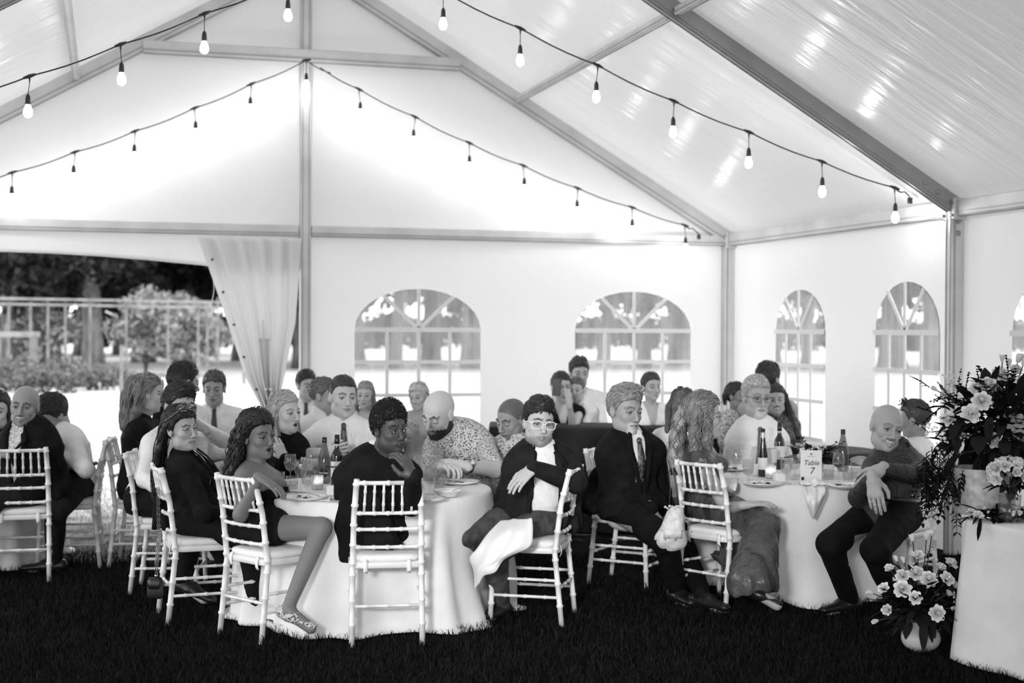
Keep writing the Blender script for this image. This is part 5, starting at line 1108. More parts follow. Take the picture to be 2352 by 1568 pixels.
def votive():
    t = empty('votive_candle', (0, 0, 0)); mb = MB(); mb.lathe([(.001, .002), (.034, .002), (.037, .01), (.038, .085), (.036, .085), (.034, .012), (.001, .012)], 18); mb.build('glass_cup', clearmat('frosted_glass', haze=.45, tint=.95, rough=.2), t)
    mb = MB(); mb.lathe([(.001, .012), (.026, .012), (.027, .04), (.001, .042)], 14); mb.build('wax', mat('white_wax', .8, .4), t)
    mb = MB(); mb.lathe([(.001, .044), (.006, .052), (.005, .062), (.001, .075)], 8); mb.build('flame', waxM, t); return t
def plate(seed=0, food=True, R=.135):
    t = empty('dinner_plate', (0, 0, 0)); mb = MB(); mb.lathe([(.001, .003), (R*.6, .003), (R*.72, .010), (R*.97, .019), (R, .021), (R*.99, .016), (R*.70, .003), (R*.6, 0), (.001, 0)], 32); mb.build('plate', chinaM, t)
    r = np.random.RandomState(seed)
    if food:
        mb = MB()
        for k in range(7): a = r.uniform(0, 6.3); q = r.uniform(0, .055); mb.ell((q*math.cos(a), q*math.sin(a), .012), (r.uniform(.01, .02), r.uniform(.008, .016), r.uniform(.005, .011)), None, 7, 5)
        mb.build('leftovers', foodL if seed % 2 else foodD, t)
        mb = MB()
        for k in range(4): a = r.uniform(0, 6.3); q = r.uniform(.03, .07); mb.ell((q*math.cos(a), q*math.sin(a), .014), (.014, .009, .006), None, 7, 5)
        mb.build('leftovers', foodD if seed % 2 else foodL, t)
    mb = MB(); a = r.uniform(0, 6.3); d = np.array([math.cos(a), math.sin(a), 0]); n_ = np.array([-d[1], d[0], 0]); p = n_*R*.45+np.array([0, 0, .026])
    mb.tube([p-d*.09, p, p+d*.04], [.004, .003, .005], 6, flat=.5)
    for s in (-1, 0, 1): mb.tube([p+d*.04+n_*s*.004, p+d*.075+n_*s*.006], .0012, 4)
    mb.build('fork', silverM, t); return t
def bowl_():
    t = empty('shallow_bowl', (0, 0, 0)); mb = MB(); mb.lathe([(.001, .002), (.05, .002), (.055, .006), (.085, .036), (.092, .040), (.090, .043), (.082, .040), (.05, .010), (.001, .010)], 30); mb.build('bowl', chinaM, t)
    mb = MB(); mb.tube([(-.02, .01, .02), (.06, .02, .045), (.11, .03, .06)], [.006, .003, .004], 6, flat=.5); mb.build('fork', silverM, t); return t
def bottle(kind):
    t = empty({'spark': 'sparkling_water_bottle', 'wine': 'wine_bottle', 'clear': 'clear_wine_bottle', 'tall': 'tall_dark_bottle'}[kind], (0, 0, 0)); mb = MB()
    prof = {'spark': [(.001, .003), (.036, .003), (.041, .012), (.042, .10), (.039, .15), (.028, .20), (.018, .245), (.0135, .275), (.0135, .29)],
            'wine': [(.001, .006), (.034, .003), (.038, .01), (.038, .19), (.034, .212), (.018, .240), (.0145, .255), (.0145, .315), (.016, .318), (.016, .325)],
            'clear': [(.001, .006), (.034, .003), (.037, .01), (.037, .185), (.033, .205), (.016, .232), (.0145, .25), (.0145, .305), (.016, .31)],
            'tall': [(.001, .006), (.030, .003), (.033, .01), (.032, .15), (.018, .25), (.014, .28), (.0145, .325)]}[kind]
    mb.lathe(prof, 20); mb.build('bottle', {'spark': grGlass, 'wine': dkGlass, 'clear': glassM, 'tall': dkGlass}[kind], t)
    if kind in ('spark', 'wine'): mb = MB(); z = prof[-1][1]; mb.lathe([(.015, z-.03 if kind == 'spark' else z-.055), (.0165, z-.028 if kind == 'spark' else z-.053), (.0165, z+.004), (.001, z+.005)], 14); mb.build('cap', blackPl, t)
    if kind != 'spark': mb = MB(); mb.lathe([(.0392, .07), (.0392, .165)] if kind != 'tall' else [(.0340, .05), (.0335, .13)], 20); mb.build('label', labM, t)
    if kind == 'wine': mb = MB(); mb.lathe([(.0155, .262), (.0155, .285)], 14); mb.build('neck_label', labM, t)
    if kind == 'tall': mb = MB(); mb.lathe([(.0165, .255), (.0152, .30)], 14); mb.build('neck_foil', mat('silver_foil', .7, .3, metal=.8), t)
    if kind == 'clear': mb = MB(); mb.lathe([(.001, .008), (.0345, .012), (.0345, .10), (.001, .10)], 16); mb.build('wine', waterM, t)
    return t
PROT = dict(goblet=goblet(), waterg=waterg(), tumbler=tumbler(), redg=redg(), votive=votive(), bowl=bowl_(), spark=bottle('spark'), wine=bottle('wine'), clear=bottle('clear'), tall=bottle('tall'))
used = {}
def put(kind, px, Z, label, cat, group=None, rz=0, z=.756, seed=0, **k):
    if kind == 'plate': o = plate(seed, **k)
    else:
        o = PROT[kind] if kind not in used else copy_tree(PROT[kind]); used[kind] = 1
    p = gpt(px, Z); o.location = (p[0], p[1], z); o.rotation_euler = (0, 0, rz); tag(o, label, cat, group); return o
def yZ(y, z=.756): return (CAMZ-z)*FPX/(y-755.0)     # depth where height z shows at picture row y
def ptab(kind, px, y, label, cat, group=None, **k): return put(kind, px, yZ(y), label, cat, group, **k)
g1 = 'glasses on the near table'; g7 = 'glasses on the numbered table'
ptab('tumbler', 641, 1122, 'short tumbler at the left rim of the near table, beside the bare shoulder', 'glass', g1)
ptab('goblet', 668, 1118, 'wine glass left of the one nearest the camera on the near table', 'glass', g1)
ptab('goblet', 692, 1134, 'round wine glass standing foremost among the left glasses of the near table', 'glass', g1)
ptab('goblet', 716, 1108, 'wine glass farthest back beside the sparkling water bottle', 'glass', g1)
ptab('tumbler', 672, 1132, 'tumbler of water between the wine glasses and the front plate', 'glass', g1)
ptab('waterg', 708, 1144, 'stemmed water goblet behind the front plate, lit by the candle', 'glass', g1)
ptab('spark', 746, 1112, 'tall sparkling water bottle with a black cap and round printed badge', 'bottle')
ptab('wine', 775, 1122, 'dark wine bottle with white neck band beside the sparkling water', 'bottle')
ptab('clear', 812, 1108, 'clear long-necked bottle at the back of the near table by the tie', 'bottle')
ptab('goblet', 782, 1138, 'wine glass half hidden behind the black blazer', 'glass', g1)
ptab('votive', 730, 1126, 'glowing glass votive candle beside the sparkling water bottle', 'candle', 'glass votive candles')
ptab('goblet', 965, 1122, 'wine glass just right of the resting fist', 'glass', g1)
ptab('tumbler', 984, 1104, 'tumbler nearest the bearded man', 'glass', g1)
ptab('waterg', 989, 1136, 'tall stemmed water glass right of the black blazer', 'glass', g1)
ptab('tumbler', 1012, 1128, 'cut tumbler with a little water, right of the stemmed water glass', 'glass', g1)
ptab('waterg', 1000, 1112, 'stemmed goblet behind the cut tumbler', 'glass', g1)
ptab('plate', 700, 1150, 'dinner plate with leftovers near the front left rim of the near table', 'plate', 'plates on the near table', seed=1)
ptab('plate', 1055, 1112, 'full dinner plate in front of the bald bearded man', 'plate', 'plates on the near table', seed=2)
ptab('plate', 985, 1152, 'side plate at the front rim between the blazer and the bowl', 'plate', 'plates on the near table', seed=3, food=False, R=.10)
ptab('plate', 900, 1108, 'plate hidden behind the young man in the blazer', 'plate', 'plates on the near table', seed=4)
ptab('bowl', 1030, 1142, 'shallow white bowl with a fork across it', 'bowl')
ptab('goblet', 1693, 1098, 'wine glass farthest left on the numbered table', 'glass', g7)
ptab('waterg', 1720, 1112, 'clear stemmed glass second from the left on the numbered table', 'glass', g7)
ptab('waterg', 1692, 1086, 'water goblet behind the leftmost wine glass', 'glass', g7)
ptab('goblet', 1740, 1090, 'wine glass in front of the dark bottle on the numbered table', 'glass', g7)
ptab('tall', 1754, 1092, 'slim dark bottle with silver neck foil on the numbered table', 'bottle')
ptab('clear', 1773, 1082, 'clear bottle with a pale label right of the slim dark bottle', 'bottle')
ptab('wine', 1792, 1074, 'dark-capped bottle behind the clear one', 'bottle')
ptab('votive', 1772, 1096, 'glowing votive candle left of the number card', 'candle', 'glass votive candles')
ptab('waterg', 1808, 1108, 'water goblet filled high, left of the number card', 'glass', g7)
ptab('waterg', 1827, 1098, 'darker water goblet just left of the number card', 'glass', g7)
ptab('spark', 1938, 1078, 'tall tinted bottle with a black cap right of the centrepiece', 'bottle')
ptab('redg', 1928, 1106, 'wine glass with a little red wine', 'glass')
ptab('tumbler', 1950, 1104, 'tumbler beside the red wine glass', 'glass', g7)
ptab('tumbler', 1968, 1092, 'tumbler at the right rim beside the sleeve of the bald man', 'glass', g7)
ptab('tumbler', 1905, 1096, 'tumbler between the card and the red wine glass', 'glass', g7)
ptab('plate', 1752, 1112, 'dinner plate with a dark morsel at the front of the numbered table', 'plate', 'plates on the numbered table', seed=5)
ptab('plate', 1945, 1116, 'dinner plate under the red wine glass edge, front right of the numbered table', 'plate', 'plates on the numbered table', seed=7)
ptab('plate', 1678, 1078, 'plate at the left rim of the numbered table behind the satin dress', 'plate', 'plates on the numbered table', seed=6)
for i, (px, y, z_) in enumerate(((765, 1140, 0), (1792, 1104, 0))):
    Zd = yZ(y); p = gpt(px, Zd, .756); b = MB(); b.box((0, 0, .03), (.075, .05, .06)); o = b.build('sugar_caddy', chinaM, smooth=False); o.location = tuple(p); o.rotation_euler = (0, 0, .3-YAW); sharp(o, .008); tag(o, ['small white ceramic holder behind the front left plate', 'small white ceramic holder beside the water goblet'][i], 'caddy')
def text(body, size, loc, R, mtl, parent, name, shear=0, ex=.0004):
    c = bpy.data.curves.new(name+'_c', 'FONT'); c.body = body; c.size = size; c.align_x = 'CENTER'; c.align_y = 'CENTER'; c.extrude = ex; c.shear = shear; c.resolution_u = 3
    c.materials.append(mtl); oc = bpy.data.objects.new(name+'_c', c); COL.objects.link(oc); bpy.context.view_layer.update(); me = bpy.data.meshes.new_from_object(oc.evaluated_get(bpy.context.evaluated_depsgraph_get())); bpy.data.objects.remove(oc)
    o = bpy.data.objects.new(name, me); COL.objects.link(o); o.parent = parent; M = Matrix([list(r)+[0] for r in np.array(R)]+[[0, 0, 0, 1]]); M.translation = Vector(loc); o.matrix_local = M; return o
# printed badge of the sparkling water bottle
sp = [o for o in COL.objects if o.get('label', '').startswith('tall sparkling')][0]
bd = MB(); nb_ = 24; tcx = math.atan2(-(Fd[1]), -(Fd[0]))
rows = []
for a in np.linspace(-.62, .62, 13):
    h_ = .028*math.sqrt(max(0, 1-(a/.66)**2)); rows.append([(.0425*math.cos(tcx+a), .0425*math.sin(tcx+a), .068+h_*v) for v in (-1, -.33, .33, 1)])
bd.sheet(np.array(rows)); bd.build('badge', blackPl, sp)
tw = np.array([Rt*1.0, Up, -Fd]).T
text('Perrier', .021, tuple(-Fd*.0445+np.array([0, 0, .069])), tw, labM, sp, 'badge_lettering', .2)
# table number card
pc = gpt(1865, yZ(1112)); card = empty('table_number_card', (pc[0], pc[1], .757), 0, 'white card reading Table 7 standing before the flowers', 'table number')
b = MB(); W2, H2 = .068, .225
tw2 = tw.copy(); b.box((0, 0, H2/2), (W2*2, .004, H2), None); co = b.build('card', paperM, card, smooth=False); co.rotation_euler = (0, 0, -YAW)
text('Table', .046, tuple(-Fd*.0035+Up*(H2*.64)), tw, inkM, card, 'card_lettering', .25); text('7', .060, tuple(-Fd*.0035+Up*(H2*.41)+Rt*.004), tw, inkM, card, 'card_number', .2)
b = MB(); c_ = -Fd*.0035+Up*(H2*.86)
for s in (-1, 1):
    b.tube([c_+Rt*s*.002-Up*.010, c_+Rt*s*.016-Up*.006, c_+Rt*s*.024-Up*.012], .0010, 4); b.tube([c_, c_+Rt*s*.008+Up*.010, c_+Rt*s*.002+Up*.014], .0012, 4)
b.ell(c_+Up*.006, (.004, .001, .007), None, 8, 5); b.build('card_emblem', mat('grey_ink', .2, .6), card)
b = MB(); b.box((-.055, -.006, .045), (.016, .01, .02)); cl = b.build('card_clip', blackPl, card, smooth=False); cl.rotation_euler = (0, 0, -YAW)
# ================================================================ cloth napkins
napM = mat('white_napkin', .84, .8, bump=(60, .2, .005))
def upsample(G, k):
    """Catmull-Rom refinement along axis 0"""
    n = len(G); out = []
    for i in range(n-1):
        p0, p1, p2, p3 = G[max(i-1, 0)], G[i], G[i+1], G[min(i+2, n-1)]
        for t in np.linspace(0, 1, k, endpoint=False): out.append(.5*(2*p1+(p2-p0)*t+(2*p0-5*p1+4*p2-p3)*t*t+(3*p1-p0-3*p2+p3)*t**3))
    out.append(G[-1]); return np.array(out)
def napkin(G, label, name='napkin', wr=.006):
    G = upsample(np.array(G, float), 7); G = np.swapaxes(upsample(np.swapaxes(G, 0, 1), 8), 0, 1); a, b = G.shape[:2]; u = np.linspace(0, 1, a)[:, None]; v = np.linspace(0, 1, b)[None]
    w = wr*(np.sin(v*15+u*3)+.6*np.sin(v*27-u*5+1)+.4*np.sin(u*19+v*6)); G = G-Fd[None, None]*w[..., None]*.8+Up[None, None]*w[..., None]*.5
    mb = MB(); base = G.reshape(-1, 3).mean(0); base[2] = 0; mb.sheet(G-base); o = mb.build(name, napM); o.location = tuple(base); solid(o, .003, 0); tag(o, label, 'napkin'); return o
def pg(rows): return [[P(*q) for q in r] for r in rows]
napkin(pg([[(1150, 1196, 8.39), (1180, 1192, 8.31), (1222, 1190, 8.27)], [(1118, 1228, 8.27), (1168, 1218, 8.15), (1224, 1222, 8.19)], [(1094, 1262, 8.21), (1150, 1250, 8.09), (1216, 1256, 8.15)], [(1078, 1282, 8.25), (1128, 1288, 8.08), (1160, 1282, 8.11)], [(1088, 1312, 8.27), (1102, 1306, 8.13), (1138, 1312, 8.09)], [(1090, 1352, 8.29), (1100, 1340, 8.21), (1112, 1318, 8.13)]]), 'white cloth napkin draped over the lap of the man in white glasses')
napkin(pg([[(650, 1192, 8.22), (672, 1188, 8.22), (700, 1190, 8.24)], [(654, 1202, 8.12), (682, 1198, 8.12), (716, 1194, 8.17)], [(668, 1212, 8.06), (690, 1211, 8.04), (708, 1206, 8.12)]]), 'folded white napkin on the knee of the bare-shouldered woman')
# knotted napkin at table 7 front rim with a long hanging tail
pz = yZ(1118)
napkin(pg([[(1846, 1112, pz-.0), (1868, 1106, pz), (1890, 1110, pz)], [(1848, 1128, pz-.06), (1862, 1126, pz-.11), (1872, 1130, pz-.05), (1886, 1126, pz-.10), (1896, 1126, pz-.05)][::2], [(1852, 1150, pz-.07), (1870, 1152, pz-.13), (1890, 1146, pz-.06)], [(1858, 1172, pz-.06), (1871, 1176, pz-.12), (1880, 1168, pz-.06)], [(1866, 1188, pz-.06), (1868, 1191, pz-.08), (1871, 1187, pz-.06)]]), 'white napkin hanging in a point over the front rim of the numbered table')
kG = np.zeros((14, 14, 3)); pk = P(1868, 1116, pz-.03); Rk = np.random.RandomState(8)
for i in range(14):
    for j in range(14): u, v = i/13-.5, j/13-.5; kG[i, j] = pk+Rt*u*.17+Fd*v*.11+Up*(.012+.026*math.exp(-(u*u+v*v)*9)*(1+.5*math.sin(9*u+5*v))+.014*math.sin(17*u-11*v)*math.cos(13*v+6*u))
mbk = MB(); mbk.sheet(kG); ok = mbk.build('napkin_knot', napM); solid(ok, .004, 0); tag(ok, 'crumpled knotted white napkin lying below the number card', 'napkin')
napkin(pg([[(1652, 1100, 9.30), (1690, 1098, 9.35)], [(1668, 1112, 9.12), (1694, 1110, 9.16)], [(1676, 1122, 9.08), (1690, 1128, 9.08)]]), 'corner of a white napkin falling over the left rim of the numbered table')
napkin(pg([[(728, 1140, yZ(1148)), (762, 1140, yZ(1148))], [(726, 1150, yZ(1152)), (760, 1150, yZ(1152))]]), 'folded white napkin at the front rim left of the black blazer')
# ================================================================ bags, phone, watches
def handbag():
    Z = 8.78; t = empty('handbag', tuple(gpt(1550, Z)), 0, 'pale metallic leather handbag hanging by dark straps from the satin-dressed woman\'s chair', 'handbag'); b = np.array(t.location)
    lea = mat('pale_metallic_leather', .60, .38, tex=(9, .42, .72, 4), bump=(26, .7, .02)); strapD = mat('dark_leather_strap', .03, .4)
    F = Fld(.006); F.cone(P(1551, 1182, Z), P(1541, 1232, Z), .056, .082, .03, Fd, .6); F.cone(P(1524, 1240, Z), P(1560, 1242, Z), .050, .046, .04, Fd, .8)
    v, q = F.mesh(.003, 4, (30, 50)); mk('bag_body', v-b, q, lea, t)
    mb = MB(); mb.tube([P(1515+i*5.8, 1216+math.sin(i)*1, Z-.054-.012*math.sin(i/9*3.1)) - b for i in range(11)], .0035, 6); mb.build('piping', lea, t)
    mb = MB(); mb.sheet(np.array([[P(1524+i*6+j*0, 1216+j*10, Z-.066+.004*math.cos(i))-b for i in range(8)] for j in range(3)])); o = mb.build('pocket', lea, t); solid(o, .006, 0)
    for (px) in (1528, 1552): mb = MB(); mb.ell(P(px, 1238, Z-.058)-b, (.007,)*3, None, 10, 6); mb.build('stud', goldM, t)
    for dx, dz in ((-14, -.02), (10, .02)):
        mb = MB(); mb.tube([P(1550+dx, 1166, Z+dz)-b, P(1548+dx*.6, 1120, Z+dz)-b, P(1543+dx*.5, 1086, Z+dz+.03)-b, P(1545+dx*.3, 1074, Z+.06)-b, P(1550+dx*.5, 1090, Z+.10)-b], .0065, 8, flat=.5); mb.build('strap', strapD, t)
    mb = MB()
    for i in range(9): mb.ell(P(1528+i*5.2, 1164+3*math.sin(i*2), Z-.035+.02*(i % 2))-b, (.009, .008, .008), None, 8, 6)
    mb.build('gathered_rim', lea, t)
handbag()
def chainbag():
    Z = 8.40; t = empty('chain_strap_bag', tuple(gpt(357, Z)), 0, 'small black bag hanging on a long chain from the chair post', 'handbag'); b = np.array(t.location)
    bb_ = MB(); c_ = P(357, 1350, Z)-b; wd = np.array([.072, .090, .096, .090]); hs = np.array([.062, .03, -.03, -.062]); V = []
    for w_, h_ in zip(wd, hs): V += [c_+Up*h_+Rt*sx*w_/2+Fd*sy*(.018 if h_ > .05 else .026) for sx, sy in ((-1, -1), (1, -1), (1, 1), (-1, 1))]
    bb_.add(V, [(0, 3, 2, 1), (12, 13, 14, 15)]+[(k*4+i, k*4+(i+1) % 4, k*4+4+(i+1) % 4, k*4+4+i) for k in range(3) for i in range(4)]); ob = bb_.build('bag_body', shoeM, t); sharp(ob, .012, 3)
    fl_ = MB(); fl_.sheet(np.array([[c_+Up*h_+Rt*x_*w_-Fd*(.030 if h_ < .055 else .012) for x_ in (-.5, -.25, 0, .25, .5)] for h_, w_ in ((.066, .066), (.05, .078), (.02, .082), (-.002, .06))])); solid(fl_.build('flap', shoeM, t), .004, 0)
    for dx in (-2.2, 2.2):
        mb = MB(); pts = [P(np.interp(y, [1120, 1200, 1318], [363, 364, 360])+dx+.6*math.sin(y*.1), y, Z+.01) for y in np.arange(1122, 1322, 6.5)]
        for i, p in enumerate(pts):
            a = (Rt if i % 2 else Fd); c = [p-b+a*.0045*math.cos(t_)+Up*.0095*math.sin(t_) for t_ in np.linspace(0, 2*math.pi, 9)]; mb.tube(c, .0017, 4, cap=False)
        o = mb.build('chain', mat('dark_chain_metal', .25, .3, metal=.9), t)
    mb = MB(); mb.box(P(359, 1322, Z)-b, (.02, .012, .012)); mb.build('clasp', goldM, t)
chainbag()
ph = MB(); ph.box((0, 0, 0), (.074, .009, .150)); o = ph.build('smartphone', blackPl, smooth=False); o.location = tuple(P(1279, 889, 12.25)); o.rotation_euler = (0, .10, -YAW); sharp(o, .008, 3); tag(o, 'dark smartphone held up before a woman\'s face at the back', 'phone')
b = MB(); b.tube([(.022, -.005, .055), (.022, -.008, .055)], .007, 10); b.build('camera_lens', mat('dark_lens', .02, .05, spec=1), o)
def watch(per, j, label, face, strap):
    E_, Wr = per['A'][j][0], per['A'][j][1]; d = unit(Wr-E_); c = lerp(E_, Wr, .93); s = per['s']; t = empty('wristwatch', tuple(c), 0, label, 'watch'); a = unit(np.cross(d, Up)); b2 = np.cross(a, d)
    mb = MB(); ring = [np.array(a*math.cos(q)+b2*math.sin(q))*.035*s for q in np.linspace(0, 2*math.pi, 21)]; V = []
    mb.sheet(np.array([[r-d*.010, r*1.03, r+d*.010] for r in ring])); o = mb.build('strap', strap, t); solid(o, .003, 1)
    n_ = unit(-Fd*.9+Up*.4); n_ = unit(n_-d*(n_@d)); mb = MB(); mb.tube([n_*.034*s, n_*.044*s], [.020, .019], 18); mb.build('case', goldM, t); mb = MB(); mb.tube([n_*.0441*s, n_*.0446*s], .0165, 18); mb.build('dial', face, t)
watch(Q_, 1, 'round pale-faced wristwatch on the bearded man', whitePl, shoeM); watch(S_, 0, 'dark-strapped wristwatch on the man in white glasses', blackPl, blackPl)
def wring(per, j, label):
    E_, Wr, fd, pn = per['A'][j][:4]; y = fd; z = -unit(pn-y*(pn@y)); x = np.cross(y, z)*(-1 if j == 0 else 1); c = Wr+(y*.098-x*.0105-z*.004)*per['s']; mb = MB(); mb.tube([x*.0105*math.cos(q)+z*.0105*math.sin(q) for q in np.linspace(0, 2*math.pi, 15)], .0022, 6, cap=False)
    o = mb.build('finger_ring', goldM); o.location = tuple(c); tag(o, label, 'ring')
wring(AE, 1, 'pale metal ring on the bald man in the dotted shirt'); wring(I_, 0, 'small ring on the bare-shouldered woman\'s hand')
# ================================================================ outside: trees, fence, meadow
barkM = mat('tree_bark', .07, .9, tex=(6, .035, .12, 5, (1, 1, .3)), bump=(9, .9, .05)); barkP = mat('pale_bark', .15, .9, tex=(5, .09, .22, 5, (1, 1, .3)), bump=(9, .8, .05))
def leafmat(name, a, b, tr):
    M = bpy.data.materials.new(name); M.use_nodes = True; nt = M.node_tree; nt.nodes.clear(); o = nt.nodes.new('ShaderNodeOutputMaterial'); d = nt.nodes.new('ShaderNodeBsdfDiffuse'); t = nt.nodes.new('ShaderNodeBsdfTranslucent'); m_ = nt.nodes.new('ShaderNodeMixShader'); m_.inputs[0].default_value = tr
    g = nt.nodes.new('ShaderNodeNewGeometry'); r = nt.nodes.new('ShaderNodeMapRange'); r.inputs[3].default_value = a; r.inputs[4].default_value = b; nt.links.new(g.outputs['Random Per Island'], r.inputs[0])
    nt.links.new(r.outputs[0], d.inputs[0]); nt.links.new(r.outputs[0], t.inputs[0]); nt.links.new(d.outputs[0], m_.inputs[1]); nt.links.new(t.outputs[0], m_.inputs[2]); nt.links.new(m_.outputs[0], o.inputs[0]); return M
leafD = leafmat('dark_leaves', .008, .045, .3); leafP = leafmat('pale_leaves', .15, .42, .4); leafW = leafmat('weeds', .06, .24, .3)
def leafcloud(n, blobs, size, seed, shell=.55):
    """n leaf quads spread through blobs (centre, radii)"""
    R_ = np.random.RandomState(seed); w = np.array([b[1][0]*b[1][1]*b[1][2] for b in blobs])**.66; w /= w.sum(); k = R_.choice(len(blobs), n, p=w)
    c = np.array([b[0] for b in blobs])[k]; r = np.array([b[1] for b in blobs])[k]; u = R_.normal(size=(n, 3)); u /= np.linalg.norm(u, axis=1, keepdims=True); q = R_.uniform(shell, 1, n)[:, None]
    c = c+u*r*q; a = R_.normal(size=(n, 3)); a /= np.linalg.norm(a, axis=1, keepdims=True); b = np.cross(a, R_.normal(size=(n, 3))); b /= np.linalg.norm(b, axis=1, keepdims=True); s = size*R_.uniform(.6, 1.4, n)[:, None]
    V = np.stack([c-a*s, c+b*s*.55, c+a*s, c-b*s*.55], 1).reshape(-1, 3); F = np.arange(4*n).reshape(-1, 4); return V, F
def tree_proto(seed, H, R, nleaf, bark, leaf, tr=.35, low=2.5, fork=1):
    t = empty('tree', (0, 0, 0)); R_ = np.random.RandomState(seed); mb = MB(); lean = R_.uniform(-.06, .06)
    tp = [(0, 0, -.1), (lean*2, 0, 1.2), (lean*5, 0, 3.2), (lean*8, .2, H*.45), (lean*9, .2, H*.7)]
    mb.tube(tp, [tr*1.35, tr, tr*.85, tr*.6, tr*.25], 10); mb.build('trunk', bark, t)
    blobs = []
    for k in range(7):
        a = R_.uniform(0, 6.3); h = R_.uniform(1.9, H*.5); L = R*R_.uniform(.5, .95); p0 = np.array([lean*h*1.5, 0, h]); p1 = p0+np.array([math.cos(a)*L*.5, math.sin(a)*L*.5, L*.45]); p2 = p0+np.array([math.cos(a)*L, math.sin(a)*L, L*.8])
        mb = MB(); mb.tube([p0, p1, p2], [tr*.35, tr*.25, tr*.08], 7); mb.build('branch', bark, t); blobs.append((p2, (R*.45, R*.45, R*.34)))
    for k in range(11):
        a = R_.uniform(0, 6.3); q = R*R_.uniform(.1, .75); blobs.append((np.array([math.cos(a)*q, math.sin(a)*q, R_.uniform(low, H)]), (R*.42, R*.42, R*.32)))
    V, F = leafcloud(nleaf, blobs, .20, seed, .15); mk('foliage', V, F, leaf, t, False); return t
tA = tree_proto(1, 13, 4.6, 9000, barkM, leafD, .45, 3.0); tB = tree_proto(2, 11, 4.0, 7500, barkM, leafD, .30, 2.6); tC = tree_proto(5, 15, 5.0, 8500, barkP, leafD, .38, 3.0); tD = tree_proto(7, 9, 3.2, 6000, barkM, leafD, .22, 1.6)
proto_used = set()
def _f(o):
    for c in o.children:
        if c.name.startswith('foliage'): c['kind'] = 'stuff'
def place(pr, px, Z, rz, sc, label, group='trees beyond the meadow', cat='tree'):
    o = pr if id(pr) not in proto_used else copy_tree(pr); proto_used.add(id(pr)); p = gpt(px, Z); o.location = tuple(p); o.rotation_euler = (0, 0, rz); o.scale = (sc, sc, sc); tag(o, label, cat, group); _f(o); return o
gb = 'dark leafy tree in the row behind the windows, told apart by nothing in the photo'
for i, (pr, px, Z, rz, sc, lab) in enumerate([
    (tA, 30, 52, .3, .95, 'dark forked tree at the far left of the opening'), (tC, 215, 58, 1.0, 1.05, 'large tree with a thick pale trunk in the middle of the opening'), (tB, 120, 60, 2.0, 1.1, 'slimmer dark tree between the two thick trunks of the opening'),
    (tA, 330, 70, 2.6, 1.1, 'dark tree right of the pale trunk in the opening'), (tB, 430, 68, 4.0, 1.15, 'dark tree beside the edge of the tied-back curtain'), (tC, -90, 66, 4.2, 1.0, 'tree just beyond the left edge of the photo'), (tA, 560, 74, 5.1, 1.15, 'dark tree behind the tied-back curtain')]): place(pr, px, Z, rz, sc, lab)
def wlab(px):
    for a, b, nm in ((600, 812, 'between the curtain and the first arched window'), (812, 1110, 'through the first arched window of the back wall'), (1110, 1320, 'hidden between the two back windows'), (1320, 1600, 'through the second arched window of the back wall'), (1600, 1770, 'behind the corner of the tent'), (1770, 1910, 'through the farther window of the right wall'), (1910, 2005, 'between the two right wall windows'), (2005, 2160, 'through the nearer window of the right wall'), (2160, 2800, 'beyond the right edge post')):
        if a <= px < b: f = (px-a)/(b-a); return 'dark leafy tree seen %s, %s' % (nm, 'left part' if f < .33 else ('middle' if f < .67 else 'right part'))
xs_ = [690, 810, 905, 990, 1085, 1180, 1290, 1385, 1480, 1560, 1660, 1760, 1850, 1950, 2050, 2140, 2270, 2470]
for i, px in enumerate(xs_): place([tB, tA, tD, tB, tA][i % 5], px, 60+(i*7 % 13), i*1.3, 1.0+.12*((i*5) % 4), wlab(px))
for i, px in enumerate((-240, -20, 90, 180, 270, 350, 400, 480, 560)): place(tD, px, 84+(i % 3)*4, i*.9, 1.3, ['dark undergrowth tree left of the photo edge', 'dark undergrowth tree at the left photo edge', 'dark undergrowth tree behind the timber gateway', 'dark undergrowth tree behind the thick pale trunk', 'dark undergrowth tree right of the pale trunk', 'dark undergrowth tree behind the widest pale shrub', 'dark undergrowth tree left of the smallest pale shrub', 'dark undergrowth tree right of the smallest pale shrub', 'dark undergrowth tree behind the tied curtain'][i])
def bush(n, blobs, size, seed, leaf, px, Z, label, nm='bush', group=None, rz=0):
    t = empty(nm, tuple(gpt(px, Z)), rz, label, 'bush', group); V, F = leafcloud(n, blobs, size, seed, .2); mk('foliage', V, F, leaf, t, False)
    mb = MB()
    for k in range(5): a = k*1.3; mb.tube([(0, 0, 0), (.3*math.cos(a), .3*math.sin(a), blobs[0][0][2]*.9)], [.04, .015], 6)
    mb.build('stem', barkM, t)
for i, (px, Z, h, lab) in enumerate(((335, 50, 3.1, 'pale blossoming shrub behind the fence, the widest of them'), (402, 52, 3.0, 'pale blossoming shrub behind the fence near the curtain'), (445, 50, 2.5, 'small pale shrub behind the fence beside the curtain'), (95, 52, 2.7, 'bright pale shrub behind the fence between the dark trunks'))):
    bush(1500, [((0, 0, h*.8), (1.0, 1.0, .7)), ((.7, 0, h*.6), (.8, .8, .6)), ((-.7, 0, h*.55), (.8, .8, .6)), ((0, 0, h*.35), (.9, .9, .5))], .13, 30+i, leafP, px, Z, lab, 'flowering_shrub')
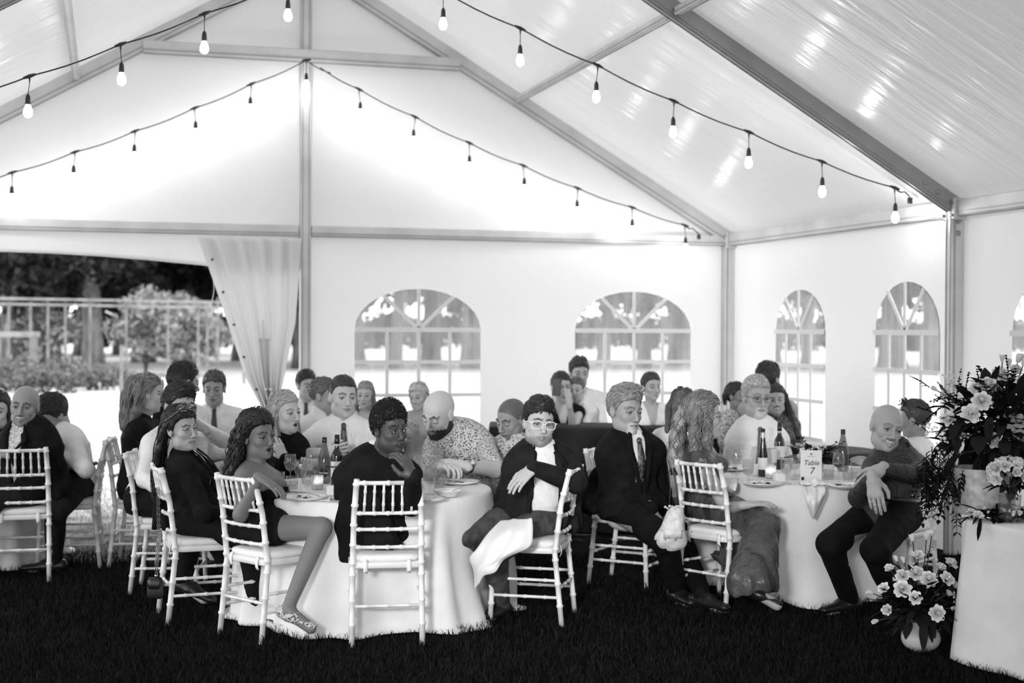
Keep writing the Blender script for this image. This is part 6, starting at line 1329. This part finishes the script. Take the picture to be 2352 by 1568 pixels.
for i, (px, Z, h) in enumerate(((15, 38, 1.1), (60, 40, 1.0), (105, 37, .9), (150, 41, 1.05), (205, 39, .85), (250, 42, .7))):
    bush(900, [((0, 0, h*.45), (.7, .7, h*.5)), ((.5, .2, h*.3), (.5, .5, h*.35)), ((-.5, 0, h*.35), (.5, .5, h*.4))], .07, 50+i, leafW, px, Z, ['leftmost grey-green weed clump at the meadow edge', 'second weed clump from the left at the meadow edge', 'weed clump under the timber frame at the meadow edge', 'weed clump left of the pale rock', 'weed clump behind the pale rock', 'rightmost low weed clump right of the pale rock'][i], 'weed_clump', 'weed clumps at the edge of the meadow')
# dark hedge under the trees
hg = empty('hedge', tuple(gpt(500, 118)), 0, 'long dark hedge at the foot of the trees', 'hedge'); hb = np.array(hg.location)
bl = []
for px in range(-300, 2700, 18): p = gpt(px, 120+2*math.sin(px*.02)); bl.append((p-hb+np.array([0, 0, 1.5+.3*math.sin(px*.05)]), (1.4, 1.3, 1.6)))
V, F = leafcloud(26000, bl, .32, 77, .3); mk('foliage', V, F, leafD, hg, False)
# fence of posts and two rails across the meadow
fe = empty('rail_fence', tuple(gpt(260, 44)), 0, 'tall post and rail fence crossing the meadow outside', 'fence'); fb = np.array(fe.location); fm = mat('weathered_rail', .20, .7, tex=(3, .16, .26, 3)); fp_ = mat('weathered_post', .14, .8, tex=(3, .10, .2, 3))
FZ = 44; fx = [-60, 20, 70, 110, 150, 207, 290, 386, 455, 476, 500, 560, 640]
for i, px in enumerate(fx): p = gpt(px, FZ)-fb; mb = MB(); mb.box(p+np.array([0, 0, 1.25]), (.075, .075, 2.5)); mb.build('post', fp_, fe, smooth=False)
for z in (2.45, 2.62): a = gpt(-80, FZ, z)-fb; b = gpt(660, FZ, z-.12)-fb; a[2] = z; b[2] = z-.12; mb = MB(); mb.beam(a, b, .05, .07); mb.build('rail', fm, fe, smooth=False)
p = gpt(279, 27); o = MB().box((0, 0, .70), (.065, .065, 1.4)).build('fence_post', fp_, smooth=False); o.location = tuple(p); tag(o, 'lone thick post standing nearer than the rail fence', 'post')
tf = empty('timber_frame', tuple(gpt(38, 40)), -YAW, 'weathered timber gateway frame among the weeds at the left', 'gateway')
for x in (-.50, .52): MB().box((x, 0, .75), (.13, .13, 1.5)).build('post', fp_, tf, smooth=False)
for z, h in ((1.52, .16), (.42, .05), (.25, .05)): MB().box((0, 0, z), (1.3, .12, h)).build('crossbar', fm, tf, smooth=False)
rk = Fld(.03); rk.ell((0, 0, .22), (.42, .34, .28), 0); rk.ell((-.2, .1, .2), (.3, .28, .26), .1); rk.ell((.2, -.05, .34), (.25, .24, .16), .1); V, Q = rk.mesh(.03, 3, (6, 10))
o = mk('rock', V, Q, mat('pale_rock', .5, .9, tex=(5, .2, .7, 5), bump=(9, .8, .04))); o.location = tuple(gpt(165, 43.5)); tag(o, 'pale rounded boulder on the meadow before the weeds', 'rock')
o = mk('rock', V*np.array([1.1, .7, .4]), Q, MATS['pale_rock']); o.location = tuple(gpt(133, 43)); tag(o, 'low flat pale stone left of the boulder', 'rock')
# ================================================================ lawn blades near the camera
def blades(n, seed, lo, hi, Zr, pxr, name, label, m):
    R_ = np.random.RandomState(seed); Z = 1/R_.uniform(1/Zr[1], 1/Zr[0], n); Z = np.where(R_.rand(n) < .5, Z, R_.uniform(Zr[0], Zr[1], n)); px = R_.uniform(pxr[0], pxr[1], n)
    xr = (px-1176)/FPX*Z; b = (Rt[None, :]*xr[:, None]+Fd[None, :]*Z[:, None]); b[:, 2] = 0
    cl = np.sin(b[:, 0]*5+np.sin(b[:, 1]*4))*np.sin(b[:, 1]*6+1)*.3+1; h = R_.uniform(lo, hi, n)*cl; a = R_.uniform(0, 6.28, n); w = R_.uniform(.0016, .0034, n); d = np.stack([np.cos(a), np.sin(a), 0*a], 1); a2 = R_.uniform(0, 6.28, n); ln = np.stack([np.cos(a2), np.sin(a2), 0*a], 1)*(R_.uniform(.1, .9, n)*h)[:, None]
    Uz = np.array([0, 0, 1.0]); m1 = b+ln*.3+Uz*(h*.6)[:, None]; tp = b+ln+Uz*h[:, None]*.95
    V = np.stack([b-d*w[:, None], b+d*w[:, None], m1+d*(w*.7)[:, None], m1-d*(w*.7)[:, None], tp], 1).reshape(-1, 3); i = np.arange(n)[:, None]*5
    F = np.concatenate([i+np.array([[0, 1, 2]]), i+np.array([[0, 2, 3]]), i+np.array([[3, 2, 4]])]); o = mk(name, V, F, m, None, False); tag(o, label, 'grass', kind='stuff'); return o
grassM = leafmat('shade_tinted_blades', .003, .030, .2); grassO = leafmat('light_tinted_blades', .15, .5, .3)  # same grass twice: tent shade and daylight put into the colours
blades(120000, 5, .02, .06, (6.4, 11.0), (-120, 2470), 'lawn_grass', 'short grass blades of the lawn, tent shade put into their colour', grassM)
blades(14000, 6, .02, .05, (10.5, 15.5), (100, 720), 'meadow_grass', 'grass at the tent opening, daylight put into its paler colour', grassO)
# ================================================================ flowers
petalM = mat('white_petals', .82, .6, bump=(60, .25, .004)); petalS = mat('cream_petals', .66, .6, bump=(60, .25, .004)); stemM = mat('dark_stem', .03, .7); greenD = leafmat('arrangement_leaves', .008, .035, .15); greenM = leafmat('light_arrangement_leaves', .04, .13, .3); potM = mat('white_textured_ceramic', .62, .6, tex=(22, .42, .72, 5), bump=(26, .9, .012)); potS = mat('white_smooth_ceramic', .70, .4, tex=(9, .55, .75, 3)); berryM = mat('pale_berries', .55, .35)
def petal(mb, c, R, ang, r0, L, w, tilt, cup, n=6):
    rows = []
    for i in range(n):
        t = i/(n-1); ww_ = w*math.sin(math.pi*min(.93, .16+.72*t))**.6; rr = r0+L*t*math.cos(tilt)-cup*L*t*t*.5; z = L*t*math.sin(tilt)+cup*L*.25*math.sin(t*2.2)
        row = []
        for s in (-1, -.55, 0, .55, 1):
            a = ang+s*ww_/max(.3*w+rr, .006)*.8; back = (abs(s)**2.2)*w*.14*(t > .6)*(t-.6)*2.5; row.append(np.array([(rr-back)*math.cos(a), (rr-back)*math.sin(a), z+abs(s)**2*cup*w*.25-(.003*(t-.7)*3 if t > .7 else 0)]))
        rows.append(row)
    G = np.array(rows)@np.array(R).T+c; mb.sheet(G)
def rose_mesh(seed, open_=1.0, layers=4):
    mb = MB(); R_ = np.random.RandomState(seed); I = np.eye(3)
    for l in range(layers):
        n = [4, 6, 7, 7, 8][l]; 
        for k in range(n):
            t = l/(layers-1); petal(mb, np.array([0, 0, -.006*l*open_]), I, 2*math.pi*k/n+l*.7+R_.uniform(-.15, .15), .003+.006*t, lerp(.018, .040, t)*R_.uniform(.9, 1.1), lerp(.012, .024, t), lerp(1.5, .42, t*open_)+R_.uniform(-.1, .1), lerp(.9, .35, t))
    mb.ell((0, 0, .002), (.005, .005, .010), None, 8, 6); V = np.array(mb.V); me_o = mk('rose', V, mb.F, petalM); return me_o
RO = [rose_mesh(i, o_, l) for i, (o_, l) in enumerate(((1.0, 4), (1.1, 5), (.8, 4), (1.15, 4), (.45, 3), (.3, 3)))]
ROm = [o.data for o in RO]
for o in RO: bpy.data.objects.remove(o)
bl_ = MB()
for k in range(5): petal(bl_, np.zeros(3), np.eye(3), 2*math.pi*k/5, .002, .016, .011, .8, .3, 4)
smallM = mk('blossom', np.array(bl_.V), bl_.F, petalM); smd = smallM.data; bpy.data.objects.remove(smallM)
def orient(d, spin=0):
    z = unit(d); x = unit(np.cross(z, (0.31, .2, .9) if abs(z[2]) < .95 else (1, 0, 0))); y = np.cross(z, x); c, s = math.cos(spin), math.sin(spin); return np.stack([x*c+y*s, y*c-x*s, z], 1)
def flower(par, loc, d, sc, k, name='rose', m=None):
    o = bpy.data.objects.new(name, ROm[k] if name in ('rose', 'rosebud') else smd); COL.objects.link(o); o.parent = par; M = Matrix([list(r)+[0] for r in (orient(d, k*1.3+sc*9)*sc)]+[[0, 0, 0, 1]]); M.translation = Vector(loc); o.matrix_local = M
    return o
def leafy(mb, p, d, L, w, bend=.3, n=5):
    d = unit(d); s = unit(np.cross(d, Up+.01)); rows = []
    for i in range(n):
        t = i/(n-1); c = p+d*L*t-Up*bend*L*t*t; ww_ = w*math.sin(math.pi*(.06+.92*t))**.8; u = np.cross(s, d); rows.append([c-s*ww_+u*ww_*.35, c, c+s*ww_+u*ww_*.35])
    mb.sheet(np.array(rows))
def spray(mb, p, d, L, n, lw, R_, leafL=.05):
    d = unit(d); side = unit(np.cross(d, Up+.01)); pts = [p+d*L*t-Up*.15*L*t*t for t in np.linspace(0, 1, 6)]; mb.tube(pts, [.0028]*5+[.001], 4)
    for i in range(n):
        t = (i+1)/n; q = p+d*L*t-Up*.15*L*t*t
        for s in (-1, 1): leafy(mb, q, d*.6+side*s*.9+R_.normal(size=3)*.2, leafL*R_.uniform(.7, 1.1)*(1.15-.5*t), lw, .2, 4)
LV = []
for w_, b_ in ((.20, .3), (.25, .15), (.17, .5), (.22, .7)):
    m_ = MB(); leafy(m_, np.zeros(3), np.array([0, 1, .0]), 1.0, w_, b_, 6); o_ = mk('leaf', np.array(m_.V), m_.F, greenD); LV.append(o_.data); bpy.data.objects.remove(o_)
def leaf_obj(par, p, d, L, w, bend=.3):
    o = bpy.data.objects.new('leaf', LV[int(rng.randint(4))]); COL.objects.link(o); o.parent = par; y = unit(d); x = unit(np.cross(y, Up+.01)); z = np.cross(x, y)
    M = Matrix([list(r)+[0] for r in (np.stack([x*(w/.21), y*L, z*L], 1))]+[[0, 0, 0, 1]]); M.translation = Vector(p); o.matrix_local = M
# --- floor arrangement in a white pot
def floor_arr():
    Z = 7.75; p = gpt(2120, Z); t = empty('flower_arrangement', tuple(p), 0, 'low arrangement of white roses in a round white pot on the grass', 'flowers'); b = np.array(p)
    F = Fld(.006); F.ell((0, 0, .075), (.105, .105, .080), 0); F.cone((0, 0, .11), (0, 0, .17), .060, .066, .03); F.fn(lambda F_, X, Y, Z_: np.maximum(np.maximum(F_, .0-Z_), Z_-.165).astype(np.float32)); v, q = F.mesh(); mk('pot', v, q, potS, t)
    L = lambda px, y, dz: P(px, y, Z+dz)-b
    ros = [(2108, 1272, -.02, .9, 0), (2135, 1262, .05, .75, 3), (2072, 1318, -.05, 1.0, 1), (2104, 1312, -.08, 1.15, 1), (2135, 1326, -.14, 1.15, 1), (2178, 1328, -.12, 1.1, 0), (2188, 1290, .02, 1.0, 3), (2160, 1302, -.03, .9, 2), (2043, 1305, .0, .85, 2), (2028, 1350, -.02, .9, 0), (2072, 1350, -.16, 1.2, 1), (2103, 1372, -.20, .95, 3), (2155, 1408, -.22, 1.1, 1), (2038, 1400, -.10, .95, 2), (2195, 1345, -.05, .8, 2), (2225, 1355, -.04, .9, 3), (2216, 1322, .02, .7, 2), (2060, 1325, .04, .7, 3), (2178, 1362, -.08, .6, 2), (2115, 1335, -.02, .8, 0)]
    buds = [(2096, 1240, .0, .9, 5), (2128, 1236, .02, 1.0, 4), (2140, 1228, .02, .8, 5), (2076, 1290, .0, .7, 5), (2060, 1287, 0, .7, 5), (2003, 1362, 0, .8, 5), (2015, 1425, -.1, .8, 5), (2215, 1376, -.08, .5, 5), (2185, 1396, -.12, .5, 5), (2236, 1325, 0, .7, 5), (2130, 1350, -.14, .4, 5)]
    core = np.array([0, 0, .22]); st = MB()
    for i, (px, y, dz, sc, k) in enumerate(ros+buds):
        c = L(px, y, dz); d = unit(c-core)+unit(-Fd+Up*.25)*(.75 if k < 4 else .2); flower(t, c, d, sc*1.05, k, 'rose' if k < 4 else 'rosebud'); q = c-unit(d)*.006; st.tube([q, lerp(q, core, .5)-unit(d)*.01, core-Up*.1], [.003, .003, .003], 5)
    st.build('stems', stemM, t); R_ = np.random.RandomState(4); lf = MB()
    for i in range(150):
        a = R_.uniform(0, 6.28); e = R_.uniform(-.45, 1.2); d = np.array([math.cos(a)*math.cos(e), math.sin(a)*math.cos(e), math.sin(e)]); leaf_obj(t, core+d*R_.uniform(.03, .17), d+R_.normal(size=3)*.3, R_.uniform(.08, .15), R_.uniform(.018, .032))
    for i in range(16):
        a = R_.uniform(0, 6.28); e = R_.uniform(-.35, .9); d = np.array([math.cos(a)*math.cos(e), math.sin(a)*math.cos(e), math.sin(e)]); spray(lf, core+d*.1, d, R_.uniform(.16, .30), 6, .008, R_)
    lf.build('foliage', greenD, t); bb = MB()
    for i in range(16): bb.ell(L(2200+R_.uniform(-16, 22), 1382+R_.uniform(-22, 22), -.1+R_.uniform(-.03, .03)), (.007,)*3, None, 7, 5)
    bb.build('berries', berryM, t)
floor_arr()
# --- tall arrangement in a rough white planter on the right table
def tall_arr():
    Z = 7.75; p = gpt(2262, Z, .757); t = empty('flower_arrangement', tuple(p), 0, 'huge arrangement of white roses and dark foliage in a rough white planter', 'flowers'); b = np.array(p)
    mb = MB(); prof = [(.001, .002), (.150, .002), (.158, .01), (.165, .12), (.168, .25), (.158, .25), (.150, .12), (.001, .05)]; mb.lathe(prof, 40, fn=lambda a, i: 1+.02*math.sin(9*a+i)+.01*math.sin(23*a)); mb.build('planter', potM, t)
    L = lambda px, y, dz: P(px, y, Z+dz)-b
    ros = [(2255, 918, -.22, 1.1, 1), (2228, 948, -.2, 1.1, 3), (2180, 962, -.08, .9, 0), (2270, 880, -.1, 1.05, 1), (2245, 892, -.05, .95, 0), (2300, 855, .0, 1.1, 3), (2338, 965, -.15, 1.0, 0), (2330, 992, -.15, 1.1, 3), (2352, 1005, -.1, 1.1, 1), (2284, 1012, -.2, .9, 0), (2330, 930, -.1, .7, 2), (2318, 870, .05, .8, 2), (2210, 1000, -.1, .5, 2), (2170, 905, .0, .6, 2), (2360, 880, -.05, 1.1, 1), (2385, 960, -.1, 1.2, 3), (2400, 900, 0, 1.1, 1), (2420, 1010, -.05, 1.2, 1), (2335, 845, .05, .8, 3), (2290, 985, .1, .8, 0), (2310, 905, .1, .9, 3), (2245, 925, .15, .8, 0)]
    buds = [(2338, 830, .05, 1.0, 5), (2316, 838, .05, .8, 5), (2302, 828, .0, .7, 5), (2150, 895, 0, .6, 5), (2350, 838, .02, .9, 5), (2190, 885, .05, .8, 5), (2280, 930, -.1, .5, 5)]
    core = L(2300, 985, .02); st = MB()
    for i, (px, y, dz, sc, k) in enumerate(ros+buds):
        c = L(px, y, dz); d = unit(c-core)*.7+unit(-Fd+Up*.3)*(.9 if k < 4 else .2); flower(t, c, d, sc*1.25, k, 'rose' if k < 4 else 'rosebud'); q = c-unit(d)*.006; st.tube([q, lerp(q, core, .5)-unit(d)*.01, np.array([0, 0, .2])], [.003, .003, .003], 5)
    R_ = np.random.RandomState(9); lf = MB(); lt = MB(); back = MB()
    for i in range(290):
        d = R_.normal(size=3); d = unit(d); q = core+d*np.array([.30, .30, .26])*R_.uniform(.15, 1.0)**.6
        if q@Rt < -.36: continue
        leaf_obj(t, q, d+R_.normal(size=3)*.4, R_.uniform(.09, .18), R_.uniform(.022, .042))
    for i in range(34):
        d = unit(R_.normal(size=3)+Up*.2); spray(lf, core+d*.16, d, R_.uniform(.14, .24), 7, .013, R_, .06)
    for i in range(30):   # greenery trailing down on the left of the planter
        c = L(R_.uniform(2120, 2215), R_.uniform(1020, 1110), R_.uniform(-.1, .1)); spray(lf, c, -Up*1.0-Rt*R_.uniform(-.1, .45)+R_.normal(size=3)*.25, R_.uniform(.12, .24), 8, .010, R_, .05)
    for i in range(10): c = L(R_.uniform(2130, 2200), R_.uniform(880, 1000), R_.uniform(-.05, .1)); spray(lf, c, -Rt*.8+Up*R_.uniform(-.4, .8)+R_.normal(size=3)*.2, R_.uniform(.10, .16), 6, .006, R_, .035)
    for (px, y) in ((2212, 858), (2196, 850), (2255, 850), (2240, 1040), (2320, 820)): spray(lf, L(px, y+70, .02), Up+R_.normal(size=3)*.12, .20, 9, .007, R_, .035)
    for (px, y) in ((2265, 862), (2290, 905)): leafy(lf, L(px, y+35, -.05), Up*1.0+R_.normal(size=3)*.2, .14, .034, .1)
    for i in range(12): c = L(R_.uniform(2150, 2340), R_.uniform(860, 1060), -.12); spray(lt, c, R_.normal(size=3)+Up*.2-Fd*.3, R_.uniform(.08, .16), 6, .008, R_, .04)
    lf.build('foliage', greenD, t); lt.build('light_foliage', greenM, t); st.build('stems', stemM, t)
    for i in range(70):   # pale stock blossoms at the left
        if i < 46: cx_, cy_, sx, sy = ((2182, 870, 14, 28), (2148, 985, 26, 14), (2156, 1020, 18, 28))[i % 3]
        else: cx_, cy_, sx, sy = (2215, 1000, 60, 60)
        flower(t, L(cx_+R_.normal()*sx*.6, cy_+R_.normal()*sy*.6, -.05+R_.uniform(-.05, .05)), R_.normal(size=3)*.5-Fd, R_.uniform(.6, 1.0), 0, 'blossom')
tall_arr()
# --- clear vase of white blooms in front of it, plus the garland
def vase_arr():
    Z = 7.42; p = gpt(2322, Z, .757); t = empty('flower_vase', tuple(p), 0, 'clear glass vase crowded with white blooms on the right table', 'flowers'); b = np.array(p); L = lambda px, y, dz: P(px, y, Z+dz)-b
    mb = MB(); mb.lathe([(.001, .003), (.050, .003), (.054, .01), (.058, .14), (.056, .14), (.052, .012), (.001, .012)], 24); mb.build('glass_vase', glassM, t); mb = MB(); mb.lathe([(.001, .013), (.051, .014), (.054, .09), (.001, .09)], 20); mb.build('water', waterM, t)
    R_ = np.random.RandomState(12); st = MB()
    for k in range(12): a = k*.9; st.tube([(.035*math.cos(a), .035*math.sin(a), .015), (-.02*math.cos(a), -.02*math.sin(a), .14), (.06*math.cos(a), .06*math.sin(a), .22)], .0035, 5)
    st.build('stems', stemM, t)
    for i in range(30):
        a = R_.uniform(0, 6.28); e = R_.uniform(-.25, 1.35); d = np.array([math.cos(a)*math.cos(e), math.sin(a)*math.cos(e), math.sin(e)]); c = np.array([0, 0, .245])+d*np.array([.11, .11, .085]); flower(t, c, d-Fd*.4, R_.uniform(.75, 1.0), [0, 3, 2, 1][i % 4], 'rose')
    lf = MB()
    for i in range(30): a = R_.uniform(0, 6.28); leafy(lf, np.array([.04*math.cos(a), .04*math.sin(a), .18]), np.array([math.cos(a), math.sin(a), .2]), .10, .016, .4)
    lf.build('foliage', greenD, t)
    g = empty('foliage_garland', tuple(gpt(2300, 7.5, .757)), 0, 'dark leafy garland with small white roses lying along the right table', 'garland'); b = np.array(g.location); L = lambda px, dz: gpt(px, 7.5+dz, .775)-b
    lf = MB()
    for i in range(90): c = L(R_.uniform(2232, 2380), R_.uniform(-.12, .12)); leafy(lf, c+Up*R_.uniform(0, .03), R_.normal(size=3)*np.array([1, 1, .25])-Rt*.2, R_.uniform(.06, .12), R_.uniform(.008, .016), .15)
    for k in range(10): spray(lf, L(2240+k*14, R_.uniform(-.1, .1)), R_.normal(size=3)*np.array([1, 1, .15]), .16, 7, .007, R_, .04)
    leafy(lf, L(2256, -.14), -Fd*.6-Up*.6-Rt*.3, .13, .012, .1); lf.build('foliage', greenD, g)
    for (px, dz, sc, k) in ((2236, -.02, .75, 3), (2250, -.12, .8, 0), (2272, -.08, .4, 5), (2262, .05, .5, 4), (2330, -.16, .6, 5), (2345, -.14, .6, 4)): flower(g, L(px, dz)+Up*.025, -Fd*.6+Up*.8, sc, k, 'rose' if k < 4 else 'rosebud')
vase_arr()
# --- centrepieces of the two tables
def centre(cx, Z, label, seed, n=9, sc=.8, spread=.16):
    p = gpt(cx, Z, .757); t = empty('flower_arrangement', tuple(p), 0, label, 'flowers', None); R_ = np.random.RandomState(seed); mb = MB(); mb.lathe([(.001, .002), (.045, .002), (.06, .03), (.06, .085), (.055, .085), (.05, .02), (.001, .02)], 20); mb.build('bowl', potS, t); lf = MB(); core = np.array([0, 0, .11])
    for i in range(n): a = 6.28*i/n+.5*R_.rand(); e = R_.uniform(.2, 1.2); d = np.array([math.cos(a)*math.cos(e), math.sin(a)*math.cos(e), math.sin(e)]); flower(t, core+d*np.array([spread*.7, spread*.5, .11]), d-Fd*.3, sc*R_.uniform(.7, 1.1), [0, 1, 2, 3][i % 4], 'rose')
    for i in range(70): a = R_.uniform(0, 6.28); e = R_.uniform(-.1, 1.0); d = np.array([math.cos(a)*math.cos(e), math.sin(a)*math.cos(e), math.sin(e)]); leafy(lf, core+d*.05, d, R_.uniform(.07, .13), R_.uniform(.010, .018), .3)
    for i in range(12): a = R_.uniform(0, 6.28); spray(lf, core, np.array([math.cos(a), math.sin(a), R_.uniform(.15, .9)]), R_.uniform(.16, .27), 7, .010, R_, .05)
    lf.build('foliage', greenD, t); bb = MB()
    for i in range(14): bb.ell(core+np.array([-.05, -.07, -.02])+R_.normal(size=3)*.02, (.007,)*3, None, 7, 5)
    bb.build('berries', berryM, t)
centre(1872, 9.72, 'rose and foliage centrepiece behind the number card', 3, 12)
centre(830, 8.75, 'rose and foliage centrepiece of the near table, mostly behind the blazer', 6, 7, .7, .12)

for o in COL.objects:
    if o.name.split('.')[0] in ('foliage', 'light_foliage', 'berries', 'stems'): o['kind'] = 'stuff'
    if 'label' in o and len(o['label'].replace('-', ' ').split()) > 15: print('LONG', o['label'])
